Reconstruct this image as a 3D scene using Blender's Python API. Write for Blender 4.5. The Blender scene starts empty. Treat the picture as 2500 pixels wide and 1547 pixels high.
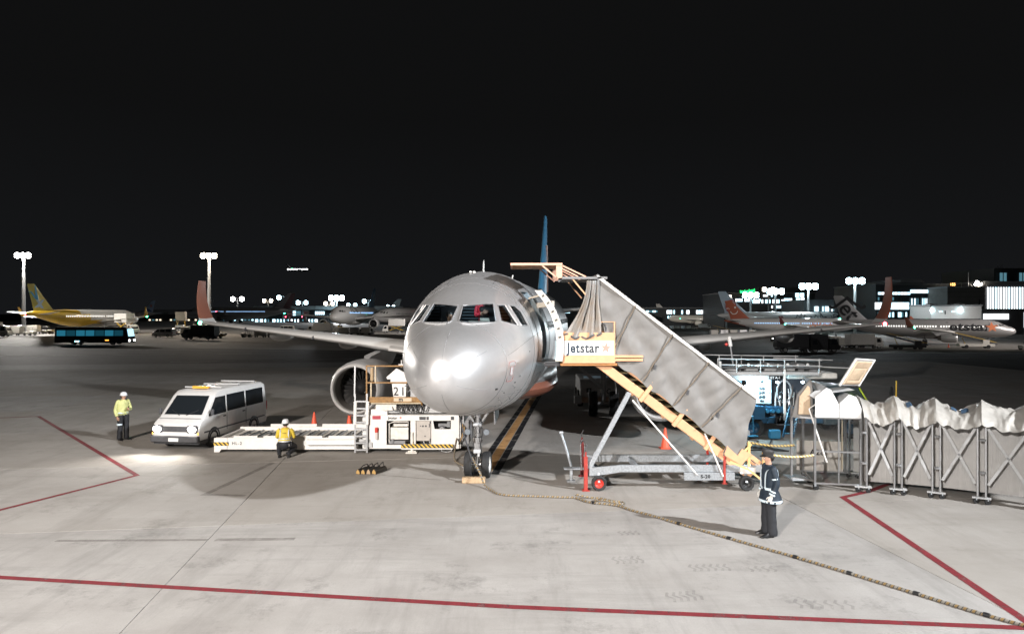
import bpy, bmesh, math, random
from mathutils import noise as mnoise
from mathutils import Vector, Matrix, Euler
random.seed(7)
SC = bpy.context.scene
COL = SC.collection
PI = math.pi
V = Vector

# ------------------------------------------------------------------ camera, sky, floodlights, exposure
CAM_H = 4.66
cd = bpy.data.cameras.new('camera')
cd.sensor_width = 36.0
cd.lens = 36.0 * 1719 / 2500
cd.shift_y = -0.0026
cd.clip_start = 0.1
cd.clip_end = 6000
cam = bpy.data.objects.new('camera', cd)
COL.objects.link(cam)
cam.location = (0, 0, CAM_H)
cam.rotation_euler = (math.radians(90), 0, 0)
SC.camera = cam

world = bpy.data.worlds.new('World')
SC.world = world
world.use_nodes = True
wn = world.node_tree
bg = wn.nodes['Background']
tcw = wn.nodes.new('ShaderNodeTexCoord'); sxy = wn.nodes.new('ShaderNodeSeparateXYZ'); rmp = wn.nodes.new('ShaderNodeValToRGB')
wn.links.new(tcw.outputs['Generated'], sxy.inputs['Vector']); wn.links.new(sxy.outputs['Z'], rmp.inputs['Fac']); wn.links.new(rmp.outputs['Color'], bg.inputs['Color'])
rmp.color_ramp.elements[0].position = 0.0; rmp.color_ramp.elements[0].color = (.0080, .0086, .0096, 1)      # faint town glow on the horizon
rmp.color_ramp.elements[1].position = .26; rmp.color_ramp.elements[1].color = (.0050, .0051, .0053, 1)
bg.inputs['Strength'].default_value = 1.0

def spot(name, loc, target, power, col, angle, radius, blend=0.35):
    ld = bpy.data.lights.new(name, 'SPOT')
    ld.energy = power
    ld.color = col
    ld.spot_size = math.radians(angle)
    ld.spot_blend = blend
    ld.shadow_soft_size = radius
    o = bpy.data.objects.new(name, ld)
    COL.objects.link(o)
    o.location = loc
    o.rotation_euler = (V(target) - V(loc)).to_track_quat('-Z', 'Y').to_euler()
    return o

# two apron floodlights behind the photographer reflect on the nose, then two added lamps
spot('floodlight', (36, -4, 25), (-1, 11, 0), 185000, (0.94, 0.97, 1.0), 58, 0.7, 1.0)
spot('floodlight', (-18, -21, 14.5), (-4, 12, 0), 105000, (1.0, 0.97, 0.94), 52, 0.5, 1.0)
spot('floodlight', (-20, -26, 29), (-11, 13, 0), 84000, (1.0, 0.87, 0.75), 50, 1.5, 1.0)  # high warm fill added for the ground in the first lamp's shadow
spot('floodlight', (96, 70, 22), (2.3, 50, 8.8), 150000, (0.95, 0.98, 1.0), 13, 0.6, 0.6)  # added off to the right, out of view, to brighten the tail fin

SC.view_settings.view_transform = 'Standard'
SC.view_settings.look = 'None'
SC.view_settings.exposure = 0.0
SC.view_settings.gamma = 1.0
SC.view_settings.use_curve_mapping = False
SC.render.engine = 'CYCLES'
SC.cycles.use_denoising = True
SC.cycles.max_bounces = 6
SC.cycles.transparent_max_bounces = 12
SC.cycles.caustics_reflective = False
SC.cycles.caustics_refractive = False
SC.cycles.sample_clamp_indirect = 3.0

# ------------------------------------------------------------------ helpers
def rnd(a, b): return random.uniform(a, b)

def basis(w, up=V((0, 0, 1))):
    w = V(w).normalized()
    if abs(w.dot(up)) > 0.99: up = V((0, 1, 0))
    u = up.cross(w).normalized()
    return u, w.cross(u).normalized(), w

ORG = V((0, 0, 0))
def origin(x=0, y=0, z=0):
    """shapes below are given in world metres; a thing's empty stands at this point"""
    global ORG; ORG = V((x, y, z)); return tuple(ORG)

class MB:
    """collects shapes, then links them as ONE mesh object"""
    def __init__(s): s.v = []; s.f = []; s.m = []; s.mi = 0
    def mat(s, i): s.mi = i; return s
    def add(s, vs, fs):
        n = len(s.v)
        s.v += [tuple(p) for p in vs]
        s.f += [tuple(i + n for i in f) for f in fs]
        s.m += [s.mi] * len(fs)
        return s
    def box(s, c, d, rot=None):
        x, y, z = d[0] / 2, d[1] / 2, d[2] / 2
        vs = [V((a * x, b * y, e * z)) for a in (-1, 1) for b in (-1, 1) for e in (-1, 1)]
        if rot is not None:
            R = rot if isinstance(rot, Matrix) else Euler(rot).to_matrix()
            vs = [R @ p for p in vs]
        return s.add([p + V(c) for p in vs], [(0, 1, 3, 2), (4, 6, 7, 5), (0, 4, 5, 1), (2, 3, 7, 6), (0, 2, 6, 4), (1, 5, 7, 3)])
    def bb(s, x0, x1, y0, y1, z0, z1): return s.box(((x0 + x1) / 2, (y0 + y1) / 2, (z0 + z1) / 2), (x1 - x0, y1 - y0, z1 - z0))
    def bar(s, a, b, w, h=None, up=V((0, 0, 1))):
        a, b = V(a), V(b); h = h or w
        u, v, d = basis(b - a, V(up))
        vs = []
        for p in (a, b):
            for i, j in ((-1, -1), (1, -1), (1, 1), (-1, 1)): vs.append(p + u * (i * w / 2) + v * (j * h / 2))
        return s.add(vs, [(3, 2, 1, 0), (4, 5, 6, 7), (0, 1, 5, 4), (1, 2, 6, 5), (2, 3, 7, 6), (3, 0, 4, 7)])
    def cyl(s, a, b, r0, r1=None, n=12, caps=True):
        a, b = V(a), V(b); r1 = r0 if r1 is None else r1
        u, v, d = basis(b - a)
        A = [a + (u * math.cos(2 * PI * k / n) + v * math.sin(2 * PI * k / n)) * r0 for k in range(n)]
        B = [b + (u * math.cos(2 * PI * k / n) + v * math.sin(2 * PI * k / n)) * r1 for k in range(n)]
        fs = [(k, (k + 1) % n, n + (k + 1) % n, n + k) for k in range(n)]
        if caps: fs += [tuple(range(n - 1, -1, -1)), tuple(range(n, 2 * n))]
        return s.add(A + B, fs)
    def tube(s, pts, r, n=8, closed=False):
        pts = [V(p) for p in pts]; N = len(pts); rings = []
        u = None
        for i, p in enumerate(pts):
            if closed: d = pts[(i + 1) % N] - pts[i - 1]
            else: d = pts[min(i + 1, N - 1)] - pts[max(i - 1, 0)]
            d.normalize()
            if u is None: u = basis(d)[0]
            u = (u - d * u.dot(d)); u.normalize()
            w = d.cross(u)
            rr = r[i] if isinstance(r, (list, tuple)) else r
            rings.append([p + (u * math.cos(2 * PI * k / n) + w * math.sin(2 * PI * k / n)) * rr for k in range(n)])
        return s.loft(rings, not closed, not closed, wrap=closed)
    def loft(s, rings, capa=True, capb=True, wrap=False, close=True):
        n = len(rings[0]); R = len(rings)
        vs = [p for r in rings for p in r]; fs = []
        for i in range(R if wrap else R - 1):
            j = (i + 1) % R
            for k in range(n if close else n - 1):
                l = (k + 1) % n
                fs.append((i * n + k, i * n + l, j * n + l, j * n + k))
        if capa: fs.append(tuple(range(n - 1, -1, -1)))
        if capb: fs.append(tuple((R - 1) * n + k for k in range(n)))
        return s.add(vs, fs)
    def lathe(s, prof, o=(0, 0, 0), axis=(0, 0, 1), n=24, capa=False, capb=False):
        u, v, d = basis(axis); o = V(o)
        rings = [[o + d * h + (u * math.cos(2 * PI * k / n) + v * math.sin(2 * PI * k / n)) * max(r, 1e-4) for k in range(n)] for r, h in prof]
        return s.loft(rings, capa, capb)
    def prism(s, poly, o, u, v, w, d):
        """polygon in the (u, v) plane through o, pushed by d along w"""
        o, u, v, w = V(o), V(u), V(v), V(w); n = len(poly)
        A = [o + u * a + v * b for a, b in poly]; B = [p + w * d for p in A]
        fs = [(k, (k + 1) % n, n + (k + 1) % n, n + k) for k in range(n)] + [tuple(range(n - 1, -1, -1)), tuple(range(n, 2 * n))]
        return s.add(A + B, fs)
    def ball(s, c, r, sc=(1, 1, 1), nu=12, nv=8):
        rings = []
        for i in range(nv + 1):
            t = PI * i / nv
            rings.append([V(c) + V((r * sc[0] * max(math.sin(t), .01) * math.cos(2 * PI * k / nu), r * sc[1] * max(math.sin(t), .01) * math.sin(2 * PI * k / nu), -r * sc[2] * math.cos(t))) for k in range(nu)])
        return s.loft(rings)
    def quad(s, a, b, c, d): return s.add([a, b, c, d], [(0, 1, 2, 3)])
    def grid(s, fn, nu, nv):
        vs = [fn(i / nu, j / nv) for j in range(nv + 1) for i in range(nu + 1)]
        return s.add(vs, [(j * (nu + 1) + i, j * (nu + 1) + i + 1, (j + 1) * (nu + 1) + i + 1, (j + 1) * (nu + 1) + i) for j in range(nv) for i in range(nu)])
    def build(s, name, mats, parent=None, loc=None, rot=None, bev=0, smooth=35, fix=True, label=None):
        me = bpy.data.meshes.new(name)
        me.from_pydata([tuple(V(p) - ORG) for p in s.v], [], s.f)
        for p, i in zip(me.polygons, s.m): p.material_index = i
        if not isinstance(mats, (list, tuple)): mats = [mats]
        for m in mats: me.materials.append(m)
        bm = bmesh.new(); bm.from_mesh(me)
        if fix: bmesh.ops.recalc_face_normals(bm, faces=bm.faces)
        if bev:
            es = [e for e in bm.edges if len(e.link_faces) == 2 and e.calc_face_angle(0) > 0.6]
            bmesh.ops.bevel(bm, geom=es, offset=bev, segments=1, affect='EDGES', clamp_overlap=True)
        bm.to_mesh(me); bm.free()
        if smooth:
            me.polygons.foreach_set('use_smooth', [True] * len(me.polygons))
            me.set_sharp_from_angle(angle=math.radians(smooth))
        o = bpy.data.objects.new(name, me)
        COL.objects.link(o)
        if parent is not None: o.parent = parent
        else: o.location = ORG
        if loc is not None: o.location = loc
        if rot is not None: o.rotation_euler = rot
        if label: o['label'] = label
        return o

def tag(o, label=None, cat=None, group=None, kind=None):
    if label: o['label'] = label
    if cat: o['category'] = cat
    if group: o['group'] = group
    if kind: o['kind'] = kind
    return o

def thing(name, label, cat, loc=(0, 0, 0), rz=0, group=None):
    o = bpy.data.objects.new(name, None)
    COL.objects.link(o)
    o.empty_display_size = .2
    o.location = loc
    o.rotation_euler = (0, 0, rz)
    return tag(o, label, cat, group)

def dup(root, loc, rz, label=None, group=None):
    kids = {}
    for ob in COL.objects: kids.setdefault(ob.parent, []).append(ob)
    r = root.copy(); COL.objects.link(r); r.location = loc; r.rotation_euler = (0, 0, rz)
    if label: r['label'] = label
    if group: r['group'] = group
    def rec(src, dst):
        for ch in kids.get(src, ()):
            c = ch.copy(); COL.objects.link(c); c.parent = dst
            rec(ch, c)
    rec(root, r)
    return r

def inst(src, parent, loc=None, rot=None):
    c = src.copy(); COL.objects.link(c); c.parent = parent
    if loc is not None: c.location = loc
    if rot is not None: c.rotation_euler = rot
    return c

def text_mesh(txt, size, bold=0.0, shear=0.0, extrude=0.002, space=1.0, sx=1.0):
    cu = bpy.data.curves.new('lettering', 'FONT')
    cu.body = txt; cu.size = size; cu.offset = bold; cu.shear = shear; cu.extrude = extrude; cu.space_character = space
    cu.align_x = 'CENTER'; cu.align_y = 'CENTER'
    cu.resolution_u = 4
    o = bpy.data.objects.new('tmp', cu); COL.objects.link(o)
    me = bpy.data.meshes.new_from_object(o.evaluated_get(bpy.context.evaluated_depsgraph_get()))
    bpy.data.objects.remove(o); bpy.data.curves.remove(cu)
    if sx != 1.0:
        for v in me.vertices: v.co.x *= sx
    return me

def text(name, txt, size, m, parent, at, u, v, bold=0.0, **k):
    """flat lettering in the plane (u right, v up) centred on origin"""
    me = text_mesh(txt, size, bold, **k)
    me.materials.clear(); me.materials.append(m)
    u, v = V(u).normalized(), V(v).normalized(); w = u.cross(v)
    M = Matrix((u, v, w)).transposed().to_4x4(); M.translation = V(at) - ORG
    me.transform(M)
    o = bpy.data.objects.new(name, me); COL.objects.link(o)
    if parent is not None: o.parent = parent
    return o

# ------------------------------------------------------------------ materials
MATS = {}
def mat(name, col, rough=.5, metal=0., coat=0., noise=0., nscale=6., bump=0., bscale=40., emit=0., spec=.5, alpha=1., trans=0., col2=None, dirt=0.):
    if name in MATS: return MATS[name]
    m = bpy.data.materials.new(name); MATS[name] = m
    m.use_nodes = True
    nt = m.node_tree; N = nt.nodes; L = nt.links
    b = N['Principled BSDF']
    c4 = (*col, 1)
    b.inputs['Base Color'].default_value = c4
    b.inputs['Roughness'].default_value = rough
    b.inputs['Metallic'].default_value = metal
    b.inputs['Coat Weight'].default_value = coat
    b.inputs['Coat Roughness'].default_value = .06
    b.inputs['Specular IOR Level'].default_value = spec
    if emit:
        b.inputs['Emission Color'].default_value = c4
        b.inputs['Emission Strength'].default_value = emit
    if alpha < 1: b.inputs['Alpha'].default_value = alpha
    if trans: b.inputs['Transmission Weight'].default_value = trans
    tc = N.new('ShaderNodeTexCoord')
    if noise or col2:
        nz = N.new('ShaderNodeTexNoise'); nz.inputs['Scale'].default_value = nscale; nz.inputs['Detail'].default_value = 6; nz.inputs['Roughness'].default_value = .65
        L.new(tc.outputs['Object'], nz.inputs['Vector'])
        mx = N.new('ShaderNodeMix'); mx.data_type = 'RGBA'
        mx.inputs['A'].default_value = tuple(min(1, x * (1 + noise)) for x in col) + (1,)
        mx.inputs['B'].default_value = (*col2, 1) if col2 else tuple(x * (1 - noise) for x in col) + (1,)
        mr = N.new('ShaderNodeMapRange'); mr.inputs['From Min'].default_value = .32; mr.inputs['From Max'].default_value = .68
        L.new(nz.outputs['Fac'], mr.inputs['Value'])
        L.new(mr.outputs['Result'], mx.inputs['Factor'])
        L.new(mx.outputs['Result'], b.inputs['Base Color'])
        rr = N.new('ShaderNodeMapRange'); rr.inputs['To Min'].default_value = max(.02, rough - .08); rr.inputs['To Max'].default_value = min(1, rough + .12)
        L.new(nz.outputs['Fac'], rr.inputs['Value']); L.new(rr.outputs['Result'], b.inputs['Roughness'])
    if bump:
        bn = N.new('ShaderNodeTexNoise'); bn.inputs['Scale'].default_value = bscale; bn.inputs['Detail'].default_value = 4
        L.new(tc.outputs['Object'], bn.inputs['Vector'])
        bp = N.new('ShaderNodeBump'); bp.inputs['Strength'].default_value = bump; bp.inputs['Distance'].default_value = .02
        L.new(bn.outputs['Fac'], bp.inputs['Height']); L.new(bp.outputs['Normal'], b.inputs['Normal'])
    return m

def glass(name, tint, refl=.12, rough=.02, dark=.85):
    """thin pane: tinted see-through with a mirror coat"""
    if name in MATS: return MATS[name]
    m = bpy.data.materials.new(name); MATS[name] = m
    m.use_nodes = True
    nt = m.node_tree; N = nt.nodes; L = nt.links
    N.remove(N['Principled BSDF'])
    t = N.new('ShaderNodeBsdfTransparent'); t.inputs['Color'].default_value = (*tint, 1)
    g = N.new('ShaderNodeBsdfGlossy'); g.inputs['Roughness'].default_value = rough
    f = N.new('ShaderNodeFresnel'); f.inputs['IOR'].default_value = 1.5
    a = N.new('ShaderNodeMath'); a.operation = 'ADD'; a.inputs[1].default_value = refl * .4
    L.new(f.outputs['Fac'], a.inputs[0])
    mx = N.new('ShaderNodeMixShader')
    L.new(a.outputs['Value'], mx.inputs['Fac']); L.new(t.outputs['BSDF'], mx.inputs[1]); L.new(g.outputs['BSDF'], mx.inputs[2])
    L.new(mx.outputs['Shader'], N['Material Output'].inputs['Surface'])
    return m

WHITE = mat('white paint', (.74, .72, .69), .42, noise=.08, nscale=3, coat=.15)
WHITE2 = mat('worn white paint', (.70, .67, .62), .5, noise=.16, nscale=5)
LGREY = mat('light grey paint', (.45, .45, .45), .5, noise=.12)
GREY = mat('grey paint', (.22, .22, .225), .5, noise=.12)
DGREY = mat('dark grey paint', (.06, .06, .065), .55, noise=.2)
BLACK = mat('black paint', (.014, .014, .015), .5)
RUBBER = mat('rubber', (.016, .016, .017), .72, noise=.25, nscale=20)
GALV = mat('galvanised steel', (.52, .55, .58), .42, metal=.75, noise=.22, nscale=22)
ALU = mat('brushed aluminium', (.40, .40, .405), .40, metal=.85, noise=.12, nscale=12)
CHROME = mat('polished metal', (.75, .76, .78), .16, metal=1.)
ORANGE = mat('orange paint', (.66, .37, .21), .45, noise=.08, nscale=4, coat=.1)
RED = mat('red paint', (.58, .045, .03), .45, noise=.12)
BLUE = mat('blue paint', (.012, .065, .125), .4, noise=.12)
CONE = mat('cone plastic', (.78, .11, .05), .5, noise=.08)
YELLOW = mat('yellow paint', (.72, .46, .06), .5, noise=.12)
BROWNRAIL = mat('rusty yellow rail', (.30, .16, .05), .55, noise=.3, nscale=9)
INK = mat('black lettering', (.012, .013, .016), .6)
NAVYINK = mat('navy lettering', (.016, .03, .05), .6)
ORANGEINK = mat('orange mark', (.70, .22, .10), .6)
REDINK = mat('red lettering', (.60, .05, .06), .6)
PALEINK = mat('faded pink star', (.46, .27, .22), .6)
SKIN = mat('skin', (.52, .30, .21), .55, noise=.06, nscale=30)
HAIR = mat('black hair', (.012, .010, .009), .5)
LAMP = mat('white lamp', (1, .96, .9), emit=18.)
LAMPC = mat('cool lamp', (.72, .90, 1.), emit=26.)

# ------------------------------------------------------------------ ground
def ss(a, b, x):
    t = min(max((x - a) / (b - a), 0), 1)
    return t * t * (3 - 2 * t)
def gz(x, y): return (-2.4 * ss(62, 150, y) - 1.8 * ss(180, 480, y)) * ss(-120, 25, x)

def ground_mat(name, base, second, scale, rough, spec, cracks=False, tint=0.):
    m = bpy.data.materials.new(name); MATS[name] = m
    m.use_nodes = True
    nt = m.node_tree; N = nt.nodes; L = nt.links; b = N['Principled BSDF']
    geo = N.new('ShaderNodeNewGeometry')
    def noise(sc, detail=6, stretch=None, rough=.6):
        n = N.new('ShaderNodeTexNoise'); n.inputs['Scale'].default_value = sc; n.inputs['Detail'].default_value = detail; n.inputs['Roughness'].default_value = rough
        if stretch:
            mp = N.new('ShaderNodeMapping'); mp.inputs['Scale'].default_value = stretch[:3]; mp.inputs['Rotation'].default_value = (0, 0, stretch[3])
            L.new(geo.outputs['Position'], mp.inputs['Vector']); L.new(mp.outputs['Vector'], n.inputs['Vector'])
        else: L.new(geo.outputs['Position'], n.inputs['Vector'])
        return n.outputs['Fac']
    def rng(v, a, b_, c, d):
        r = N.new('ShaderNodeMapRange'); r.inputs['From Min'].default_value = a; r.inputs['From Max'].default_value = b_; r.inputs['To Min'].default_value = c; r.inputs['To Max'].default_value = d
        L.new(v, r.inputs['Value']); return r.outputs['Result']
    def mixc(f, a, b_, mode='MIX'):
        x = N.new('ShaderNodeMix'); x.data_type = 'RGBA'; x.blend_type = mode
        if isinstance(f, float): x.inputs['Factor'].default_value = f
        else: L.new(f, x.inputs['Factor'])
        for k, q in (('A', a), ('B', b_)):
            if isinstance(q, tuple): x.inputs[k].default_value = (*q, 1)
            else: L.new(q, x.inputs[k])
        return x.outputs['Result']
    c = mixc(rng(noise(scale, 9, None, .68), .36, .64, 0, 1), base, second)
    dk = tuple(x * .45 for x in base)
    c = mixc(rng(noise(1.0, 9, (1, .13, 1, .5), .74), .50, .72, 0, .62), c, dk)     # long tyre and broom streaks
    c = mixc(rng(noise(1.0, 9, (.16, 1.3, 1, -.15), .74), .51, .74, 0, .58), c, dk)
    c = mixc(rng(noise(.55, 11, None, .82), .54, .66, 0, .85), c, dk)                 # oil and grease patches
    c = mixc(rng(noise(34, 4, None, .8), .3, .75, 0, .38), c, tuple(x * .55 for x in base))
    c = mixc(rng(noise(7, 8, None, .8), .66, .74, 0, .55), c, tuple(x * .3 for x in base))   # aggregate grain
    if tint:
        oi = N.new('ShaderNodeObjectInfo')
        c = mixc(rng(oi.outputs['Random'], 0, 1, 0, tint), c, tuple(x * y for x, y in zip(base, (.74, .68, .60))))
    L.new(c, b.inputs['Base Color'])
    L.new(rng(noise(2.5), .3, .7, rough - .12, rough + .1), b.inputs['Roughness'])
    b.inputs['Specular IOR Level'].default_value = spec
    bp = N.new('ShaderNodeBump'); bp.inputs['Strength'].default_value = .22; bp.inputs['Distance'].default_value = .01
    L.new(noise(38, 5), bp.inputs['Height']); L.new(bp.outputs['Normal'], b.inputs['Normal'])
    return m

CONC = ground_mat('apron concrete', (.38, .365, .350), (.285, .270, .256), .35, .8, .03, tint=.55)
JOINT = ground_mat('joint filler', (.045, .042, .04), (.03, .03, .03), 2, .8, .3)
ASPH = ground_mat('taxiway asphalt', (.030, .026, .024), (.021, .019, .018), .08, .8, .04)
FARC = ground_mat('far apron concrete', (.30, .28, .26), (.22, .205, .19), .03, .8, .04)

def ground():
    # one sheet to the horizon: asphalt taxiway, concrete apron beyond it
    ys = [-70, -20, 4, 30, 60, 66, 75, 90, 105, 112, 130, 150, 180, 220, 280, 360, 500, 800, 1400, 3000]
    xs = [-2500, -900, -500, -300, -200, -150, -120, -90, -60, -40, -20, 0, 25, 50, 80, 120, 180, 260, 400, 800, 2500]
    mb = MB()
    for j in range(len(ys) - 1):
        mb.mat(1 if ys[j] >= 112 else 0)
        for i in range(len(xs) - 1):
            q = [(xs[i], ys[j]), (xs[i + 1], ys[j]), (xs[i + 1], ys[j + 1]), (xs[i], ys[j + 1])]
            mb.add([(x, y, gz(x, y) - .05) for x, y in q], [(0, 1, 2, 3)])
    tag(mb.build('ground', [ASPH, FARC]), kind='structure')
    ap = thing('concrete_apron', None, None); tag(ap, kind='structure')
    J0 = V((-6.42, 15.55, 0)); a = math.radians(7.4)
    u = V((math.cos(a), math.sin(a), 0)); v = V((-math.sin(a), math.cos(a), 0)); S = 6.75
    mb = MB(); P = [J0 + u * (i * S) + v * (j * S) for i, j in ((-6, -5), (7, -5), (7, 8), (-6, 8))]
    mb.add([(p.x, p.y, -.022) for p in P], [(0, 1, 2, 3)])
    mb.build('joint_filler', JOINT, ap)
    g = .009
    for i in range(-6, 7, 2):
        for j in range(-3, 7):
            o = J0 + u * (i * S) + v * (j * S)
            q = [o + u * g + v * g, o + u * (2 * S - g) + v * g, o + u * (2 * S - g) + v * (S - g), o + u * g + v * (S - g)]
            c = sum(q, V()) / 4
            if abs(c.x) > 15 + .78 * max(c.y, 0) or c.y < 4: continue
            m = MB(); dz = rnd(-.0015, .0015)
            m.add([(p.x, p.y, dz - .02 * k) for k in (0, 1) for p in q], [(0, 1, 2, 3), (0, 4, 5, 1), (1, 5, 6, 2), (2, 6, 7, 3), (3, 7, 4, 0)])
            m.build('concrete_slab', CONC, ap, smooth=0)
ground()

def stripe(mb, pts, w, z=.006, closed=False):
    pts = [V((p[0], p[1], z)) for p in pts]; L = []; R = []
    for i, p in enumerate(pts):
        d0 = (p - pts[i - 1]).normalized() if i else (pts[1] - p).normalized()
        d1 = (pts[i + 1] - p).normalized() if i < len(pts) - 1 else d0
        n = V((-(d0 + d1).y, (d0 + d1).x, 0)).normalized()
        k = w / 2 / max(.3, n.dot(V((-d0.y, d0.x, 0))))
        L.append(p + n * k); R.append(p - n * k)
    return mb.add(L + R, [(len(pts) + i, len(pts) + i + 1, i + 1, i) for i in range(len(pts) - 1)])

def paint_mat(name, col, wear=.5, scale=3., top=1.):
    m = mat(name, col, .75, noise=.15, nscale=2., spec=.06)
    nt = m.node_tree; N = nt.nodes; L = nt.links; b = N['Principled BSDF']
    tc = N.new('ShaderNodeNewGeometry'); nz = N.new('ShaderNodeTexNoise'); nz.inputs['Scale'].default_value = scale; nz.inputs['Detail'].default_value = 9; nz.inputs['Roughness'].default_value = .75
    L.new(tc.outputs['Position'], nz.inputs['Vector'])
    mr = N.new('ShaderNodeMapRange'); mr.inputs['From Min'].default_value = .36; mr.inputs['From Max'].default_value = .52; mr.inputs['To Min'].default_value = top * (1 - wear); mr.inputs['To Max'].default_value = top
    L.new(nz.outputs['Fac'], mr.inputs['Value']); L.new(mr.outputs['Result'], b.inputs['Alpha'])
    return m
P_RED = paint_mat('worn red line paint', (.17, .030, .036), .4)
P_YEL = paint_mat('worn yellow line paint', (.39, .22, .095), .3)
P_BLK = paint_mat('worn black line paint', (.018, .018, .02), .75, 1.6)
P_OLD = paint_mat('ground off line ghost', (.18, .16, .145), .6, 3., .36)
P_WHT = paint_mat('white line paint', (.62, .60, .56), .5)
ms = MB()
stripe(ms, [(-12.5, 12.95), (-9.07, 12.48), (0, 11.22), (7.61, 10.47), (10.5, 10.2)], .15)
tag(ms.build('red_line', P_RED, smooth=0), kind='structure')
ms = MB(); stripe(ms, [(-30, 29.4), (-21.63, 32.17), (-10.86, 20.38), (-13.2, 14.1)], .15)
tag(ms.build('red_line', P_RED, smooth=0), kind='structure')
ms = MB(); stripe(ms, [(12.5, 21.2), (9.35, 18.5), (8.43, 17.94), (7.82, 10.75), (7.7, 9.3)], .16)
tag(ms.build('red_line', P_RED, smooth=0), kind='structure')
ya = V((-.78, 20.6)); yd = V((.104, .9946))
for nm, off, w, m in (('yellow_line', 0, .30, P_YEL), ('black_line_border', -.29, .22, P_BLK), ('black_line_border', .29, .22, P_BLK)):
    ms = MB(); n = V((yd.y, -yd.x)) * off
    stripe(ms, [ya + n, ya + yd * 40 + n], w)
    tag(ms.build(nm, m, smooth=0), kind='structure')
ms = MB()
stripe(ms, [(-7.51, 22.07), (-7.95, 18.21), (-6.85, 18.12)], .17, .004)
stripe(ms, [(-6.14, 14.56), (-4.51, 14.62)], .17, .004); stripe(ms, [(-9.4, 14.5), (-6.3, 14.56)], .12, .004)
tag(ms.build('ghost_line', P_OLD, smooth=0), kind='structure')
for pts, w in (([(-60, 58), (-40, 61), (-28, 66)], .3), ([(-34, 70), (-22, 74), (-12, 80)], .25), ([(-90, 74), (-60, 80), (-34, 92)], .3), ([(14, 40.5), (40, 41.5), (70, 39)], .15), ([(12, 52), (40, 50), (80, 46)], .15),
               ([(16, 46), (30, 45.5)], .12), ([(-110, 101), (-50, 103), (-10, 104)], .3), ([(20, 68), (32, 69)], .25), ([(40, 78), (52, 80)], .25)):
    ms = MB(); q = [V((p[0], p[1])) for p in pts]
    ms2 = stripe(ms, q, w, 0)
    ms.v = [(x, y, gz(x, y) - .035) for x, y, z in ms.v]
    tag(ms.build('white_taxi_line', P_WHT, smooth=0), kind='structure')

# tread prints and scuffs left on the concrete
P_SCUFF = paint_mat('tyre scuff', (.12, .11, .105), 1., 3.5, .17)
def scuffs(cx, cy, n, step, ang, ln):
    d = V((math.cos(ang), math.sin(ang))); e = V((-d.y, d.x)); mb = MB()
    for i in range(n):
        p = V((cx, cy)) + d * (i * step)
        stripe(mb, [p + e * (-ln * .5), p + e * (-ln * .15) + d * .05, p + e * (ln * .15) - d * .03, p + e * (ln * .5) + d * .04], .05, .003)
    tag(mb.build('tyre_scuff', P_SCUFF, smooth=0), kind='structure')
for a in ((1.95, 13.35, 5, .12, .1, .4), (3.3, 12.95, 6, .13, .05, .36), (4.35, 12.9, 4, .14, 0, .3), (2.6, 11.6, 5, .12, .2, .4), (4.6, 11.35, 6, .16, -.05, .36), (2.3, 15.0, 4, .12, .1, .3)): scuffs(*a)

def crease(p, f=1.0, amp=1.0):
    """cloth creasing: ridged noise, in metres"""
    v = V(p) * f
    a = abs(mnoise.noise(v)); b = abs(mnoise.noise(v * 2.3 + V((7, 3, 1)))); c = mnoise.noise(v * .6 + V((1, 9, 4)))
    return amp * ((.5 - a * 1.6) + .45 * (.5 - b * 1.6) + .8 * c)

def cloth_ring(mb, rows, n=30, sub=4, amp=.012, seed=0., f=7.):
    """garment from elliptical rows (centre, half width, half depth), smoothed and creased"""
    cs = catmull([r[0] for r in rows], sub); ab = catmull([(r[1], r[2], 0) for r in rows], sub); R = []
    for i, (c, h) in enumerate(zip(cs, ab)):
        r = []
        for k in range(n):
            t = 2 * PI * k / n; d = V((math.cos(t), math.sin(t), 0)); p = V(c) + V((h.x * d.x, h.y * d.y, 0))
            r.append(p + d * crease((p.x, p.y, p.z * .55 + seed), f, amp))
        R.append(r)
    return mb.loft(R)
def catmull(P, k=8):
    P = [V(p) for p in P]; out = []
    for i in range(len(P) - 1):
        a, b, c, d = P[max(i - 1, 0)], P[i], P[i + 1], P[min(i + 2, len(P) - 1)]
        for j in range(k):
            t = j / k; out.append(.5 * ((2 * b) + (c - a) * t + (2 * a - 5 * b + 4 * c - d) * t * t + (3 * b - a - 3 * c + d) * t**3))
    return out + [P[-1]]
def creased(mb, amp=.010, f=9., seed=0.):
    """crease a tube-like garment in place"""
    c = sum((V(p) for p in mb.v), V()) / len(mb.v)
    mb.v = [tuple(V(p) + V((p[0] - c.x, p[1] - c.y, 0)).normalized() * crease((p[0], p[1] + seed, p[2] * .6), f, amp)) for p in mb.v]
    return mb

# ------------------------------------------------------------------ airliners
def pchip(P):
    x = [p[0] for p in P]; y = [p[1] for p in P]; n = len(x)
    h = [x[i + 1] - x[i] for i in range(n - 1)]; d = [(y[i + 1] - y[i]) / h[i] for i in range(n - 1)]
    m = [0.] * n; m[0] = d[0]; m[-1] = d[-1]
    for i in range(1, n - 1):
        if d[i - 1] * d[i] > 0:
            a, b = 2 * h[i] + h[i - 1], h[i] + 2 * h[i - 1]; m[i] = (a + b) / (a / d[i - 1] + b / d[i])
    def f(t):
        t = min(max(t, x[0]), x[-1]); i = 0
        while i < n - 2 and t > x[i + 1]: i += 1
        u = (t - x[i]) / h[i]
        return (2 * u**3 - 3 * u * u + 1) * y[i] + (u**3 - 2 * u * u + u) * h[i] * m[i] + (-2 * u**3 + 3 * u * u) * y[i + 1] + (u**3 - u * u) * h[i] * m[i + 1]
    return f
ZC = 3.87
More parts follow.
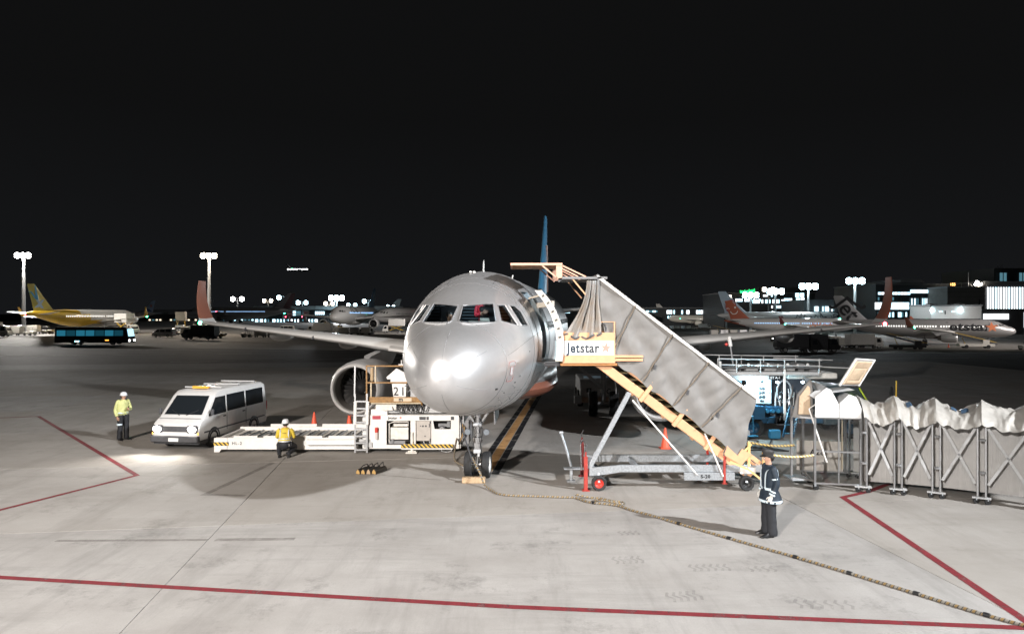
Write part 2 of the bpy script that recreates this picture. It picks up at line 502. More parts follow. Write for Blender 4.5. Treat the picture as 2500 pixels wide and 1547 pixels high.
F_TOP = pchip([(0, -.6), (.05, -.33), (.15, -.14), (.3, .02), (.6, .24), (1.0, .42), (1.4, .55), (1.75, .68), (2.1, .86), (2.6, 1.15), (3.2, 1.48), (3.8, 1.71), (4.5, 1.9), (5.3, 2.02), (6.2, 2.07), (24, 2.07), (31, 2.0), (37, 1.55), (37.57, 1.35)])
F_BOT = pchip([(0, -.6), (.05, -.82), (.15, -.97), (.3, -1.1), (.6, -1.27), (1.0, -1.42), (1.5, -1.55), (2, -1.65), (3, -1.81), (4, -1.93), (5, -2.01), (6.5, -2.07), (23, -2.07), (26, -1.85), (30, -1.0), (34, .05), (37, .85), (37.57, 1.1)])
F_WID = pchip([(0, 0), (.05, .23), (.15, .41), (.3, .58), (.6, .79), (1.0, .99), (1.5, 1.2), (2, 1.37), (2.5, 1.51), (3, 1.63), (4, 1.81), (5, 1.92), (6.2, 1.975), (24, 1.975), (29, 1.6), (34, .85), (37, .32), (37.57, .12)])
F_ZC = pchip([(0, -.6), (.5, -.55), (1.5, -.42), (3, -.2), (5, -.03), (6.2, 0), (24, 0), (31, .55), (37.57, 1.22)])
def sec(s, ph, k=1., off=0.):
    """skin point of the narrow body: s metres aft of the nose, ph round from the top towards port (+x)"""
    w = F_WID(s) * k + off; zc = F_ZC(s); c = math.cos(ph)
    hh = ((F_TOP(s) - zc) if c > 0 else (zc - F_BOT(s))) * k + off
    return V((w * math.sin(ph), s, ZC + zc + hh * c))
def skin_at(s, zrel, side=1, off=0.):
    zc = F_ZC(s); hh = (F_TOP(s) - zc) if zrel > zc else (zc - F_BOT(s))
    q = max(-1, min(1, (zrel - zc) / hh))
    return sec(s, math.acos(q) * side, 1., off)
def skin_front(y, zrel):
    a, b = 0.0, 8.0
    for _ in range(40):
        m = (a + b) / 2; w = F_WID(m); zc = F_ZC(m); hh = (F_TOP(m) - zc) if zrel > zc else (zc - F_BOT(m))
        ok = w > 0 and (y / w) ** 2 + ((zrel - zc) / hh) ** 2 < 1
        if ok: b = m
        else: a = m
    return V((y, b, ZC + zrel))

SILVER = mat('silver metallic paint', (.70, .695, .70), .38, metal=.80, coat=.10, noise=.10, nscale=1.3)
SILVER2 = mat('silver nacelle paint', (.56, .56, .565), .36, metal=.3, coat=.3, noise=.06, nscale=1.5)
WINGP = mat('wing grey paint', (.60, .585, .565), .42, noise=.06, nscale=.8, coat=.1)
TAILB = mat('blue tail paint', (.12, .45, .80), .35, coat=.4)
TAILO = mat('orange tail paint', (.30, .115, .075), .4, coat=.3)
SEAM = mat('skin seam', (.16, .16, .165), .5, metal=.3)
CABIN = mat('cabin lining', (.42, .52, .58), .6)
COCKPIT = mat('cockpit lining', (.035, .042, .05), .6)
PANE = glass('cockpit glass', (.62, .72, .76), .10)
FRAME = mat('window frame', (.50, .50, .51), .35, metal=.6)

def boolcut(o, cutter):
    md = o.modifiers.new('cut', 'BOOLEAN'); md.operation = 'DIFFERENCE'; md.solver = 'EXACT'; md.object = cutter
    dg = bpy.context.evaluated_depsgraph_get(); dg.update()
    me = bpy.data.meshes.new_from_object(o.evaluated_get(dg), preserve_all_data_layers=True, depsgraph=dg)
    o.modifiers.clear()
    old = o.data; o.data = me; bpy.data.meshes.remove(old)
    cm = cutter.data; bpy.data.objects.remove(cutter); bpy.data.meshes.remove(cm)

def foil(c, t, n=9):
    """closed aerofoil outline, chordwise x from 0 (leading) to c"""
    up = []; lo = []
    for i in range(n + 1):
        x = (i / n) ** 2 if i < n else 1.
        y = 5 * t * (.2969 * math.sqrt(x) - .126 * x - .3516 * x * x + .2843 * x**3 - .1036 * x**4)
        up.append((x * c, y * c * 1.12)); lo.append((x * c, -y * c * .78))
    return up + lo[-2:0:-1]

def wing_mesh(mb, side, stations):
    """stations: (lateral, s of leading edge, z, chord, thickness)"""
    rings = []
    for y, s0, z, c, t in stations: rings.append([V((side * y, s0 + a, z + b)) for a, b in foil(c, t)])
    if side < 0: rings = [r[::-1] for r in rings]
    return mb.loft(rings)

def fin_mesh(mb, stations, base=None):
    """vertical surface; stations: (z, s of leading edge, chord, thickness)"""
    return mb.loft([[V((b, s0 + a, z)) for a, b in foil(c, t)] for z, s0, c, t in stations])

A320_WING = [(1.2, 11.2, 2.85, 6.9, .13), (2.6, 12.0, 3.02, 5.95, .13), (6.4, 13.85, 3.42, 3.85, .12), (11.5, 16.55, 3.83, 2.75, .11), (16.6, 19.25, 4.2, 1.65, .1)]

def fuselage_mb(step=1.0, n=48, s1=37.57):
    ss_ = [.0005, .004, .012, .025, .05, .08, .12, .17, .23, .3, .38, .48, .6, .74, .9, 1.08, 1.28, 1.5, 1.7, 1.9, 2.1, 2.3, 2.5, 2.75, 3, 3.3, 3.6, 4, 4.4, 4.8, 5.2, 5.7, 6.3, 7]
    x = 8.
    while x < s1 - .8: ss_.append(x); x += step
    ss_ += [s1 - .5, s1 - .2, s1]
    mb = MB()
    mb.loft([[sec(s, 2 * PI * k / n) for k in range(n)] for s in ss_])
    return mb

def arc(mb, fn, n, r):
    mb.tube([fn(i / n) for i in range(n + 1)], r, 5)

def engine(parent, side, y, s, z, R, L, mats, blades=22, full=True):
    """turbofan nacelle with intake lip, fan, spinner and exhaust cone"""
    o = V((side * y, s, z)); ax = V((0, 1, 0))
    body, lip, dark = mats
    e = MB().lathe([(R * .90, .16), (R * .965, .30), (R * 1.0, .62), (R * 1.02, 1.2), (R * 1.0, 2.0), (R * .93, L * .72), (R * .80, L * .9), (R * .775, L * .9), (R * .80, L * .72)], o, ax, 40).build('engine', body, parent)
    MB().lathe([(R * .78, .30), (R * .775, .14), (R * .79, .05), (R * .825, 0), (R * .865, .045), (R * .895, .14), (R * .905, .162)], o, ax, 40).build('intake_lip', lip, e)
    MB().lathe([(R * .776, .28), (R * .79, .55), (R * .82, .95), (R * .82, 1.5)], o, ax, 40).build('intake_duct', mat('intake liner', (.26, .245, .23), .5, metal=.2), e)
    MB().lathe([(R * .82, 1.3), (.01, 1.32)], o, ax, 32).build('fan_backing', BLACK, e)
    MB().lathe([(.012, .62), (R * .10, .68), (R * .2, .80), (R * .27, .98), (R * .28, 1.15)], o, ax, 24).build('spinner', dark, e)
    if full:
        b0 = None
        for k in range(blades):
            if b0 is None:
                m = MB(); rows = []
                for i in range(5):
                    t = i / 4; r = R * (.26 + .54 * t); tw = math.radians(28 + 34 * t); ch = R * (.16 + .07 * t)
                    rows.append((r, ch * math.cos(tw) * .5, ch * math.sin(tw) * .5))
                vs = [V((sgn * b_, -sgn * a_ + 1.08 - .1 * r, r)) for r, a_, b_ in rows for sgn in (-1, 1)]
                m.add(vs, [(2 * i, 2 * i + 1, 2 * i + 3, 2 * i + 2) for i in range(4)])
                b0 = m.build('fan_blade', mat('titanium fan blade', (.26, .25, .245), .32, metal=.85), e, loc=o, fix=False); b = b0
            else: b = inst(b0, e)
            b.rotation_euler = (0, 2 * PI * k / blades, 0)
        sp = MB(); sp.tube([o + V((R * (.05 + .17 * t) * math.cos(5.2 * t + .6), .685 + .17 * t * 1.05 - .004, R * (.05 + .17 * t) * math.sin(5.2 * t + .6))) for t in [i / 14 for i in range(15)]], .018, 5)
        sp.build('spinner_spiral', WHITE, e)
    MB().lathe([(R * .60, L * .55), (R * .58, L * .9), (R * .46, L * 1.1), (R * .44, L * 1.1)], o, ax, 24).build('exhaust_core', mat('hot metal', (.16, .14, .13), .4, metal=.8), e)
    MB().lathe([(R * .36, L * .95), (R * .28, L * 1.15), (.02, L * 1.36)], o, ax, 16).build('exhaust_cone', mat('hot metal', (.16, .14, .13), .4), e)
    return e

def wheel(mb_parent, name, c, axis, R, W, tyre, rim, hub_in=.62, n=24):
    """tyre with rounded shoulders; the rim is its child"""
    a = V(axis).normalized(); c = V(c); h = W / 2
    t = MB().lathe([(R * hub_in, -h * .8), (R * .86, -h), (R * .95, -h * .88), (R * .985, -h * .6), (R * .97, -h * .38), (R, -h * .34), (R, -h * .06), (R * .975, -h * .04), (R * .975, h * .04), (R, h * .06), (R, h * .34), (R * .97, h * .38), (R * .985, h * .6), (R * .95, h * .88), (R * .86, h), (R * hub_in, h * .8)], c, a, n).build(name, tyre, mb_parent)
    m = MB().lathe([(.012, -h * .35), (R * hub_in * .35, -h * .35), (R * hub_in * .5, -h * .1), (R * hub_in * .85, -h * .35), (R * (hub_in + .03), -h * .86), (R * (hub_in + .03), h * .86), (R * hub_in * .85, h * .35), (R * hub_in * .5, h * .1), (R * hub_in * .35, h * .35), (.012, h * .35)], c, a, n)
    u, v, w = basis(a)
    for k in range(6):
        d = u * math.cos(k * PI / 3) + v * math.sin(k * PI / 3)
        for sg in (-1, 1): m.cyl(c + d * R * hub_in * .6 + a * sg * h * .2, c + d * R * hub_in * .6 + a * sg * h * .42, R * .045, n=6)
    m.build('rim', rim, t)
    return t

def main_jet():
    A = thing('airliner', 'large silver twin engine airliner parked nose on with its front door swung open', 'airplane', (-1.53, 15.1, 0), -math.radians(6.3))
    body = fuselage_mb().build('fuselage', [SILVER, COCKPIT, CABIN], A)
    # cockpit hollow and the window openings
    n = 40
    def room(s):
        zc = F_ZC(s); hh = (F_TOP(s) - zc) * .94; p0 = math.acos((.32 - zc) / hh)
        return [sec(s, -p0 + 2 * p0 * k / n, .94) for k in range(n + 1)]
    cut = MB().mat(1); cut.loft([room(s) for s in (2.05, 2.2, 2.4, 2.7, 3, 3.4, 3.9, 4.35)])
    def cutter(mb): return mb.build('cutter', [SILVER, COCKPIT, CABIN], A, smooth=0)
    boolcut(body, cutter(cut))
    wins = {'f': [(.055, 1.0), (.76, 1.06), (.915, .62), (.87, .585), (.15, .585), (.085, .63)],
            'a': [(2.79, 1.02, .87), (3.0, 1.03, 1.03), (2.80, .50, 1.40), (2.30, .615, .99)],
            'b': [(3.12, 1.02, 1.12), (3.34, 1.01, 1.23), (3.44, .86, 1.38), (3.42, .49, 1.59), (2.98, .50, 1.46)]}
    outlines = []
    for side in (1, -1):
        m = MB().mat(1); m.prism([(y * side, z + ZC) for y, z in wins['f']], (0, .8, 0), (1, 0, 0), (0, 0, 1), (0, 1, 0), 2.3)
        boolcut(body, cutter(m))
        outlines.append([skin_front(y * side, z) for y, z in wins['f']])
        for key, d in (('a', V((.86, -.5, 0))), ('b', V((.96, -.28, 0)))):
            pts = [skin_at(s, z, side) for s, z, y in wins[key]]
            D_ = V((d.x * side, d.y, 0))
            m = MB().mat(1); k = len(pts)
            m.add([p + D_ * .35 for p in pts] + [p - D_ * .34 for p in pts], [tuple(range(k))] + [tuple(range(2 * k - 1, k - 1, -1))] + [(i, (i + 1) % k, k + (i + 1) % k, k + i) for i in range(k)])
            boolcut(body, cutter(m))
            outlines.append(pts)
    # doorway behind the opened door (port side)
    m = MB().mat(2)
    za, zb = ZC - .44, ZC + 1.42
    pts = [(4.62, za), (5.44, za), (5.44, zb), (4.62, zb)]
    m.prism(pts, (.75, 0, 0), (0, 1, 0), (0, 0, 1), (1, 0, 0), 1.6)
    boolcut(body, cutter(m))
    body.data.polygons.foreach_set('use_smooth', [True] * len(body.data.polygons))
    body.data.set_sharp_from_angle(angle=math.radians(28))
    # glazing: one pane and one frame per opening
    for pts in outlines:
        k = len(pts); c = sum(pts, V()) / k
        nrm = (pts[1] - pts[0]).cross(pts[-1] - pts[0]).normalized()
        if nrm.y > 0: nrm = -nrm
        g = MB(); g.add([p - nrm * .02 for p in pts] + [c - nrm * .012], [(i, (i + 1) % k, k) for i in range(k)])
        w = g.build('cockpit_window', PANE, A, smooth=60)
        fr = MB(); q = []
        for i in range(k):
            for t in (0, .33, .66): q.append(pts[i].lerp(pts[(i + 1) % k], t) + nrm * .004)
        fr.tube(q, .017, 6, closed=True)
        fr.build('window_frame', FRAME, w)
    for side in (1, -1):
        wm = MB(); a = skin_front(.42 * side, .55) + V((0, -.03, 0)); b = skin_front(.10 * side, .60) + V((0, -.05, .02)); c_ = skin_front(.84 * side, .60) + V((0, -.05, .02))
        wm.tube([skin_front(.2 * side, .57) + V((0, -.03, 0)), a, skin_front(.8 * side, .575) + V((0, -.03, 0))], .014, 5)
        wm.build('wiper', LGREY, A)
    # skin seams: radome joint, centre strips, frames
    sm = MB()
    for s in (1.62, 3.55, 4.05, 6.4, 9.2):
        sm = MB(); arc(sm, lambda t, s=s: sec(s, 2 * PI * t + PI, 1, .002), 48, .005); sm.build('skin_seam', SEAM, A)
    for ph, a, b in ((PI * .5 - .2, 1.7, 4.5), (-PI * .5 + .2, 1.7, 4.5), (2.25, 1.9, 6), (-2.25, 1.9, 6)):
        sm = MB(); arc(sm, lambda t: sec(a + (b - a) * t, ph, 1, .001), 16, .0035); sm.build('skin_seam', SEAM, A)
    for ph in (.02, 1.05, 2.05, -1.05, -2.05, PI):
        dv = MB(); arc(dv, lambda t: sec(.12 + .85 * t, ph, 1, .002), 12, .006); dv.build('lightning_strip', mat('diverter strip', (.42, .42, .43), .4, metal=.5), A)
    # hatch outlines and small ports on the nose
    def hatch(s0, s1, a0, a1, sd):
        m = MB(); q = []
        for s_, a_ in ((s0, a0), (s1, a0), (s1, a1), (s0, a1)): q.append((s_, a_))
        pts = []
        for k_ in range(4):
            for t in (0, .25, .5, .75): pts.append(sec(q[k_][0] + (q[(k_ + 1) % 4][0] - q[k_][0]) * t, sd * (q[k_][1] + (q[(k_ + 1) % 4][1] - q[k_][1]) * t), 1, .001))
        m.tube(pts, .004, 4, closed=True); m.build('hatch_outline', SEAM, A)
    for a in ((2.9, 3.5, 2.2, 2.65, 1), (2.9, 3.5, 2.2, 2.65, -1), (2.0, 2.6, 2.55, 2.95, 1), (3.7, 4.4, .35, .8, 1), (3.7, 4.4, .35, .8, -1), (2.2, 3.2, 1.75, 2.05, -1), (4.7, 5.5, 2.0, 2.5, 1)): hatch(*a)
    for s_, ph in ((2.35, 2.0), (2.42, 2.0), (2.6, 1.9), (2.35, -2.0), (2.6, -1.9), (3.1, 1.55), (1.9, 2.3), (2.1, 2.36)):
        p = sec(s_, ph, 1, .003); MB().ball(p, .018, (.5, 1, 1), 8, 6).build('static_port', DGREY, A)
    MB().tube([sec(1.35, 2.06, 1, .004), sec(1.42, 2.06, 1, .004)], .022, 6).build('ice_probe', BLACK, A)
    # service panel outlined in red, probes, antennas
    pm = MB()
    def rr(s0, s1, z0, z1, r, off, sd=1):
        out = []
        for cs, cz, a0 in ((s1 - r, z1 - r, 0), (s0 + r, z1 - r, 90), (s0 + r, z0 + r, 180), (s1 - r, z0 + r, 270)):
            for k in range(4):
                a = math.radians(a0 + 30 * k); out.append(skin_at(cs + r * math.cos(a), cz + r * math.sin(a), sd, off))
        return out
    pm.tube(rr(1.72, 2.08, -.81, -.34, .06, .002), .006, 5, closed=True)
    sp_ = pm.build('service_panel', mat('panel outline red', (.42, .12, .11), .5), A)
    q = MB(); k = rr(1.83, 1.97, -.66, -.46, .015, .004); q.add(k, [tuple(range(len(k)))]); q.build('panel_label', LGREY, sp_)
    MB().tube(rr(1.83, 1.97, -.66, -.46, .015, .005), .004, 5, closed=True).build('panel_label_edge', mat('panel outline red', (.42, .12, .11)), sp_)
    for s, z, sd in ((1.75, -1.02, 1), (2.3, -.95, 1), (2.6, -1.25, 1), (1.75, -1.02, -1), (2.3, -.95, -1), (2.2, -1.3, 1)):
        p = skin_at(s, z, sd); nrm = V((p.x, -.6, (z + .2) * .9)).normalized(); pr = MB()
        pr.cyl(p - nrm * .02, p + nrm * .09, .012, .008, 6); pr.bar(p + nrm * .085 + V((0, .03, 0)), p + nrm * .085 + V((0, -.11, 0)), .018); pr.build('probe', CHROME, A)
    an = MB(); b_ = sec(6.0, 0); an.loft([[b_ + V((x * t, s0 + y * c, z)) for x, y in ((0, 0), (.03, .12), (0, .3), (-.03, .12))] for z, c, t, s0 in ((-.02, 1., 1., 0), (.28, .62, .6, .1), (.34, .5, .4, .13))])
    an.build('antenna', WHITE, A)
    an = MB(); b_ = sec(5.0, -.1); an.box(b_ + V((0, 0, .02)), (.06, .2, .05)); an.box(b_ + V((.09, .05, .02)), (.06, .12, .05)); an.build('antenna', WHITE, A, bev=.01)
    an = MB(); an.cyl(sec(8.2, .33), sec(8.2, .33) + V((.02, 0, .12)), .02); an.build('antenna', WHITE, A)
    # door: a curved shell carried out and forward of the opening, as this type opens
    dm = MB().mat(0); off = .50; s0, s1 = 3.62, 4.44; nn = 12
    def dpt(s, t, o_):
        z = -.44 + 1.86 * t; p = skin_at(5.0, z, 1); p2 = V((p.x + o_, s, p.z)); return p2
    outer = [[dpt(s, i / nn, off + .07) for i in range(nn + 1)] for s in (s0, s0 + .03, s1 - .03, s1)]
    inner = [[dpt(s, i / nn, off - .085) for i in range(nn + 1)] for s in (s0, s1)]
    dm.loft(outer, False, False, close=False)
    d_ = dm.build('passenger_door', [SILVER], A, label='opened front passenger door seen edge on')
    em = MB(); em.loft([inner[0], outer[0]], False, False, close=False); em.loft([[inner[0][0], inner[1][0]], [outer[0][0], outer[3][0]]], False, False, close=False); em.loft([[inner[0][-1], inner[1][-1]], [outer[0][-1], outer[3][-1]]], False, False, close=False)
    em.build('door_edge', mat('door edge cream', (.55, .49, .41), .5, noise=.08), d_)
    im = MB(); im.loft(inner, False, False, close=False); im.build('door_lining', mat('door lining', (.55, .66, .70), .5), d_)
    bu = MB(); q0 = dpt(s0 + .05, .02, off - .09); bu.loft([[dpt(s, t, off - .09 - w) for s, w in ((s0 + .06, 0), (s0 + .1, .06), (s1 - .08, .06), (s1 - .04, 0))] for t in (.02, .1, .2, .29)]); bu.build('slide_pack', mat('slide pack', (.34, .42, .46), .5), d_)
    for t in (.34, .46, .58, .70, .82, .92):
        p = dpt(s0 - .006, t, off - .008); MB().box(p, (.07, .02, .045), (0, -.5 + (.5 - t) * .9, 0)).build('door_latch', DGREY, d_)
    hb = MB(); hb.tube([dpt(s0, .0, off + .075)] + [dpt(s0, i / 8, off + .075) for i in range(1, 9)], .012, 5); hb.tube([dpt(s0, i / 8, off - .085) for i in range(9)], .014, 5); hb.build('door_seal', WHITE, d_)
    ar = MB(); ar.bar(V((1.75, 4.75, 4.9)), V((2.2, 4.0, 4.95)), .09, .14); ar.bar(V((1.5, 4.7, 5.1)), V((1.95, 4.2, 5.2)), .05); ar.build('door_arm', mat('door edge cream', (.62, .53, .40)), A)
    # wings with sharklets, flap fairings, lights
    for sd in (1, -1):
        W_ = wing_mesh(MB(), sd, A320_WING).build('wing', WINGP, A, smooth=40)
        rings = []
        for i in range(9):
            t = i / 8; y = 16.6 + .75 * math.sin(t * PI / 2) * (1 if t < 1 else 1) + .12 * t; z = 4.2 + 2.25 * t ** 1.5; c = 1.65 - .95 * t; le = 19.25 + 1.25 * t
            rings.append([V((sd * (y + b * (1 - .0)), le + a, z + b * (1 - t))) if t < .35 else V((sd * (y + b), le + a, z)) for a, b in foil(c, .1)])
        if sd < 0: rings = [r[::-1] for r in rings]
        k = MB(); k.loft(rings[:3], True, False); k.mat(1); k.loft(rings[2:], False, True)
        k.build('sharklet', [WINGP, TAILO], W_)
        for y, s_, z in ((4.6, 17.4, 2.85), (8.4, 18.3, 3.28), (12.2, 19.2, 3.62)):
            MB().ball((sd * y, s_, z), 1, (.20, 1.5, .30), 12, 10).build('flap_fairing', WINGP, W_)
        for y in (9.0, 13.3):
            ln = MB(); t = (y - 6.4) / (16.6 - 6.4); le = 13.85 + 5.4 * t; z = 3.42 + .78 * t
            ln.box((sd * y, le + .12, z), (.015, .5, .16)); ln.build('slat_gap', DGREY, W_)
        lamp = MB().ball((sd * 16.72, 19.35, 4.22), .085, nu=8, nv=6).build('navigation_light', mat('green navigation light', (.05, 1., .45), emit=60) if sd < 0 else mat('red navigation light', (1., .03, .05), emit=70), W_)
        pl = MB(); pl.loft([[V((sd * 5.75 + x * wd, s_, z_)) for x, s_, z_ in ((-1, s0_, zt_), (1, s0_, zt_), (1, s1_, zb_), (-1, s1_, zb_))] for s0_, zt_, s1_, zb_, wd in ((12.6, 2.82, 12.2, 2.5, .04), (12.9, 2.98, 12.6, 2.55, .16), (16.5, 3.3, 15.2, 2.3, .16), (17.5, 3.15, 16.4, 2.5, .03))])
        pl.build('pylon', SILVER2, W_)
        engine(A, sd, 5.75, 11.15, 1.78, 1.09, 3.6, (SILVER2, mat('intake lip metal', (.84, .82, .80), .36, metal=.35), BLACK), 24)
        sl = MB(); sl.loft([[V((sd * y, s_ + a, z + b)) for a, b in ((0, 0), (.05, .10), (.35, .2), (.4, .12), (.12, .0))] for y, s_, z in ((2.0, 11.45, 2.98), (3.4, 12.1, 3.08), (4.9, 12.85, 3.2))]); sl.build('slat', WINGP, W_)
        # main gear: strut, side brace, two wheels
        x0 = sd * 3.8; g = MB(); g.cyl((x0, 17.5, 2.9), (x0, 17.65, .75), .13, .11); g.cyl((x0, 17.65, .9), (x0, 17.65, .5), .085); g.cyl((x0 - .55, 17.65, .58), (x0 + .55, 17.65, .58), .075); g.bar((x0, 17.5, 1.25), (x0 - sd * 1.6, 17.4, 2.7), .1, .14); g.bar((x0 + .1, 17.9, .8), (x0 + .08, 18.1, 1.2), .06)
        G = g.build('main_gear', GREY, A)
        for k in (-.47, .47): wheel(G, 'tyre', (x0 + k, 17.65, .58), (1, 0, 0), .58, .42, RUBBER, LGREY, .5)
        MB().box((x0 + sd * .55, 17.5, 1.85), (.05, .9, 1.5)).build('gear_door', WINGP, G, bev=.01)
        hs = MB(); wing_mesh(hs, sd, [(.3, 31.6, 4.75, 3.6, .1), (6.2, 34.9, 5.35, 1.5, .09)]); hs.build('tailplane', WINGP, A)
    MB().ball((0, 16.2, 2.1), 1, (1.75, 5.2, .85), 20, 12).build('belly_fairing', SILVER, A)
    MB().ball((.28, 15.6, 1.78), 1, (1.52, 4.3, .62), 20, 12).build('belly_stripe', TAILO, A)
    f = MB().mat(0); fin_mesh(f, [(5.2, 29.0, 6.4, .1), (6.2, 30.2, 5.5, .1), (9.0, 32.9, 3.7, .1), (11.5, 35.1, 2.2, .1), (11.72, 35.4, 1.75, .08)])
    f.build('tail_fin', [TAILB], A)
    d = MB(); fin_mesh(d, [(5.4, 25.2, 1.0, .05), (5.75, 26.8, 4.0, .05), (6.3, 30.0, 2.5, .1)]); d.build('fin_fillet', mat('dark tail paint', (.02, .05, .09), .4), A)
    ed = MB(); ed.tube([(.14, 33.7 + .4 * i / 6, 9.4 - 3.2 * i / 6) for i in range(7)], .16, 6); ed.build('fin_swoosh', TAILO, A)
    # cabin windows
    w0 = None
    for sd in (1, -1):
        for i in range(38):
            s = 6.3 + i * .533
            p = skin_at(s, .42, sd, .004)
            if w0 is None:
                m = MB(); m.prism([(.115 * math.cos(a), .17 * math.sin(a)) for a in [2 * PI * k / 10 for k in range(10)]], (0, 0, 0), (0, 1, 0), (0, 0, 1), (1, 0, 0), .01)
                w0 = m.build('cabin_window', BLACK, A); w = w0
            else: w = inst(w0, A)
            w.location = p; w.rotation_euler = (0, 0, 0 if sd > 0 else PI)
    # nose gear
    s = 5.07; g = MB()
    g.cyl((0, s, 2.1), (0, s, .9), .085, .085, 14); g.cyl((0, s, 1.05), (0, s, .82), .11, n=14); g.cyl((0, s, .85), (0, s, .36), .062, n=12)
    g.cyl((-.32, s, .38), (.32, s, .38), .05); g.cyl((0, s - .02, 1.0), (0, s - .02, 1.16), .14, n=14); g.box((0, s - .1, .92), (.16, .12, .18))
    for sg in (-1, 1): g.bar((sg * .05, s - .03, 1.5), (sg * .42, s - .1, 2.05), .055); g.bar((sg * .05, s + .1, 1.45), (sg * .3, s + .9, 2.0), .05)
    g.bar((0, s + .16, .5), (0, s + .3, .72), .14, .04); g.bar((0, s + .3, .72), (0, s + .14, .95), .12, .04)
    for z in (.62, .74, 1.25, 1.4): g.cyl((0, s, z), (0, s, z + .03), .105)
    G = g.build('nose_gear', CHROME, A)
    for k in (-.25, .25): wheel(G, 'tyre', (k, s, .375), (1, 0, 0), .375, .225, RUBBER, WHITE, .58)
    for k in (-.27, .27): MB().cyl((k, s - .06, 1.33), (k, s - .2, 1.33), .075, .095, 14).mat(0).build('taxi_light', DGREY, G); MB().cyl((k, s - .198, 1.33), (k, s - .204, 1.33), .08, n=14).build('taxi_light_lens', mat('unlit lens', (.30, .33, .36), .08, metal=.6), G)
    hose = MB(); hose.tube([(.09, s - .08, 1.7), (.16, s - .16, 1.3), (.10, s - .2, 1.0), (.14, s - .1, .6)], .014, 6); hose.tube([(-.07, s - .08, 1.75), (-.15, s - .15, 1.2), (-.09, s - .18, .9), (-.12, s - .1, .5)], .012, 6); hose.build('hydraulic_hose', BLACK, G)
    sc_ = MB(); sc_.bar((.04, s - .09, 1.15), (.04, s - .09, .62), .05); sc_.box((0, s - .14, .78), (.2, .07, .10)); sc_.cyl((-.12, s - .1, 1.52), (.12, s - .1, 1.52), .05); sc_.build('steering_actuator', LGREY, G)
    for sg in (-1, 1): MB().loft([[V((sg * x, s + y, z)) for y, z in ((.1, 2.0), (1.1, 2.0), (1.05, 1.62), (.18, 1.5))] for x in (.44, .47)]).build('nose_gear_door', SILVER, A)
    # cockpit fittings and louvre reflection slats behind the windscreens
    c = MB(); c.bb(-.72, .72, 2.22, 2.5, ZC + .335, ZC + .585); c.bb(-.5, .5, 2.5, 2.75, ZC + .335, ZC + .60); c.build('instrument_panel', COCKPIT, A)
    for z in range(9): MB().bb(-1.2, 1.2, 4.2, 4.26, ZC + .58 + z * .085, ZC + .61 + z * .085).build('reflection_slat', mat('louvre reflection', (.20, .26, .30), .5), A)  # pale slats added inside, painting the louvre reflection of the windscreen
    for sd in (1, -1):
        m = MB(); m.bb(sd * .53 - .24, sd * .53 + .24, 3.45, 3.58, ZC + .3, ZC + 1.0); m.bb(sd * .53 - .13, sd * .53 + .13, 3.47, 3.56, ZC + 1.0, ZC + 1.2); m.build('pilot_seat', BLACK, A, bev=.04)
    m = MB(); m.bb(.22, .72, 2.2, 2.42, ZC + .612, ZC + .63); m.box((.60, 2.35, ZC + .66), (.22, .16, .03), (.3, 0, .3)); m.build('flight_papers', mat('paper', (.80, .76, .66), .8), A)
    cl = bpy.data.lights.new('cockpit_light', 'POINT'); cl.energy = 22; cl.color = (.8, .92, 1.); cl.shadow_soft_size = .12
    co = bpy.data.objects.new('cockpit_light', cl); COL.objects.link(co); co.parent = A; co.location = (0, 2.95, ZC + 1.12)
    return A
JET = main_jet()

# ------------------------------------------------------------------ ground equipment round the aircraft
CANVAS = mat('grey canvas', (.19, .181, .172), .62, noise=.05, nscale=1.2, bump=.25, bscale=9.)
CANVAS_B = mat('blue grey canvas', (.23, .235, .235), .7, noise=.3, nscale=3., col2=(.30, .24, .19))
def stripes_mat(name, a, b, scale, axis=(1, 0, 1), dist=0.):
    m = mat(name, a, .5); nt = m.node_tree; N = nt.nodes; L = nt.links
    tc = N.new('ShaderNodeTexCoord'); vd = N.new('ShaderNodeVectorMath'); vd.operation = 'DOT_PRODUCT'; vd.inputs[1].default_value = V(axis) * scale
    L.new(tc.outputs['Object'], vd.inputs[0])
    fr = N.new('ShaderNodeMath'); fr.operation = 'FRACT'; L.new(vd.outputs['Value'], fr.inputs[0])
    gt = N.new('ShaderNodeMath'); gt.operation = 'GREATER_THAN'; gt.inputs[1].default_value = .5; L.new(fr.outputs[0], gt.inputs[0])
    mx = N.new('ShaderNodeMix'); mx.data_type = 'RGBA'; mx.inputs['A'].default_value = (*a, 1); mx.inputs['B'].default_value = (*b, 1)
    L.new(gt.outputs[0], mx.inputs['Factor']); L.new(mx.outputs['Result'], N['Principled BSDF'].inputs['Base Color'])
    return m
HAZARD = stripes_mat('hazard stripes', (.70, .45, .06), (.015, .015, .015), 7.)

def star_prism(mb, c, r, u, v, w, d, rot=.0):
    return mb.prism([((r if k % 2 == 0 else r * .42) * math.sin(rot + PI * k / 5), (r if k % 2 == 0 else r * .42) * math.cos(rot + PI * k / 5)) for k in range(10)], c, u, v, w, d)

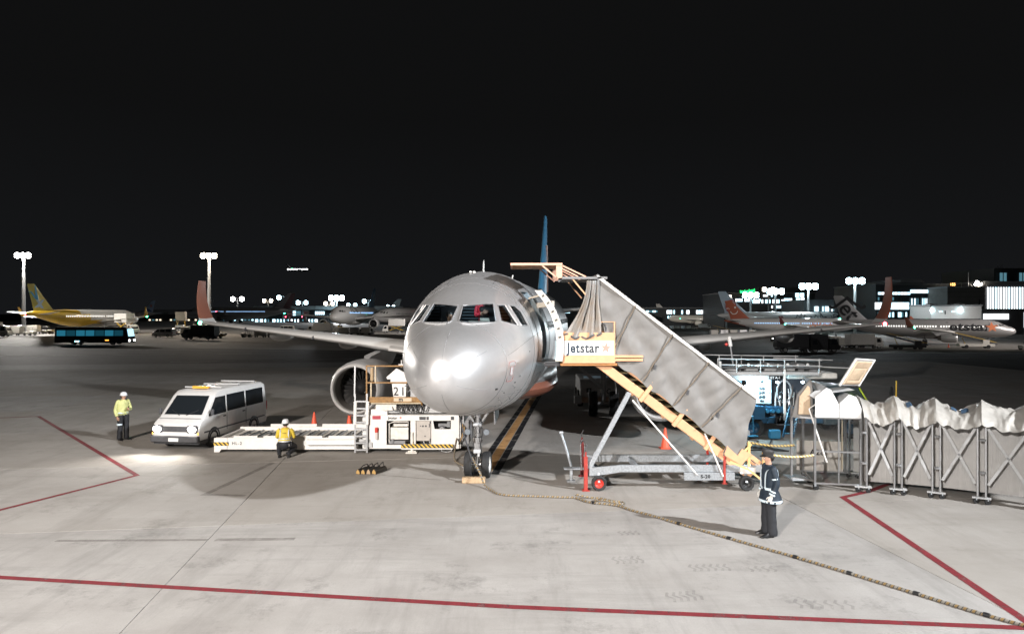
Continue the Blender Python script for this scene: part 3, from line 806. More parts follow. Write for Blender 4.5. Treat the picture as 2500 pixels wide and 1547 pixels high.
def stairs():
    T = thing('passenger_stairs', 'orange towable passenger stairs under a grey canvas canopy at the open aircraft door', 'passenger stairs', origin(4.2, 19.4, 0))
    yn, yf = 18.75, 20.1
    # chassis
    f = MB(); f.loft([[V((x, y, z)) for x, z in ((2.05, .36), (2.45, .40), (2.9, .47), (6.7, .47), (6.7, .66), (2.9, .66), (2.05, .58))] for y in (yn - .05, yn + .05)])
    f.build('chassis_rail', GALV, T, bev=.008)
    f = MB(); f.bb(2.05, 6.7, yf - .05, yf + .05, .46, .66); f.build('chassis_rail', GALV, T, bev=.008)
    for x in (2.15, 3.35, 4.9, 6.55): MB().bb(x - .05, x + .05, yn + .05, yf - .05, .48, .62).build('cross_member', GALV, T, bev=.006)
    pl = MB(); pl.bb(4.56, 5.9, yn - .12, yn - .052, .27, .47); P = pl.build('side_plate', GALV, T, bev=.006)
    text('lettering', 'S-20', .125, INK, P, (5.12, yn - .124, .37), (1, 0, 0), (0, 0, 1), .004, space=1.15)
    MB().bb(6.05, 6.45, yn - .1, yn - .052, .44, .60).build('reflector_plate', WHITE, T)
    for x, y, rim in ((2.3, yn - .12, RED), (2.3, yf + .12, RED), (6.2, yn - .12, BLACK), (6.2, yf + .12, BLACK)):
        wheel(T, 'wheel', (x, y, .2), (0, 1, 0), .2, .16, RUBBER, rim, .58)
        MB().bar((x, y, .2), (x, y + (.12 if y < 19 else -.12), .45), .1, .06, up=(1, 0, 0)).build('axle_arm', GALV, T)
    # jacks, handle, tow bar
    for x, y, z0, z1, m in ((1.95, yn - .12, 0, .9, mat('dull red paint', (.34, .04, .03), .5, noise=.2)), (2.02, yf + .2, 0, 1.0, mat('dark red paint', (.16, .02, .02), .5)), (5.62, yn - .12, .18, .80, mat('dull red paint', (.34, .04, .03))), (5.62, yf + .15, .18, .82, RED)):
        j = MB(); w_ = .05 if x < 3 else .03; j.bb(x - w_, x + w_, y - w_, y + w_, max(z0, .02), z1); j.bb(x - 2 * w_, x + 2 * w_, y - 2 * w_, y + 2 * w_, z0, z0 + .02); j.cyl((x, y, z1), (x, y, z1 + .12), .025); J = j.build('jack', m, T, bev=.006)
        MB().tube([(x, y, z1 + .08), (x - .02, y, z1 + .2), (x + .04, y, z1 + .33)], .014, 6).build('jack_crank', DGREY, J)
    MB().tube([(1.86, yn + .05, .5), (1.84, yn + .05, .95), (1.83, yn + .07, 1.2), (1.89, yn + .1, 1.3), (1.95, yn + .14, 1.2), (1.97, yn + .15, .85)], .022, 8).build('pull_handle', CHROME, T)
    b = MB(); b.tube([(1.34, 19.3, 1.42), (1.45, 19.3, 1.1), (1.62, 19.3, .5)], .033, 8); b.cyl((1.3, 19.3, 1.42), (1.4, 19.3, 1.42), .045); b.build('tow_bar', GALV, T)
    b = MB(); b.bb(1.42, 2.05, 19.2, 19.4, .42, .46); b.bb(1.58, 1.66, 19.25, 19.35, .12, .42); b.bb(1.5, 1.74, 19.2, 19.4, .08, .12); b.build('tow_bar_foot', GALV, T, bev=.01)
    # big props and thin rods
    MB().bar((3.12, yn, 2.58), (2.04, yn, .55), .13, .09, up=(0, 1, 0)).build('prop', GALV, T, bev=.01); MB().bar((3.06, yn + .09, 2.5), (2.13, yn + .09, .72), .05, .05, up=(0, 1, 0)).build('prop_slide', GALV, T)
    for a, b_ in (((3.2, yn - .03, 2.38), (4.9, yn - .14, .42)), ((5.12, yn - .05, 1.5), (5.58, yn - .14, .38))): MB().cyl(a, b_, .022).build('brace_rod', WHITE, T)
    # stringers, treads
    d = V((6.3 - 2.25, 0, .32 - 3.36)).normalized(); nv = V((-d.z, 0, d.x)) * -1
    if nv.z < 0: nv = -nv
    A_ = V((2.30, 0, 3.44)); B_ = V((6.40, 0, .40))
    for y in (yn, yf):
        for off, h, w in ((-.05, .24, .07), (.24, .07, .09), (.36, .12, .03)):
            a = A_ + nv * off + V((0, y, 0)); b = B_ + nv * off + V((0, y, 0))
            MB().bar(a, b, h, w, up=(0, 1, 0)).build('stringer', ORANGE, T, bev=.006)
        for t in (.30, .515, .72):
            p = A_.lerp(B_, t) + V((0, y - (.05 if y == yn else -.05), 0))
            MB().bar(p - nv * .22, p + nv * .52, .11, .06, up=(0, 1, 0)).build('canopy_bracket', ORANGE, T, bev=.006)
    N_ = 17; t0 = None
    for k in range(N_):
        p = A_.lerp(B_, (k + .5) / N_) + nv * .13
        m = MB(); m.bb(-.13, .13, yn + .045, yf - .045, -.02, .015)
        if t0 is None:
            m = MB(); m.v = []; m.bb(-.13 + ORG.x, .13 + ORG.x, yn + .045, yf - .045, ORG.z - .02, ORG.z + .015); t0 = m.build('tread', mat('dark tread', (.10, .075, .03), .6, noise=.3), T); t = t0
        else: t = inst(t0, T)
        t.location = (p.x - ORG.x, 0, p.z)
    # upper platform
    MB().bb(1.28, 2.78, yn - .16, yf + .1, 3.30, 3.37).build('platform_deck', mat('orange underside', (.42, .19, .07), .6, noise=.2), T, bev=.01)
    sp = MB(); sp.bb(1.33, 2.72, yn - .2, yn - .16, 3.37, 4.18); S = sp.build('side_panel', ORANGE, T, bev=.006)
    sg = MB(); sg.bb(1.375, 2.685, yn - .206, yn - .201, 3.585, 3.965); G = sg.build('sign', mat('white sign', (.82, .82, .80), .5), S)
    for txt, x0, x1, m_ in (('Jet', 1.425, 1.785, NAVYINK), ('star', 1.80, 2.305, mat('grey lettering', (.05, .055, .065), .6))):
        o = text('lettering', txt, .36, m_, S, (0, yn - .209, 3.765), (1, 0, 0), (0, 0, 1), .011, space=1.1)
        xs = [v.co.x for v in o.data.vertices]; a, b = min(xs), max(xs)
        for v in o.data.vertices: v.co.x = (x0 - ORG.x) + (v.co.x - a) / (b - a) * (x1 - x0)
    st = MB(); star_prism(st, (2.475, yn - .207, 3.775), .155, (1, 0, 0), (0, 0, 1), (0, -1, 0), .003, .12); st.build('star', PALEINK, S)
    MB().bb(1.33, 2.72, yf + .1, yf + .14, 3.37, 4.18).build('side_panel', ORANGE, T, bev=.006)
    gr = MB(); gr.bar((2.29, yn - .18, 4.18), (2.29, yn - .18, 4.46), .03); gr.bar((2.70, yn - .18, 4.18), (2.70, yn - .18, 4.46), .035); gr.bar((2.28, yn - .18, 4.46), (2.715, yn - .18, 4.46), .02); gr.build('guard_rail', ORANGE, T)
    for z in (4.46, 4.2): pass
    MB().tube([(2.32, yn - .1, 4.2), (2.34, yn - .1, 4.38), (2.44, yn - .1, 4.4), (2.49, yn - .1, 4.3), (2.48, yn - .1, 4.1)], .02, 6).build('hand_rail', DGREY, T)
    for z, x1 in ((3.46, 3.45), (3.55, 3.46)): MB().bb(2.72, x1, yn - .2, yn - .05, z - .035, z + .03).build('sliding_ledge', ORANGE, T, bev=.006)
    MB().bb(2.4, 3.6, yn - .05, yn + .1, 3.36, 3.42).build('ledge_rail', DGREY, T)
    th = MB(); th.bb(.62, 1.28, yn, yf, 3.34, 3.39); th.build('bridge_plate', mat('bridge plate', (.30, .32, .34), .4, metal=.6), T)
    MB().bb(.85, 1.28, yn - .1, yn, 3.28, 3.38).build('bridge_bumper', DGREY, T, bev=.02)
    # canopy: rails, wrinkled side curtains, roof cloth
    TL, TR = V((2.27, 0, 5.64)), V((6.47, 0, 2.44))
    BL, BR = V((2.50, 0, 3.62)), V((6.10, 0, .86))
    def cloth(y, sgn, seed, c0=0.0):
        def fn(u, v):
            t = TL.lerp(TR, u); b = BL.lerp(BR, u); p = t.lerp(b, v)
            rib = abs(math.sin(u * 5 * PI + .3)); 
            w = .035 * math.sin(u * 21 + v * 6 + seed) * v + .03 * math.sin(v * 11 - u * 17 + 2 * seed) + .02 * math.sin(u * 47 + v * 13) * math.sin(v * PI) + .05 * (rib - .6) * math.sin(v * PI)
            p.z += .04 * math.sin(u * 31 + seed) * v - .05 * rib * v
            cr = crease(((p.x * .8 - p.z * .6) * 1.5, seed * 5, (p.x * .6 + p.z * .8) * .6), 2.1, .042) * min(1, v * 4, (1 - v) * 5 + .4)
            return V((p.x + .02 * math.sin(v * 9 + seed), y + sgn * (w * .6 + cr), p.z))
        m = MB().grid(fn, 110, 40)
        return m.build('canopy_curtain', CANVAS, T, smooth=70, fix=False)
    C1 = cloth(yn - .10, 1, .7); cloth(yf + .12, -1, 2.1)
    for u in (.235, .47, .70, .905):
        t = TL.lerp(TR, u); b = BL.lerp(BR, max(.0, u - .205))
        MB().tube([(t.lerp(b, k / 8).x + .012 * math.sin(k * 2.1), yn - .155, t.lerp(b, k / 8).z) for k in range(9)], .019, 5).build('curtain_seam', mat('curtain seam', (.17, .135, .10), .7), C1)
        if u > .3: MB().box((t.lerp(b, .70).x + .08, yn - .16, t.lerp(b, .70).z), (.05, .03, .13), (0, .3, 0)).build('strap_buckle', DGREY, C1)
    for y in (yn - .11, yf + .13):
        MB().bar(TL + V((-.02, y, .03)), TR + V((.02, y, -.0)), .075, .06, up=(0, 1, 0)).build('canopy_rail', WHITE, T, bev=.006)
        MB().bar((2.29, y, 3.6), (2.29, y, 5.66), .05).build('canopy_post', ALU, T)
    for k in range(6):
        p = TL.lerp(TR, k / 5); MB().bar(p + V((0, yn - .1, .05)), p + V((0, yf + .12, .05)), .045).build('canopy_bow', ALU, T)
    MB().grid(lambda u, v: V((TL.lerp(TR, u).x, yn - .1 + (yf - yn + .22) * v, TL.lerp(TR, u).z + .09 + .02 * math.sin(u * 30) * math.sin(v * PI))), 30, 6).build('canopy_roof', CANVAS, T, smooth=70, fix=False)
    # gathered front curtain
    def drape(u, v):
        fold = .6 * math.sin(u * 5.1 * PI + .4) + .5 * math.sin(u * 9.3 * PI + 1.7 + v * 1.5); top = V((1.98 + .30 * u, yn - .13 + .03 * fold, 5.55)); bot = V((1.42 + .92 * u, yn - .17 + .06 * fold, 4.14 - .10 * math.sin(u * PI * 1.1) + .03 * math.sin(u * 19)))
        s_ = v ** 1.7; p = top.lerp(bot, s_); p.z = top.z + (bot.z - top.z) * v
        p.y += .045 * fold * math.sin(v * PI * .9) - .05 * v + crease((u * 3, 2, v * 2), 1.2, .05) * v; p.x += .03 * math.sin(v * 5 + u * 4) * v
        return p
    MB().grid(drape, 60, 30).build('gathered_curtain', CANVAS_B, T, smooth=70, fix=False)
    MB().tube([drape(k / 20, 1.0) + V((0, -.01, 0)) for k in range(21)], .028, 6).build('curtain_hem', mat('curtain seam dark', (.10, .10, .10), .7), T)
    # level roof frame over the landing and the hood reaching over the aircraft door
    for y in (yn - .11, yf + .13): MB().bb(1.32, 2.52, y - .03, y + .03, 5.59, 5.655).build('roof_rail', ALU, T, bev=.005)
    MB().bb(1.34, 2.5, yn - .06, yf + .08, 5.57, 5.58).build('roof_sheet', CANVAS, T)
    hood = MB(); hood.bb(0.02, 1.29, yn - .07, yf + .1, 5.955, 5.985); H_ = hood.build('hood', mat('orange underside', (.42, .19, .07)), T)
    PINK = mat('pale orange frame', (.74, .42, .30), .5, noise=.08)
    for a, b in (((-.04, yn - .1, 5.985), (1.33, yn - .1, 5.985)), ((-.04, yf + .13, 5.985), (1.33, yf + .13, 5.985))): MB().bar(a, b, .06, .09, up=(0, 1, 0)).build('hood_rail', PINK, H_)
    MB().bb(-.04, .02, yn - .07, yf + .1, 5.95, 6.02).build('hood_rail', PINK, H_)
    for y in (yn - .1, yf + .13):
        m = MB(); m.bb(1.17, 1.33, y - .025, y + .025, 5.62, 5.95); m.build('hood_post', PINK, H_)
        MB().bar((.80, y, 5.95), (1.22, y, 5.6), .035, .05, up=(0, 1, 0)).build('hood_brace', PINK, H_)
        MB().bar((1.33, y, 5.95), (1.96, y, 5.65), .035).build('hood_brace', PINK, H_)
        MB().bar((1.33, y, 5.87), (1.75, y, 5.66), .03).build('hood_brace', PINK, H_)
        MB().bar((1.6, y, 5.6), (2.0, y, 5.12), .035).build('hood_brace', ORANGE, H_)
    # foot of the stairs
    YP = mat('pale yellow post', (.72, .47, .20), .5, noise=.1)
    for x, y, z0, z1 in ((6.30, yn - .02, .62, 1.28), (6.62, yn - .22, .22, .98)): MB().bb(x - .035, x + .035, y - .035, y + .035, z0, z1).build('barrier_post', YP, T, bev=.006)
    for a, b in (((6.05, yn - .06, .92), (6.36, yn - .06, 1.22)), ((6.2, yn - .16, .60), (6.68, yn - .24, .22)), ((5.75, yn - .16, .78), (6.2, yn - .16, .58))): MB().bar(a, b, .05, .03, up=(0, 1, 0)).build('barrier_brace', YP, T)
    pn = MB(); pn.prism([(5.55, .98), (6.08, .66), (6.35, .95), (6.1, 1.1), (5.98, .92), (5.7, 1.18)], (0, yn - .07, 0), (1, 0, 0), (0, 0, 1), (0, -1, 0), .02); pn.build('foot_guard', ORANGE, T)
    for z, p, q in ((1, (6.36, yn - .02, 1.25), (7.55, 18.85, 1.16)), (2, (6.85, yn - .22, .96), (7.98, 18.62, .94))):
        pts = [V(p).lerp(V(q), k / 10) - V((0, 0, .05 * math.sin(PI * k / 10))) for k in range(11)]
        MB().tube(pts, .03, 8).build('barrier_rope', stripes_mat('dark barrier rope stripes' if z == 1 else 'pale barrier rope stripes', (.42, .28, .05), (.10, .06, .02) if z == 1 else (.60, .54, .40), 11., (1, 0, .8)), T)
stairs()

def loader():
    T = thing('cargo_loader', 'white cargo loader with a low roller platform beside the aircraft nose', 'cargo loader', origin(-5.2, 24.6, 0))
    yn = 23.75
    # low roller platform
    m = MB(); m.bb(-10.02, -5.2, yn, yn + .14, .10, .50); m.bb(-10.02, -9.86, yn + .14, yn + 2.2, .10, .46); m.bb(-10.02, -5.2, yn + 2.2, yn + 2.32, .1, .52)
    P = m.build('platform_frame', WHITE, T, bev=.012)
    m = MB(); m.prism([(-10.04, .5), (-10.04, .02), (-9.86, .02), (-9.80, .12), (-9.6, .12), (-9.6, .5)], (0, yn - .004, 0), (1, 0, 0), (0, 0, 1), (0, -1, 0), .02); m.build('end_plate', WHITE, P)
    MB().bb(-10.05, -9.56, yn - .034, yn - .026, .24, .36).build('hazard_plate', HAZARD, P)
    text('lettering', 'HL-2', .14, mat('grey lettering', (.06, .065, .075)), P, (-9.28, yn - .003, .31), (1, 0, 0), (0, 0, 1), .002, space=1.25)
    MB().bb(-9.86, -5.2, yn + .14, yn + 2.2, .36, .40).build('platform_deck', WHITE2, P)
    k0 = s0 = None
    for k in range(13):
        x = -9.55 + k * .34
        if k0 is None:
            m = MB(); m.bb(ORG.x - .05, ORG.x + .05, yn + .25, yn + 2.05, .40, .412); k0 = m.build('roller_slot', BLACK, P, smooth=0); a = k0
            m = MB(); m.cyl((ORG.x, yn + .25, .415), (ORG.x, yn + 2.05, .415), .035, n=8); s0 = m.build('roller', GALV, P); b = s0
        else: a = inst(k0, P); b = inst(s0, P)
        a.location = (x - ORG.x, 0, 0); b.location = (x - ORG.x + .11, 0, 0)
    bw = None
    for k in range(22):
        x = -9.4 + .37 * (k // 2); y = yn + .55 + .9 * (k % 2)
        if bw is None: m = MB(); m.cyl(ORG + V((0, 0, .4)), ORG + V((0, 0, .44)), .06, n=10); bw = m.build('ball_caster', DGREY, P); c = bw
        else: c = inst(bw, P)
        c.location = (x - ORG.x, y - ORG.y, 0)
    for x0, x1 in ((-9.4, -8.6), (-8.4, -7.8), (-7.6, -6.4), (-6.2, -5.3)): MB().bb(x0, x1, yn + .02, yn + .12, .50, .56).build('guide_rail', WHITE, P, bev=.01)
    for x0, x1 in ((-8.9, -7.2), (-7.0, -5.4)): MB().bb(x0, x1, yn + 2.22, yn + 2.3, .52, .62).build('guide_rail', WHITE, P, bev=.01)
    m = MB(); m.bb(-6.9, -5.25, yn - .16, yn, .28, .46); m.build('side_step', WHITE, P, bev=.012)
    # body: skin boards round real recesses
    bx0, bx1 = -5.0, -1.78; z0, z1 = .14, 1.27
    m = MB(); m.bb(bx0, bx1, yn + .4, yn + 2.2, z0, z1 - .05); m.build('inner_body', mat('machine bay', (.07, .065, .06), .6, noise=.3), T)
    B = MB(); y0, y1 = yn - .05, yn + .02
    B.bb(bx0, bx1, y0, y1, 1.08, z1); B.bb(bx0, bx1, y0, y1, z0, .27); B.bb(bx0, -4.22, y0, y1, .27, 1.08)
    B.bb(-3.42, -3.24, y0, y1, .27, 1.08); B.bb(-2.72, -2.66, y0, y1, .27, 1.08); B.bb(-2.66, bx1, y0, y1, .27, .80)
    B.prism([(-2.66, .80), (-2.60, .80), (-2.66, 1.08)], (0, y0, 0), (1, 0, 0), (0, 0, 1), (0, 1, 0), .07); B.bb(-2.06, bx1, y0, y1, .80, 1.08)
    B.bb(bx1 - .02, bx1 + .05, y1, yn + 2.2, z0, z1); B.bb(bx0 - .05, bx0 + .02, y1, yn + 2.2, z0, z1); B.bb(bx0, bx1, y1, yn + 2.2, z1 - .04, z1)
    body = B.build('body_panel', WHITE, T, bev=.006)
    m = MB(); m.prism([(bx0, 1.27), (-4.2, 1.27), (-4.2, 1.40), (-4.62, 1.46), (bx0 + .1, 1.46)], (0, yn - .02, 0), (1, 0, 0), (0, 0, 1), (0, 1, 0), .5); m.build('body_shoulder', WHITE, T, bev=.012)
    MB().bb(-4.70, -4.42, y0 - .006, y0, 1.13, 1.25).build('red_label', mat('red label', (.40, .04, .06), .5, noise=.2, nscale=14), body)
    text('lettering', 'Jetstar', .12, INK, body, (-4.02, y0 - .003, 1.175), (1, 0, 0), (0, 0, 1), .003)
    m = MB(); star_prism(m, (-3.75, y0 - .002, 1.185), .05, (1, 0, 0), (0, 0, 1), (0, -1, 0), .003); m.build('star', mat('pink star', (.62, .16, .14), .6), body)
    for x0, x1 in ((-3.12, -2.90), (-2.88, -2.80), (-2.06, -1.95)): MB().bb(x0, x1, y0 - .005, y0, 1.11, 1.22).build('maker_plate', DGREY, body)
    # engine bay fittings
    m = MB(); m.tube([(-4.14, yn, .34), (-4.14, yn, .98), (-3.98, yn, 1.04), (-3.5, yn, 1.04), (-3.5, yn, .9)], .02, 6); m.bb(-4.1, -3.5, yn + .02, yn + .3, .44, .84); m.bb(-4.0, -3.52, yn + .03, yn + .3, .88, .96); m.build('engine_cover', WHITE2, T, bev=.008)
    m = MB(); m.bb(-4.16, -3.6, yn - .01, yn + .1, .29, .40); m.cyl((-4.02, yn, .32), (-4.02, yn, .46), .05); m.build('battery_tray', GREY, T, bev=.008)
    c = MB(); c.bb(-3.22, -2.74, yn - .03, yn + .2, .40, 1.07); Cb = c.build('control_cabinet', mat('beige cabinet', (.47, .43, .39), .5, noise=.08), T, bev=.008)
    for x, z, r in ((-3.08, .90, .016), (-3.0, .90, .03), (-2.90, .90, .03), (-2.93, .56, .02)): MB().cyl((x, yn - .03, z), (x, yn - .05, z), r, n=10).build('switch', DGREY, Cb)
    MB().bb(-2.80, -2.77, yn - .05, yn - .03, .86, .98).build('handle', DGREY, Cb)
    for x, z in ((-2.755, 1.02), (-2.755, .45)): MB().bb(x - .02, x + .02, yn - .045, yn - .03, z - .03, z + .03).build('hinge', DGREY, Cb)
    for k in range(4): MB().tube([(-3.1 + .1 * k, yn + .05, .40), (-3.06 + .1 * k, yn - .01, .34 - .02 * (k % 2)), (-3.0 + .09 * k, yn + .06, .28)], .018, 6).build('hose', LGREY if k % 2 else DGREY, T)
    m = MB(); m.cyl((-2.36, yn - .03, .80), (-2.36, yn + .02, .80), .11, n=20); m.mat(1); m.cyl((-2.36, yn - .045, .80), (-2.36, yn - .03, .80), .075, n=20); m.build('work_lamp', [DGREY, CHROME], T)
    m = MB(); m.bb(-2.5, -2.2, yn + .1, yn + .3, .86, .96); m.bb(-2.2, -2.1, yn + .1, yn + .25, .84, 1.05); m.build('hydraulic_block', GREY, T)
    fx = MB(); fx.cyl((-4.55, yn - .1, .48), (-4.55, yn - .1, .80), .055, n=12); fx.cyl((-4.55, yn - .1, .80), (-4.55, yn - .1, .87), .025, n=8); E_ = fx.build('fire_extinguisher', mat('pale extinguisher', (.62, .55, .52), .35), T)
    MB().cyl((-4.55, yn - .1, .70), (-4.55, yn - .1, .86), .058, n=12).build('extinguisher_band', RED, E_)
    MB().bb(-3.72, -1.98, yn - .17, yn - .12, .19, .31).build('hazard_bumper', HAZARD, T, bev=.006)
    MB().bb(-3.72, -1.98, yn - .12, yn - .02, .12, .30).build('bumper_beam', WHITE, T, bev=.01)
    m = MB(); m.cyl((-3.36, yn - .08, .05), (-3.36, yn - .08, .7), .05); m.bb(-3.56, -3.18, yn - .2, yn + .05, .0, .04); m.bb(-3.5, -3.22, yn - .12, yn - .04, .04, .08); m.build('stabiliser_foot', WHITE2, T, bev=.008)
    m = MB(); m.tube([(-2.2 + .18 * math.cos(a), yn - .14, .12 + .07 * math.sin(a)) for a in [PI + PI * k / 6 for k in range(7)]], .012, 5); m.build('towing_eye', LGREY, T)
    for k in range(5): MB().tube([(-1.70 + .03 * k, yn - .02, 1.0 - .04 * k), (-1.66 + .02 * k, yn - .12, .75), (-1.72 + .01 * k, yn - .12, .5), (-1.80, yn - .05, .30)], .017, 6).build('power_cable', mat('ochre cable', (.50, .30, .10), .6) if k % 2 else DGREY, T)
    m = MB(); m.bb(-1.72, -1.45, yn + .1, yn + 1.6, .25, 1.1); m.bb(-1.62, -1.4, yn + .2, yn + .5, .9, 1.3); m.build('drive_unit', GREY, T, bev=.02)
    for x in (-4.4, -2.3): wheel(T, 'wheel', (x, yn + .45, .2), (0, 1, 0), .2, .2, RUBBER, GREY, .55); wheel(T, 'wheel', (x, yn + 2.0, .2), (0, 1, 0), .2, .2, RUBBER, GREY, .55)
    # lift deck, hoses
    m = MB(); m.bb(-4.36, -2.0, yn + .1, yn + 2.1, 1.32, 1.56); m.build('bridge_deck', LGREY, T, bev=.012)
    m = MB(); m.bb(-4.6, -3.9, yn - .02, yn + .3, 1.42, 1.62); m.build('deck_flap', WHITE2, T, bev=.012)
    for k in range(7):
        x = -4.05 + .16 * k; MB().tube([(x, yn + .02, 1.62), (x + .05, yn - .04, 1.44 - .04 * (k % 3)), (x + .2, yn - .03, 1.40 - .03 * (k % 2)), (x + .28, yn + .02, 1.6)], .022, 6).build('hose', BLACK, T)
    # operator stand with rails and console number 21
    fz = 1.69
    m = MB(); m.bb(-4.92, -3.05, yn - .02, yn + 1.1, fz - .05, fz); m.build('stand_floor', mat('worn cream paint', (.55, .46, .32), .5, noise=.2), T, bev=.006)
    m = MB(); m.bb(-4.90, -3.08, yn - .05, yn - .02, fz, fz + .19); kb = m.build('kick_board', BROWNRAIL, T, bev=.006)
    MB().bb(-3.98, -3.38, yn - .058, yn - .05, fz + .04, fz + .16).build('maker_sign', mat('cream label', (.62, .50, .36), .6), kb)
    text('lettering', 'm', .19, INK, kb, (-3.74, yn - .061, fz + .11), (1, 0, 0), (0, 0, 1), .006)
    for z in (2.36, 2.92): MB().bar((-4.92, yn - .02, z), (-3.02, yn - .02, z), .035, .045).build('stand_rail', BROWNRAIL, T)
    for x, z0, z1 in ((-4.9, fz - .1, 2.94), (-4.60, 2.36, 2.92), (-4.75, fz + .1, 2.36)): MB().bar((x, yn - .02, z0), (x, yn - .02, z1), .045, .045).build('stand_post', BROWNRAIL if x == -4.9 else mat('worn cream paint', (.55, .46, .32)), T)
    MB().tube([(-3.25, yn - .02, 2.4), (-3.12, yn - .03, 2.0), (-3.03, yn - .03, 1.6)], .025, 6).build('stand_post', BROWNRAIL, T)
    m = MB(); m.cyl((-4.72, yn, 2.42), (-4.72, yn, 2.86), .06, n=12); m.build('lantern', mat('amber lantern', (.45, .33, .20), .3), T)
    c = MB(); c.loft([[V((x, y, z)) for x, y in ((-4.08 + i, yn + .02), (-3.56 - i * .3, yn + .02), (-3.56 - i * .3, yn + .42), (-4.08 + i, yn + .42))] for z, i in ((fz, .09), (2.33, .02))]); K = c.build('console', WHITE, T, bev=.01)
    text('lettering', '21', .40, INK, K, (-3.80, yn + .012, 2.05), (1, 0, 0), (0, 0, 1), .004, space=1.25, sx=.92)
    c = MB(); c.prism([(-4.10, 2.36), (-3.54, 2.36), (-3.50, 2.64), (-3.90, 2.84), (-4.24, 2.54), (-4.20, 2.46), (-4.10, 2.48)], (0, yn + .0, 0), (1, 0, 0), (0, 0, 1), (0, 1, 0), .06); c.build('console_shield', WHITE, T, bev=.006)
    c = MB(); c.bb(-3.44, -3.2, yn + .1, yn + .4, 1.8, 2.2); c.bb(-3.4, -3.18, yn + .08, yn + .1, 2.02, 2.06); c.build('side_console', LGREY, T, bev=.01)
    c = MB(); c.cyl((-3.76, yn + .2, 2.84), (-3.76, yn + .2, 3.1), .02); c.bb(-3.86, -3.66, yn + .18, yn + .22, 2.93, 2.97); c.bb(-3.66, -3.6, yn + .18, yn + .24, 2.9, 3.06); c.build('control_lever', WHITE, T)
    c = MB(); c.ball((-3.46, yn + .02, 2.46), .1, (.8, .5, 1), 9, 6); c.build('beacon', YELLOW, T)  # stands for the yellow cable reel beside the console
    # ladder
    m0 = None
    for x in (-5.26, -4.86):
        MB().bar((x, yn - .14, .03), (x, yn - .14, 2.0), .05, .05).build('ladder_rail', ALU, T)
    MB().bar((-5.28, yn - .14, 1.9), (-5.26, yn - .14, 2.93), .045).build('ladder_rail', ALU, T)
    for x in (-5.27, -4.86): MB().bar((x, yn - .15, .95), (x + .02, yn - .15, 1.75), .11, .05, up=(0, 1, 0)).build('ladder_guard', WHITE, T, bev=.02)
    for z in (.1, .33, .56, .79, 1.02, 1.25, 1.48, 1.72):
        MB().bb(-5.24, -4.88, yn - .18, yn - .08, z, z + .05).build('rung', ALU, T)
    m = MB(); m.bb(-5.15, -4.75, yn - .05, yn + .1, .3, .46); m.bb(-4.98, -4.7, yn - .1, yn, .2, .36); m.build('ladder_bracket', LGREY, T, bev=.006)
loader()

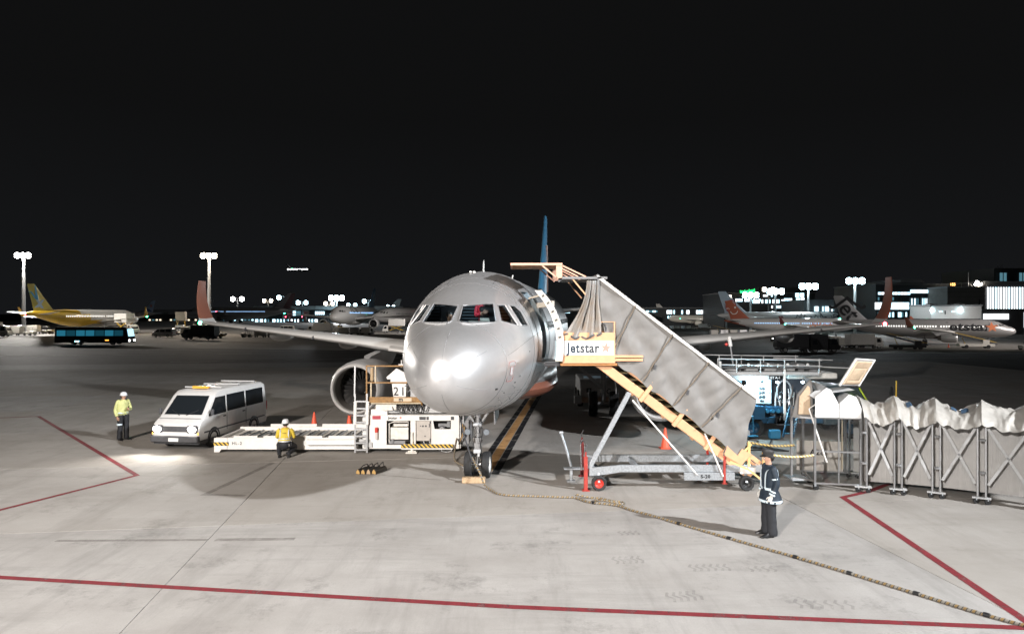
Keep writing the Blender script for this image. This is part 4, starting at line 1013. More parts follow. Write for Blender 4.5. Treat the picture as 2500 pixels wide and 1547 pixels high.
def fuel_truck():
    T = thing('fuel_truck', 'hydrant fuelling truck with a lit instrument panel and blue chassis behind the stairs', 'fuel truck', origin(10.4, 27.0, 0))
    y0 = 26.3; y1 = 28.6
    CB = BLUE
    m = MB(); m.bb(7.9, 13.7, y0 + .3, y0 + .45, .55, .8); m.bb(7.9, 13.7, y1 - .45, y1 - .3, .55, .8); m.bb(7.9, 8.1, y0 + .3, y1 - .3, .5, .8); m.build('chassis', CB, T, bev=.01)
    for x in (9.05, 12.7):
        for y in (y0 + .2, y1 - .2): wheel(T, 'wheel', (x, y, .42), (0, 1, 0), .42, .28, RUBBER, CB, .55)
    # upper deck with rails, pipes and roof plates
    m = MB(); m.bb(7.7, 11.5, y0 + .05, y1, 2.38, 2.50); m.build('deck', LGREY, T, bev=.01)
    for x in (8.3, 9.1, 9.8, 10.5): MB().bb(x - .25, x + .2, y0 + .3, y1 - .3, 2.52, 2.60 + .05 * (x > 9)).build('deck_box', LGREY, T, bev=.02)
    MB().bb(7.75, 11.5, y0 + .2, y0 + .3, 2.62, 2.7).build('deck_pipe', ALU, T, bev=.02)
    for y, z in ((y0 + .05, 3.0), (y1 - .05, 3.02), (y0 + .05, 2.78)): MB().cyl((7.7, y, z), (11.6, y, z - .06), .022).build('deck_rail', LGREY, T)
    for x in (7.7, 8.4, 9.3, 10.2, 11.5):
        for y in (y0 + .05, y1 - .05): MB().cyl((x, y, 2.45), (x, y, 3.0), .022).build('rail_post', LGREY, T)
    for y, z in ((y0 + .3, 2.72), (y1 - .05, 2.9)): MB().cyl((10.6, y, z), (13.0, y, z - .1), .025).build('deck_rail', LGREY, T)
    m = MB(); m.bb(10.5, 12.4, y0 + .5, y1 - .3, 2.2, 2.42); m.build('tank_top', WHITE2, T, bev=.04)
    for k in range(8): MB().ball((8.5 + .37 * k, y0 + .12, 2.74 + .03 * (k % 2)), .06, nu=8, nv=6).build('valve_cap', WHITE, T)
    # instrument panel, bright and lit
    m = MB(); m.bb(8.86, 9.80, y0 + .28, y0 + .34, 1.28, 2.24); PN = m.build('instrument_panel', mat('pale blue panel', (.55, .70, .78), .45), T, bev=.02)
    for i, (x, z, r) in enumerate([(9.42, 2.1, .05), (9.36, 1.86, .06), (9.48, 1.86, .06), (9.36, 1.7, .055), (9.48, 1.7, .055), (9.37, 1.55, .06), (9.49, 1.55, .06), (9.0, 2.1, .03), (9.7, 1.7, .02)]):
        g = MB(); g.cyl((x, y0 + .28, z), (x, y0 + .26, z), r, n=14); G_ = g.build('gauge', CHROME, PN)
        MB().cyl((x, y0 + .26, z), (x, y0 + .257, z), r * .78, n=14).build('gauge_face', DGREY, G_)
    MB().bb(8.95, 9.1, y0 + .25, y0 + .28, 1.32, 1.45).build('panel_switch', RED, PN)
    MB().bb(9.36, 9.5, y0 + .25, y0 + .28, 1.38, 1.43).build('panel_switch', DGREY, PN)
    m = MB(); m.bb(9.62, 10.05, y0 + .02, y0 + .06, 2.22, 2.36); s_ = m.build('fuel_sign', BLACK, T)
    text('lettering', 'JET A-1', .125, mat('white lettering', (.75, .75, .75), .5), s_, (9.83, y0 + .015, 2.29), (1, 0, 0), (0, 0, 1), .002)
    MB().bb(8.1, 9.6, y0 + .0, y0 + .05, 2.2, 2.38).build('canopy_edge', LGREY, T, bev=.01)
    # lit lamps on the panel (real lamps of this truck)
    for x, z in ((8.78, 1.95), (8.95, 2.2)): MB().ball((x, y0 + .16, z), .055, nu=8, nv=6).build('panel_lamp', LAMPC, T)
    ld = bpy.data.lights.new('panel_lamp_light', 'POINT'); ld.energy = 190; ld.color = (.45, .82, 1.); ld.shadow_soft_size = .08
    o = bpy.data.objects.new('panel_lamp_light', ld); COL.objects.link(o); o.parent = T; o.location = (9.0 - ORG.x, y0 - .1 - ORG.y, 1.95)
    # pipework cabinet
    m = MB(); m.bb(7.95, 8.8, y0 + .6, y1 - .4, .8, 2.3); m.build('pump_cabinet', mat('dark cabinet', (.03, .035, .045), .5), T, bev=.02); m = MB(); m.bb(9.85, 11.3, y0 + .7, y1 - .4, .8, 2.2); m.build('pump_cabinet', mat('dark cabinet', (.03, .035, .045), .5), T, bev=.02)
    for k in range(6):
        x = 9.95 + .17 * k; MB().tube([(x, y0 + .35, .95), (x, y0 + .3, 1.4 + .08 * (k % 3)), (x + .08, y0 + .45, 1.7)], .045 if k % 2 else .03, 8).build('fuel_pipe', CHROME if k % 2 else LGREY, T)
    for k in range(5):
        x = 8.05 + .15 * k; MB().tube([(x, y0 + .4, 1.1), (x, y0 + .36, 1.6 + .1 * (k % 2)), (x + .02, y0 + .5, 2.1)], .035, 8).build('fuel_pipe', LGREY if k % 2 else DGREY, T)
    for z in (1.95, 2.1): MB().bb(8.35, 8.52, y0 + .4, y0 + .46, z - .05, z + .05).build('lamp_box', mat('pale lamp box', (.7, .75, .78), .4), T)
    m = MB(); m.tube([(10.25 + .27 * math.cos(a), y0 + .22, 1.75 + .42 * math.sin(a)) for a in [2 * PI * k / 16 for k in range(17)]], .035, 8); m.build('hose_reel', GREY, T)
    MB().bar((10.2, y0 + .06, .7), (10.2, y0 + .06, 2.6), .07).build('frame_post', WHITE, T)
    MB().bar((7.78, y0 + .06, 1.9), (7.78, y0 + .06, 2.9), .09).build('frame_post', WHITE, T)
    MB().bb(9.0, 9.42, y0 - .1, y0 + .3, .75, 1.24).build('tool_box', CB, T, bev=.01)
    MB().bb(9.45, 10.2, y0 + .1, y0 + .4, .95, 1.2).build('valve_bank', CB, T, bev=.03)
    for x in (9.55, 9.75, 9.95): MB().cyl((x, y0, 1.05), (x, y0 + .2, 1.05), .075, n=12).build('coupling', mat('light blue paint', (.04, .20, .34), .35), T)
    m = MB(); m.tube([(8.6, y0 - .1, .85), (8.95, y0 - .12, .88), (8.98, y0 - .1, .3)], .025, 6); m.bb(8.55, 9.1, y0 - .3, y0, .14, .17); m.build('foot_step', mat('light blue paint', (.04, .20, .34)), T)
    m = MB(); m.cyl((8.75, y0 - .15, .17), (8.75, y0 - .15, .36), .08, n=12); m.build('pedestal', LGREY, T)
    m = MB(); m.tube([(9.5, y0 - .05, .6), (9.55, y0 - .08, .8), (9.8, y0 - .1, .85)], .035, 8); m.build('coupler_pipe', CB, T); m = MB(); m.bb(9.55, 9.95, y0 - .25, y0, .05, .38); m.build('hose_coupler', mat('light blue paint', (.04, .20, .34)), T, bev=.03)
    # blue ladder leaning out
    for y in (y0 - .22, y0 - .22):
        pass
    for dx in (0, .38): MB().bar((10.02 + dx, y0 - .25, .12), (10.42 + dx, y0 + .1, 1.25), .05, .09).build('ladder_rail', CB, T)
    for k in range(4):
        t = .12 + .27 * k; MB().bar((10.02 + .4 * t, y0 - .25 + .35 * t, .12 + 1.13 * t), (10.4 + .4 * t, y0 - .25 + .35 * t, .12 + 1.13 * t), .1, .035).build('ladder_step', mat('light blue paint', (.04, .20, .34)), T)
    # mast with a lamp head
    m = MB(); m.cyl((8.42, y0 + .4, 2.5), (8.28, y0 + .4, 3.5), .035); M_ = m.build('mast', ALU, T)
    m = MB(); m.cyl((8.29, y0 + .4, 3.45), (8.24, y0 + .4, 3.72), .07, n=10); m.ball((8.24, y0 + .4, 3.76), .075, nu=8, nv=6); m.build('mast_head', WHITE, M_)
    MB().ball((8.12, y0 + .38, 3.52), .06, nu=8, nv=6).build('mast_beacon', mat('red beacon', (.7, .05, .04), .3), M_)
    # low cab at the far right
    c = MB(); c.loft([[V((x, y, z)) for x, z in ((11.75, .5), (13.95, .5), (14.05, .95), (13.5, 1.15), (13.02, 1.9), (12.2, 1.98), (11.75, 1.98))] for y in (y0 + .2, y1 - .2)]); CA = c.build('cab', mat('cab dark paint', (.04, .06, .07), .35, coat=.4), T, bev=.03)
    w = MB(); w.add([(13.47, y0 + .35, 1.20), (13.47, y1 - .35, 1.20), (13.08, y1 - .35, 1.84), (13.08, y0 + .35, 1.84)], [(0, 1, 2, 3)]); w.v = [(x + .03, y, z + .02) for x, y, z in w.v]; w.build('windscreen', mat('dark glass', (.02, .03, .03), .06, coat=1.), CA, fix=False)
    w = MB(); w.add([(12.25, y0 + .19, 1.2), (13.35, y0 + .19, 1.2), (12.98, y0 + .19, 1.82), (12.3, y0 + .19, 1.85)], [(0, 1, 2, 3)]); w.build('side_window', mat('dark glass', (.02, .03, .03), .06), CA)
    MB().tube([(13.5, y0 + .18, 1.16), (13.06, y0 + .18, 1.9)], .03, 6).build('cab_pillar', mat('yellow green trim', (.35, .42, .05), .4), CA)
    MB().ball((12.75, y0 + .1, 1.52), .07, nu=8, nv=6).build('cab_lamp', mat('yellow green lamp', (.85, 1., .25), emit=26), CA)
    m = MB(); m.tube([(13.6, y0 + .1, 1.1), (14.2, y0 + .05, 1.45)], .02, 6); m.loft([[V((14.2 + .06 * math.cos(a), y0 + .02, 1.75 + .22 * math.sin(a))) for a in [2 * PI * k / 10 for k in range(10)]], [V((14.2 + .06 * math.cos(a), y0 + .08, 1.75 + .22 * math.sin(a))) for a in [2 * PI * k / 10 for k in range(10)]]]); m.build('wing_mirror', BLACK, CA)
    MB().cyl((14.5, y0 + .3, .9), (14.52, y0 + .3, 2.15), .025).build('marker_rod', YELLOW, CA)
    for k in range(9):
        x = 8.0 + .41 * k; b = MB(); b.bb(x, x + rnd(.15, .33), y0 + .4, y0 + 1.2, 2.5, 2.62 + rnd(0, .2)); b.build('deck_fitting', GREY if k % 3 else DGREY, T, bev=.02)
    for k in range(5): MB().cyl((9.9 + .25 * k, y0 + .55, .85), (9.9 + .25 * k, y0 + .55, 1.25 + .1 * (k % 3)), .07, n=10).build('filter_vessel', DGREY if k % 2 else GREY, T)
    for k in range(16):
        x = rnd(8.0, 11.2); z_ = rnd(.55, 1.95); b = MB(); w_ = rnd(.06, .2); b.bb(x - w_, x + w_, y0 + .22, y0 + .5, z_ - rnd(.05, .16), z_ + rnd(.05, .16))
        if not (8.7 < x + w_ and x - w_ < 9.9 and z_ > 1.1): b.build('control_box', (DGREY, GREY, BLACK, ALU)[k % 4], T, bev=.015)
    for k in range(10):
        x = 9.95 + .12 * k; MB().tube([(x, y0 + .25, .6), (x + rnd(-.1, .1), y0 + .15, 1.0), (x + rnd(-.1, .1), y0 + .3, rnd(1.3, 2.0))], rnd(.012, .03), 6).build('pipe_run', (DGREY, ALU, BLACK)[k % 3], T)
    for x, z_ in ((9.95, 2.12), (10.9, 2.12), (8.2, 1.9), (8.6, .95)): MB().ball((x, y0 + .1, z_), .05, (1.2, .7, .9), 8, 6).build('work_lamp', LAMPC, T)
    # ground cables
    for k in range(3): MB().tube([(8.6 + .5 * k, y0 - .3, .05), (8.2 + .3 * k, y0 - 1.2 - .4 * k, .03), (7.4 + .5 * k, y0 - 1.6, .03), (8.0 + .4 * k, y0 - 2.2 + .3 * k, .03), (9.4, y0 - 2.4, .03)], .022, 6).build('ground_cable', BLACK, T)
fuel_truck()

def tunnel():
    PLX = glass('clear plastic panel', (.86, .87, .87), .10, .05)
    T = thing('boarding_walkway', 'covered walkway entrance cabin with clear plastic sides and an upturned padded hood', 'walkway', origin(8.4, 19.2, 0))
    A, B = V((8.05, 18.72, 0)), V((9.16, 18.50, 0)); d = (B - A).normalized(); n = V((-d.y, d.x, 0)); W = 1.5
    C_, D_ = A + n * W, B + n * W
    fr = ALU
    L0 = V((7.56, 19.05, 0))
    for p, z0, z1 in ((A, .16, 2.0), (B, .16, 2.0), (C_, .16, 2.0), (D_, .16, 2.0), (L0, .3, 2.2)): MB().bar(p + V((0, 0, z0)), p + V((0, 0, z1)), .055).build('frame_post', fr, T)
    for p, q, z in ((A, B, .18), (A, B, 1.03), (A, B, 1.92), (C_, D_, .18), (C_, D_, 1.92), (A, C_, .18), (A, L0, .24), (A, L0, 1.9)): MB().bar(p + V((0, 0, z)), q + V((0, 0, z)), .045).build('frame_rail', fr, T)
    m = A.lerp(B, .52); MB().bar(m + V((0, -.01, .18)), m + V((0, -.01, 1.9)), .03).build('frame_rail', fr, T)
    m = A.lerp(B, .66); MB().bar(m + n * .3 + V((0, 0, .5)), m + n * .3 + V((0, 0, 1.88)), .03).build('frame_rail', mat('cream post', (.6, .5, .36), .5), T)
    for a, b in ((.02, .51), (.53, .98)):
        for z0, z1 in ((.20, 1.01), (1.05, 1.90)):
            p, q = A.lerp(B, a), A.lerp(B, b); MB().add([p + V((0, 0, z0)), q + V((0, 0, z0)), q + V((0, 0, z1)), p + V((0, 0, z1))], [(0, 1, 2, 3)]).build('plastic_panel', PLX, T, smooth=0)
    p, q = L0.lerp(A, .1), L0.lerp(A, .9); MB().add([p + V((0, 0, .26)), q + V((0, 0, .2)), q + V((0, 0, 1.88)), p + V((0, 0, 1.88))], [(0, 1, 2, 3)]).build('plastic_panel', PLX, T, smooth=0)
    fp = MB(); P0, P1 = C_.lerp(D_, -.15), C_.lerp(D_, .95); fp.add([P0 + V((0, 0, .2)), P1 + V((0, 0, .2)), P1 + V((0, 0, 1.05)), P0 + V((0, 0, 1.05))], [(0, 1, 2, 3)])
    FP = fp.build('rear_panel', mat('pale beige panel', (.50, .46, .42), .6, noise=.1), T)
    text('lettering', 'A28', .22, INK, FP, C_.lerp(D_, .33) + V((0, -.02, .72)), d, (0, 0, 1), .004, space=1.1)
    # white roof cheeks
    Z = V((0, 0, 1))
    for a, b, pts in ((0, .52, [(0, 1.93), (.58, 1.93), (.58, 2.30), (.40, 2.66), (.28, 2.72), (0, 2.48)]), (.5, 1, [(.60, 1.93), (1.14, 1.93), (1.14, 2.2), (1.02, 2.48), (.84, 2.56), (.60, 2.32)])):
        MB().prism(pts, A - n * .02, d, Z, -n, .03).build('roof_cheek', mat('clean white panel', (.80, .80, .79), .45), T, bev=.01)
    rf = MB(); rf.loft([[A + d * a + Z * z + n * k for a, z in ((.02, 2.46), (.3, 2.74), (.42, 2.68), (.6, 2.3), (.85, 2.56), (1.02, 2.46), (1.13, 2.2))] for k in (0.03, .6, 1.2, 1.5)], False, False, close=False); rf.build('roof_sheet', mat('hood skin', (.50, .50, .50), .5, noise=.1), T, fix=False)
    # left hood frame with beige padding, pivot, upturned flap
    PAD = mat('beige quilted padding', (.50, .37, .25), .7, noise=.1, nscale=4, bump=.4, bscale=14)
    hf = MB(); q0 = L0 + V((0, -.05, 0)); hf.prism([(-.02, 1.9), (.12, 2.52), (.44, 2.92), (.50, 2.86), (.52, 2.0), (.52, 1.9)], q0, d, Z, -n, .06); hf.build('hood_frame', mat('hood frame grey', (.16, .15, .14), .5), T, bev=.01)
    hp = MB(); hp.prism([(.14, 1.98), (.17, 2.46), (.38, 2.76), (.44, 2.7), (.45, 1.98)], q0 - n * .065, d, Z, -n, .02); hp.build('hood_padding', PAD, T, bev=.01)
    sk = MB(); sk.loft([[q0 + d * a + Z * z + n * k for a, z in ((.42, 2.95), (.62, 2.62), (1.05, 2.58), (1.55, 2.66))] for k in (-.08, .4, .9)], False, False, close=False); sk.build('hood_skin', mat('hood skin', (.50, .50, .50)), T, fix=False)
    pv = MB(); pv.prism([(.40, 2.5), (.55, 2.62), (.85, 2.66), (1.1, 2.60), (.8, 2.54), (.62, 2.36)], q0 - n * .09, d, Z, -n, .02); pv.cyl(q0 + d * .62 + Z * 2.54 - n * .12, q0 + d * .62 + Z * 2.54 - n * .08, .05); pv.build('pivot_plate', LGREY, T, bev=.006)
    MB().tube([q0 + d * .74 + Z * 2.40 - n * .14, q0 + d * .40 + Z * 2.14 - n * .14, q0 + d * .70 + Z * .75 - n * .24 + d * .12], .022, 6).build('hood_arm', WHITE, T)
    fo = q0 + d * .98 + Z * 2.52 - n * .10; fu = V((.56, .0, .83)).normalized(); fw = V((.88, .30, -.02)).normalized()
    fo = V((8.72, 18.75, 2.76)); e1 = V((.50, .12, .70)); e2 = V((.78, .55, -.06))
    fl = MB(); N3 = e1.cross(e2).normalized()
    fl.loft([[fo + N3 * k, fo + e2 + N3 * k, fo + e1 + e2 + N3 * k, fo + e1 + N3 * k] for k in (0, .05)]); F_ = fl.build('hood_flap', mat('hood skin', (.50, .50, .50)), T, bev=.01)
    fp = MB(); i0 = [(.08, .05), (.92, .05), (.92, .93), (.08, .93)]; i1 = [(.2, .2), (.8, .2), (.8, .68), (.2, .68)]
    sgn = -1 if N3.y > 0 else 1
    oo = .055 if sgn > 0 else -.006
    P_ = lambda uv, h: fo + e2 * uv[0] + e1 * uv[1] + N3 * (oo + sgn * h)
    fp.loft([[P_(q, 0) for q in i0], [P_(q, .035) for q in [(.11, .09), (.89, .09), (.89, .9), (.11, .9)]], [P_(q, .035) for q in [(.17, .17), (.83, .17), (.83, .71), (.17, .71)]], [P_(q, .012) for q in i1], [P_(q, .035) for q in [(.24, .24), (.76, .24), (.76, .64), (.24, .64)]]], False, True); fp.build('flap_padding', PAD, F_, smooth=50)
    MB().tube([fo, fo + e1, fo + e1 + e2, fo + e2], .03, 6).build('flap_edge', WHITE, F_)
    for p in (A, B - d * .08, C_, A + n * .75):
        w = MB(); w.lathe([(.02, -.03), (.075, -.03), (.085, 0), (.075, .03), (.02, .03)], p + V((.03, 0, .085)), (0, 1, 0), 14); w.mat(1); w.bar(p + V((0, 0, .1)), p + V((0, 0, .2)), .05, .08); w.build('castor', [RUBBER, GALV], T)
    MB().bb(7.5, 8.0, 18.85, 19.5, .2, .24).build('entry_plate', GALV, T, bev=.01)
    # folding tunnel: posts, cross braces, fabric walls, sagging silver cover
    T2 = thing('walkway_tunnel', 'concertina walkway tunnel of crossed braces under a sagging silver cover', 'walkway', origin(11.2, 18.2, 0))
    PT = [V(p + (0,)) for p in ((9.20, 18.46), (9.98, 18.21), (10.76, 17.86), (11.56, 17.33), (12.45, 16.75), (13.35, 16.1), (14.2, 15.4))]
    nb = []
    for i, p in enumerate(PT):
        a = PT[max(i - 1, 0)]; b = PT[min(i + 1, len(PT) - 1)]; dd = (b - a).normalized(); nb.append(V((-dd.y, dd.x, 0)))
    W = 1.7; wall = .42; ht = 2.02
    WALL = mat('tunnel wall sheet', (.40, .385, .37), .62, noise=.06, nscale=3.)
    nt = WALL.node_tree; N = nt.nodes
    tc = N.new('ShaderNodeTexCoord'); wv = N.new('ShaderNodeTexWave'); wv.inputs['Scale'].default_value = 9; wv.inputs['Distortion'].default_value = .6; bp = N.new('ShaderNodeBump'); bp.inputs['Strength'].default_value = .25; bp.inputs['Distance'].default_value = .01
    nt.links.new(tc.outputs['Object'], wv.inputs['Vector']); nt.links.new(wv.outputs['Fac'], bp.inputs['Height']); nt.links.new(bp.outputs['Normal'], N['Principled BSDF'].inputs['Normal'])
    CV = mat('silver cover cloth', (.47, .445, .41), .42, metal=.2, noise=.14, nscale=3, bump=.6, bscale=7)
    for i, p in enumerate(PT):
        for off in (0, W):
            q = p + nb[i] * off; dd = V((nb[i].y, -nb[i].x, 0))
            for k in (-.085, .085):
                if i == 0 and off == 0 and k < 0: continue
                c = q + dd * k; m = MB(); m.bar(c + V((0, 0, .17)), c + V((0, 0, ht)), .10, .045, up=dd); m.build('tunnel_post', ALU, T2, bev=.008)
            m = MB(); m.bar(q + V((0, 0, .15)) - dd * .2, q + V((0, 0, .15)) + dd * .2, .16, .03); m.build('post_foot', LGREY, T2)
            for k in (-.12, .12):
                c = q + dd * k + V((0, 0, .075)) - nb[i] * .05
                w = MB(); w.lathe([(.02, -.025), (.065, -.025), (.075, 0), (.065, .025), (.02, .025)], c, (0, 1, .1), 12); w.mat(1); w.bar(c + V((0, 0, .02)), c + V((0, 0, .08)), .03, .07); w.build('castor', [RUBBER, GALV], T2)
            for z in (1.55, .75): MB().cyl(q + V((0, -.04, z)), q + V((0, -.04, z + .05)), .07, n=8).build('post_clamp', GREY, T2)
    for i in range(len(PT) - 1):
        a, b = PT[i], PT[i + 1]; na, nb_ = nb[i], nb[i + 1]; dd = (b - a).normalized()
        a0, b0 = a + dd * .13, b - dd * .13
        for z0, z1, k in ((.48, 1.86, -.045), (1.86, .48, -.0)):
            MB().bar(a0 + V((0, 0, z0)) - na * (-k), b0 + V((0, 0, z1)) - nb_ * (-k), .065, .022, up=na).build('cross_brace', LGREY, T2, bev=.004)
        c = (a0 + b0) / 2 + V((0, 0, 1.17)); MB().cyl(c - na * .06, c + na * .04, .03, n=8).build('pivot_bolt', GREY, T2)
        for off, nm in ((wall, 'tunnel_wall'), (W - .1, 'tunnel_wall')):
            def fn(u, v, off=off):
                p = a.lerp(b, u) + na.lerp(nb_, u) * off; return p + na * (.012 * math.sin(u * 40) + .02 * math.sin(u * PI)) + V((0, 0, .2 + 1.85 * v))
            MB().grid(fn, 16, 4).build(nm, WALL, T2, smooth=70, fix=False)
        # cover cloth of one bay, hanging lower between the bows
        def cv(u, v):
            p = a.lerp(b, u); nn = na.lerp(nb_, u); s_ = math.sin(PI * u)
            e = 2 * v - 1; w_ = -.16 + (W + .3) * v
            arch = 1 - abs(e) ** 2.2
            top = 2.44 - .24 * s_ ** 1.1 + .03 * math.sin(i * 2.3); low = 1.98 - (.17 + .04 * math.sin(i * 1.7)) * s_
            z = low + (top - low) * arch
            fold = .05 * math.sin(u * 23 + v * 9 + i) * (1 - arch * .5) + .03 * math.sin(u * 9 - v * 17 + 2 * i) + .05 * math.sin(u * PI * 6 + i) * (1 - arch) * s_
            gather = .06 * math.sin(u * 2 * PI * 2.5 + 5 * v) * s_
            cr = (crease((u * 2.6 + i * 3.1, v * 2.2, i), 1.25, .085) + .014 * math.sin((u - .5) * 21 * (1 - v * .4) + 2.7 * i)) * (.35 + s_)
            return p + nn * (w_ - .05 * (1 - arch) * (e < 0) + fold * .7 - cr * (1 - arch * .6)) + V((0, 0, z + .4 * fold + .4 * gather * arch + cr * arch * .8))
        C_ = MB().grid(cv, 40, 44).build('cover_cloth', CV, T2, smooth=80, fix=False)
        if i in (1, 2, 4):
            q = MB()
            for u0, u1 in ((.34, .46), (.56, .72)) if i == 2 else ((.28, .42),):
                q.grid(lambda u, v: cv(u0 + (u1 - u0) * u, .30 + .16 * v) + V((0, -.012, .02)), 4, 4)
            q.build('cover_patch', mat('blue patch cloth', (.06, .11, .18), .5), C_, fix=False)
    origin()
tunnel()

# ------------------------------------------------------------------ tow tractor under the wing
def tow_tractor():
    T = thing('tow_tractor', 'low grey and white tow tractor parked under the wing behind the main wheels', 'tow tractor', origin(4.3, 36.2, 0))
    x0, x1, y0 = 3.25, 5.75, 35.0
    m = MB(); m.loft([[V((x, y, z)) for y, z in ((y0, .45), (y0, .95), (y0 + .35, 1.45), (y0 + 2.6, 1.5), (y0 + 2.9, .45))] for x in (x0 + .15, x0 + .3, x1 - .3, x1 - .15)]); B = m.build('body', mat('tractor grey', (.48, .46, .44), .5, noise=.15), T, bev=.03)
    text('lettering', '3C', .34, INK, B, (4.72, y0 - .006, .82), (1, 0, 0), (0, 0, 1), .008)
    m = MB(); m.bb(3.7, 3.95, y0 - .012, y0, .78, 1.0); m.build('grille', BLACK, B); MB().bb(3.78, 3.88, y0 - .02, y0 - .012, .84, .94).build('lamp_lens', mat('lens grey', (.5, .55, .6), .2), B)
    MB().bb(3.6, 4.9, y0 + .4, y0 + .6, 1.46, 1.56).build('windscreen_frame', mat('pale blue trim', (.45, .60, .70), .4), B)
    m = MB(); m.bb(x0 + .1, x1 - .1, y0 - .12, y0 + .1, .28, .55); m.build('bumper', mat('tan bumper', (.42, .28, .20), .6, noise=.3, nscale=10), T, bev=.02)
    MB().bb(x0 - .16, x0 + .2, y0 - .16, y0 + .2, .22, .62).build('side_box', LGREY, T, bev=.02); MB().bb(x1 - .1, x1 + .15, y0 - .1, y0 + .3, .22, .75).build('side_box', WHITE, T, bev=.02)
    for x in (x0 + .2, x1 - .2):
        for y in (y0 + .75, y0 + 2.2): wheel(T, 'wheel', (x, y, .42), (1, 0, 0), .42, .3, RUBBER, LGREY)
    origin()
tow_tractor()

# ------------------------------------------------------------------ cones, chocks, hose
def cone_proto():
    c = thing('traffic_cone', '', 'cone')
    m = MB(); m.lathe([(.17, .03), (.15, .06), (.035, .70), (.028, .72), (.001, .72)], n=18); m.build('cone_body', CONE, c)
    m = MB(); m.bb(-.19, .19, -.19, .19, 0, .035); m.build('cone_base', CONE, c, bev=.012)
    return c
CN = cone_proto()
first = True
for x, y, lab in ((-7.98, 28.41, 'orange cone behind the loader platform, nearest the kneeling worker'), (-6.56, 28.41, 'orange cone behind the loader ladder foot'), (-17.47, 38.5, 'orange cone far behind the white van'), (5.33, 24.5, 'orange cone standing under the passenger stairs'),
                  (93, 150, 'orange cone beside the main wheels of the far silver airliner'), (101, 140, 'first small cone by the nose stand of the far silver airliner'), (103.6, 141, 'second small cone by the nose stand of the far silver airliner')):
    z = gz(x, y) - .04 if y > 60 else (0 if y < 46 else -.05)
    if first: o = CN; first = False
    else: o = dup(CN, (0, 0, 0), 0)
    o.location = (x, y, z); o['label'] = lab; o['group'] = 'traffic cones'
    if y > 60: o.scale = (1.25, 1.25, 1.25)

WOOD = mat('wood block', (.40, .28, .17), .7, noise=.2, nscale=12)
origin(-1.0, 20.0, 0)
T = MB(); T.bb(-1.38, -.74, 19.42, 19.62, 0, .15); tag(T.build('wheel_chock', WOOD, bev=.01), 'pale wooden block lying against the nose wheels', 'chock')
origin()
cx = 0
for k, (dx, lab) in enumerate(((0, 'leftmost wooden chock of the row of four'), (.15, 'second wooden chock from the left in the row'), (.31, 'third wooden chock, palest end of the row'), (.47, 'rightmost wooden chock of the row of four'))):
    t = thing('wheel_chock', lab, 'chock', (-4.50 + dx, 20.55, 0), -.45, 'spare chocks on the apron')
    m = MB(); m.prism([(-.075, 0), (.075, 0), (.06, .09), (0, .15), (-.06, .09)], (0, 0, 0), (1, 0, 0), (0, 0, 1), (0, 1, 0), .55); m.build('chock_body', mat('tarred wood', (.05, .042, .034), .7, noise=.3, nscale=14), t)
    m = MB(); m.prism([(-.065, .008), (.065, .008), (.052, .085), (0, .138), (-.052, .085)], (0, -.003, 0), (1, 0, 0), (0, 0, 1), (0, 1, 0), .004); m.build('sawn_end', mat('ochre end grain', (.42, .26, .09) if k != 2 else (.56, .36, .14), .7) if k != 2 else WOOD, t)
    m = MB(); m.tube([(-.02, .5, .12), (.02, .42, .22 + .02 * k), (.05, .2, .23), (.02, .05, .13)], .012, 5); m.build('chock_rope', BLACK, t)

ROPE = mat('banded hose', (.5, .4, .2), .7)
def rope_mat():
    m = ROPE; nt = m.node_tree; N = nt.nodes; L = nt.links; b = N['Principled BSDF']
    at = N.new('ShaderNodeAttribute'); at.attribute_name = 'along'
    def frac(mult, thr):
        a = N.new('ShaderNodeMath'); a.operation = 'MULTIPLY'; a.inputs[1].default_value = mult; L.new(at.outputs['Fac'], a.inputs[0])
        f = N.new('ShaderNodeMath'); f.operation = 'FRACT'; L.new(a.outputs[0], f.inputs[0])
        g = N.new('ShaderNodeMath'); g.operation = 'GREATER_THAN'; g.inputs[1].default_value = thr; L.new(f.outputs[0], g.inputs[0]); return g.outputs[0]
    def mixc(f, A, B):
        x = N.new('ShaderNodeMix'); x.data_type = 'RGBA'; L.new(f, x.inputs['Factor'])
        for k, q in (('A', A), ('B', B)):
            if isinstance(q, tuple): x.inputs[k].default_value = (*q, 1)
            else: L.new(q, x.inputs[k])
        return x.outputs['Result']
    c = mixc(frac(8.0, .55), (.24, .225, .20), (.25, .16, .06))
    c = mixc(frac(16.0, .72), c, (.05, .045, .04))
    L.new(c, b.inputs['Base Color'])
rope_mat()
def rope(name, pts, r, label, n=8, k=10):
    pts = catmull(pts, k); m = MB(); m.tube(pts, r, n); o = m.build(name, ROPE)
    a = o.data.attributes.new('along', 'FLOAT', 'POINT'); L = 0; vals = []
    for i, p in enumerate(pts):
        if i: L += (p - pts[i - 1]).length
        vals += [L + .06 * q / n for q in range(n)]
    a.data.foreach_set('value', vals)
    tag(o, label, 'hose'); return o
z = .028
H1 = rope('ground_hose', [(-1.12, 19.85, .62), (-1.0, 19.45, .5), (-.86, 19.2, .3), (-.74, 18.95, .08), (-.5, 18.5, z), (-.33, 18.18, z), (0, 18.02, z), (.6, 17.95, z), (1.2, 17.87, z), (1.59, 17.82, z), (1.75, 17.62, z), (1.95, 17.36, z), (2.54, 17.1, z), (2.87, 16.64, z), (3.35, 16.09, z), (3.68, 15.64, z), (4.48, 14.62, z), (5.41, 13.47, z), (6.05, 12.62, z), (6.7, 11.72, z), (7.31, 10.87, z), (7.85, 10.3, z), (8.6, 9.6, z)], .027, 'banded yellow and white hose snaking from the nose wheel to the front right')
bk = MB()
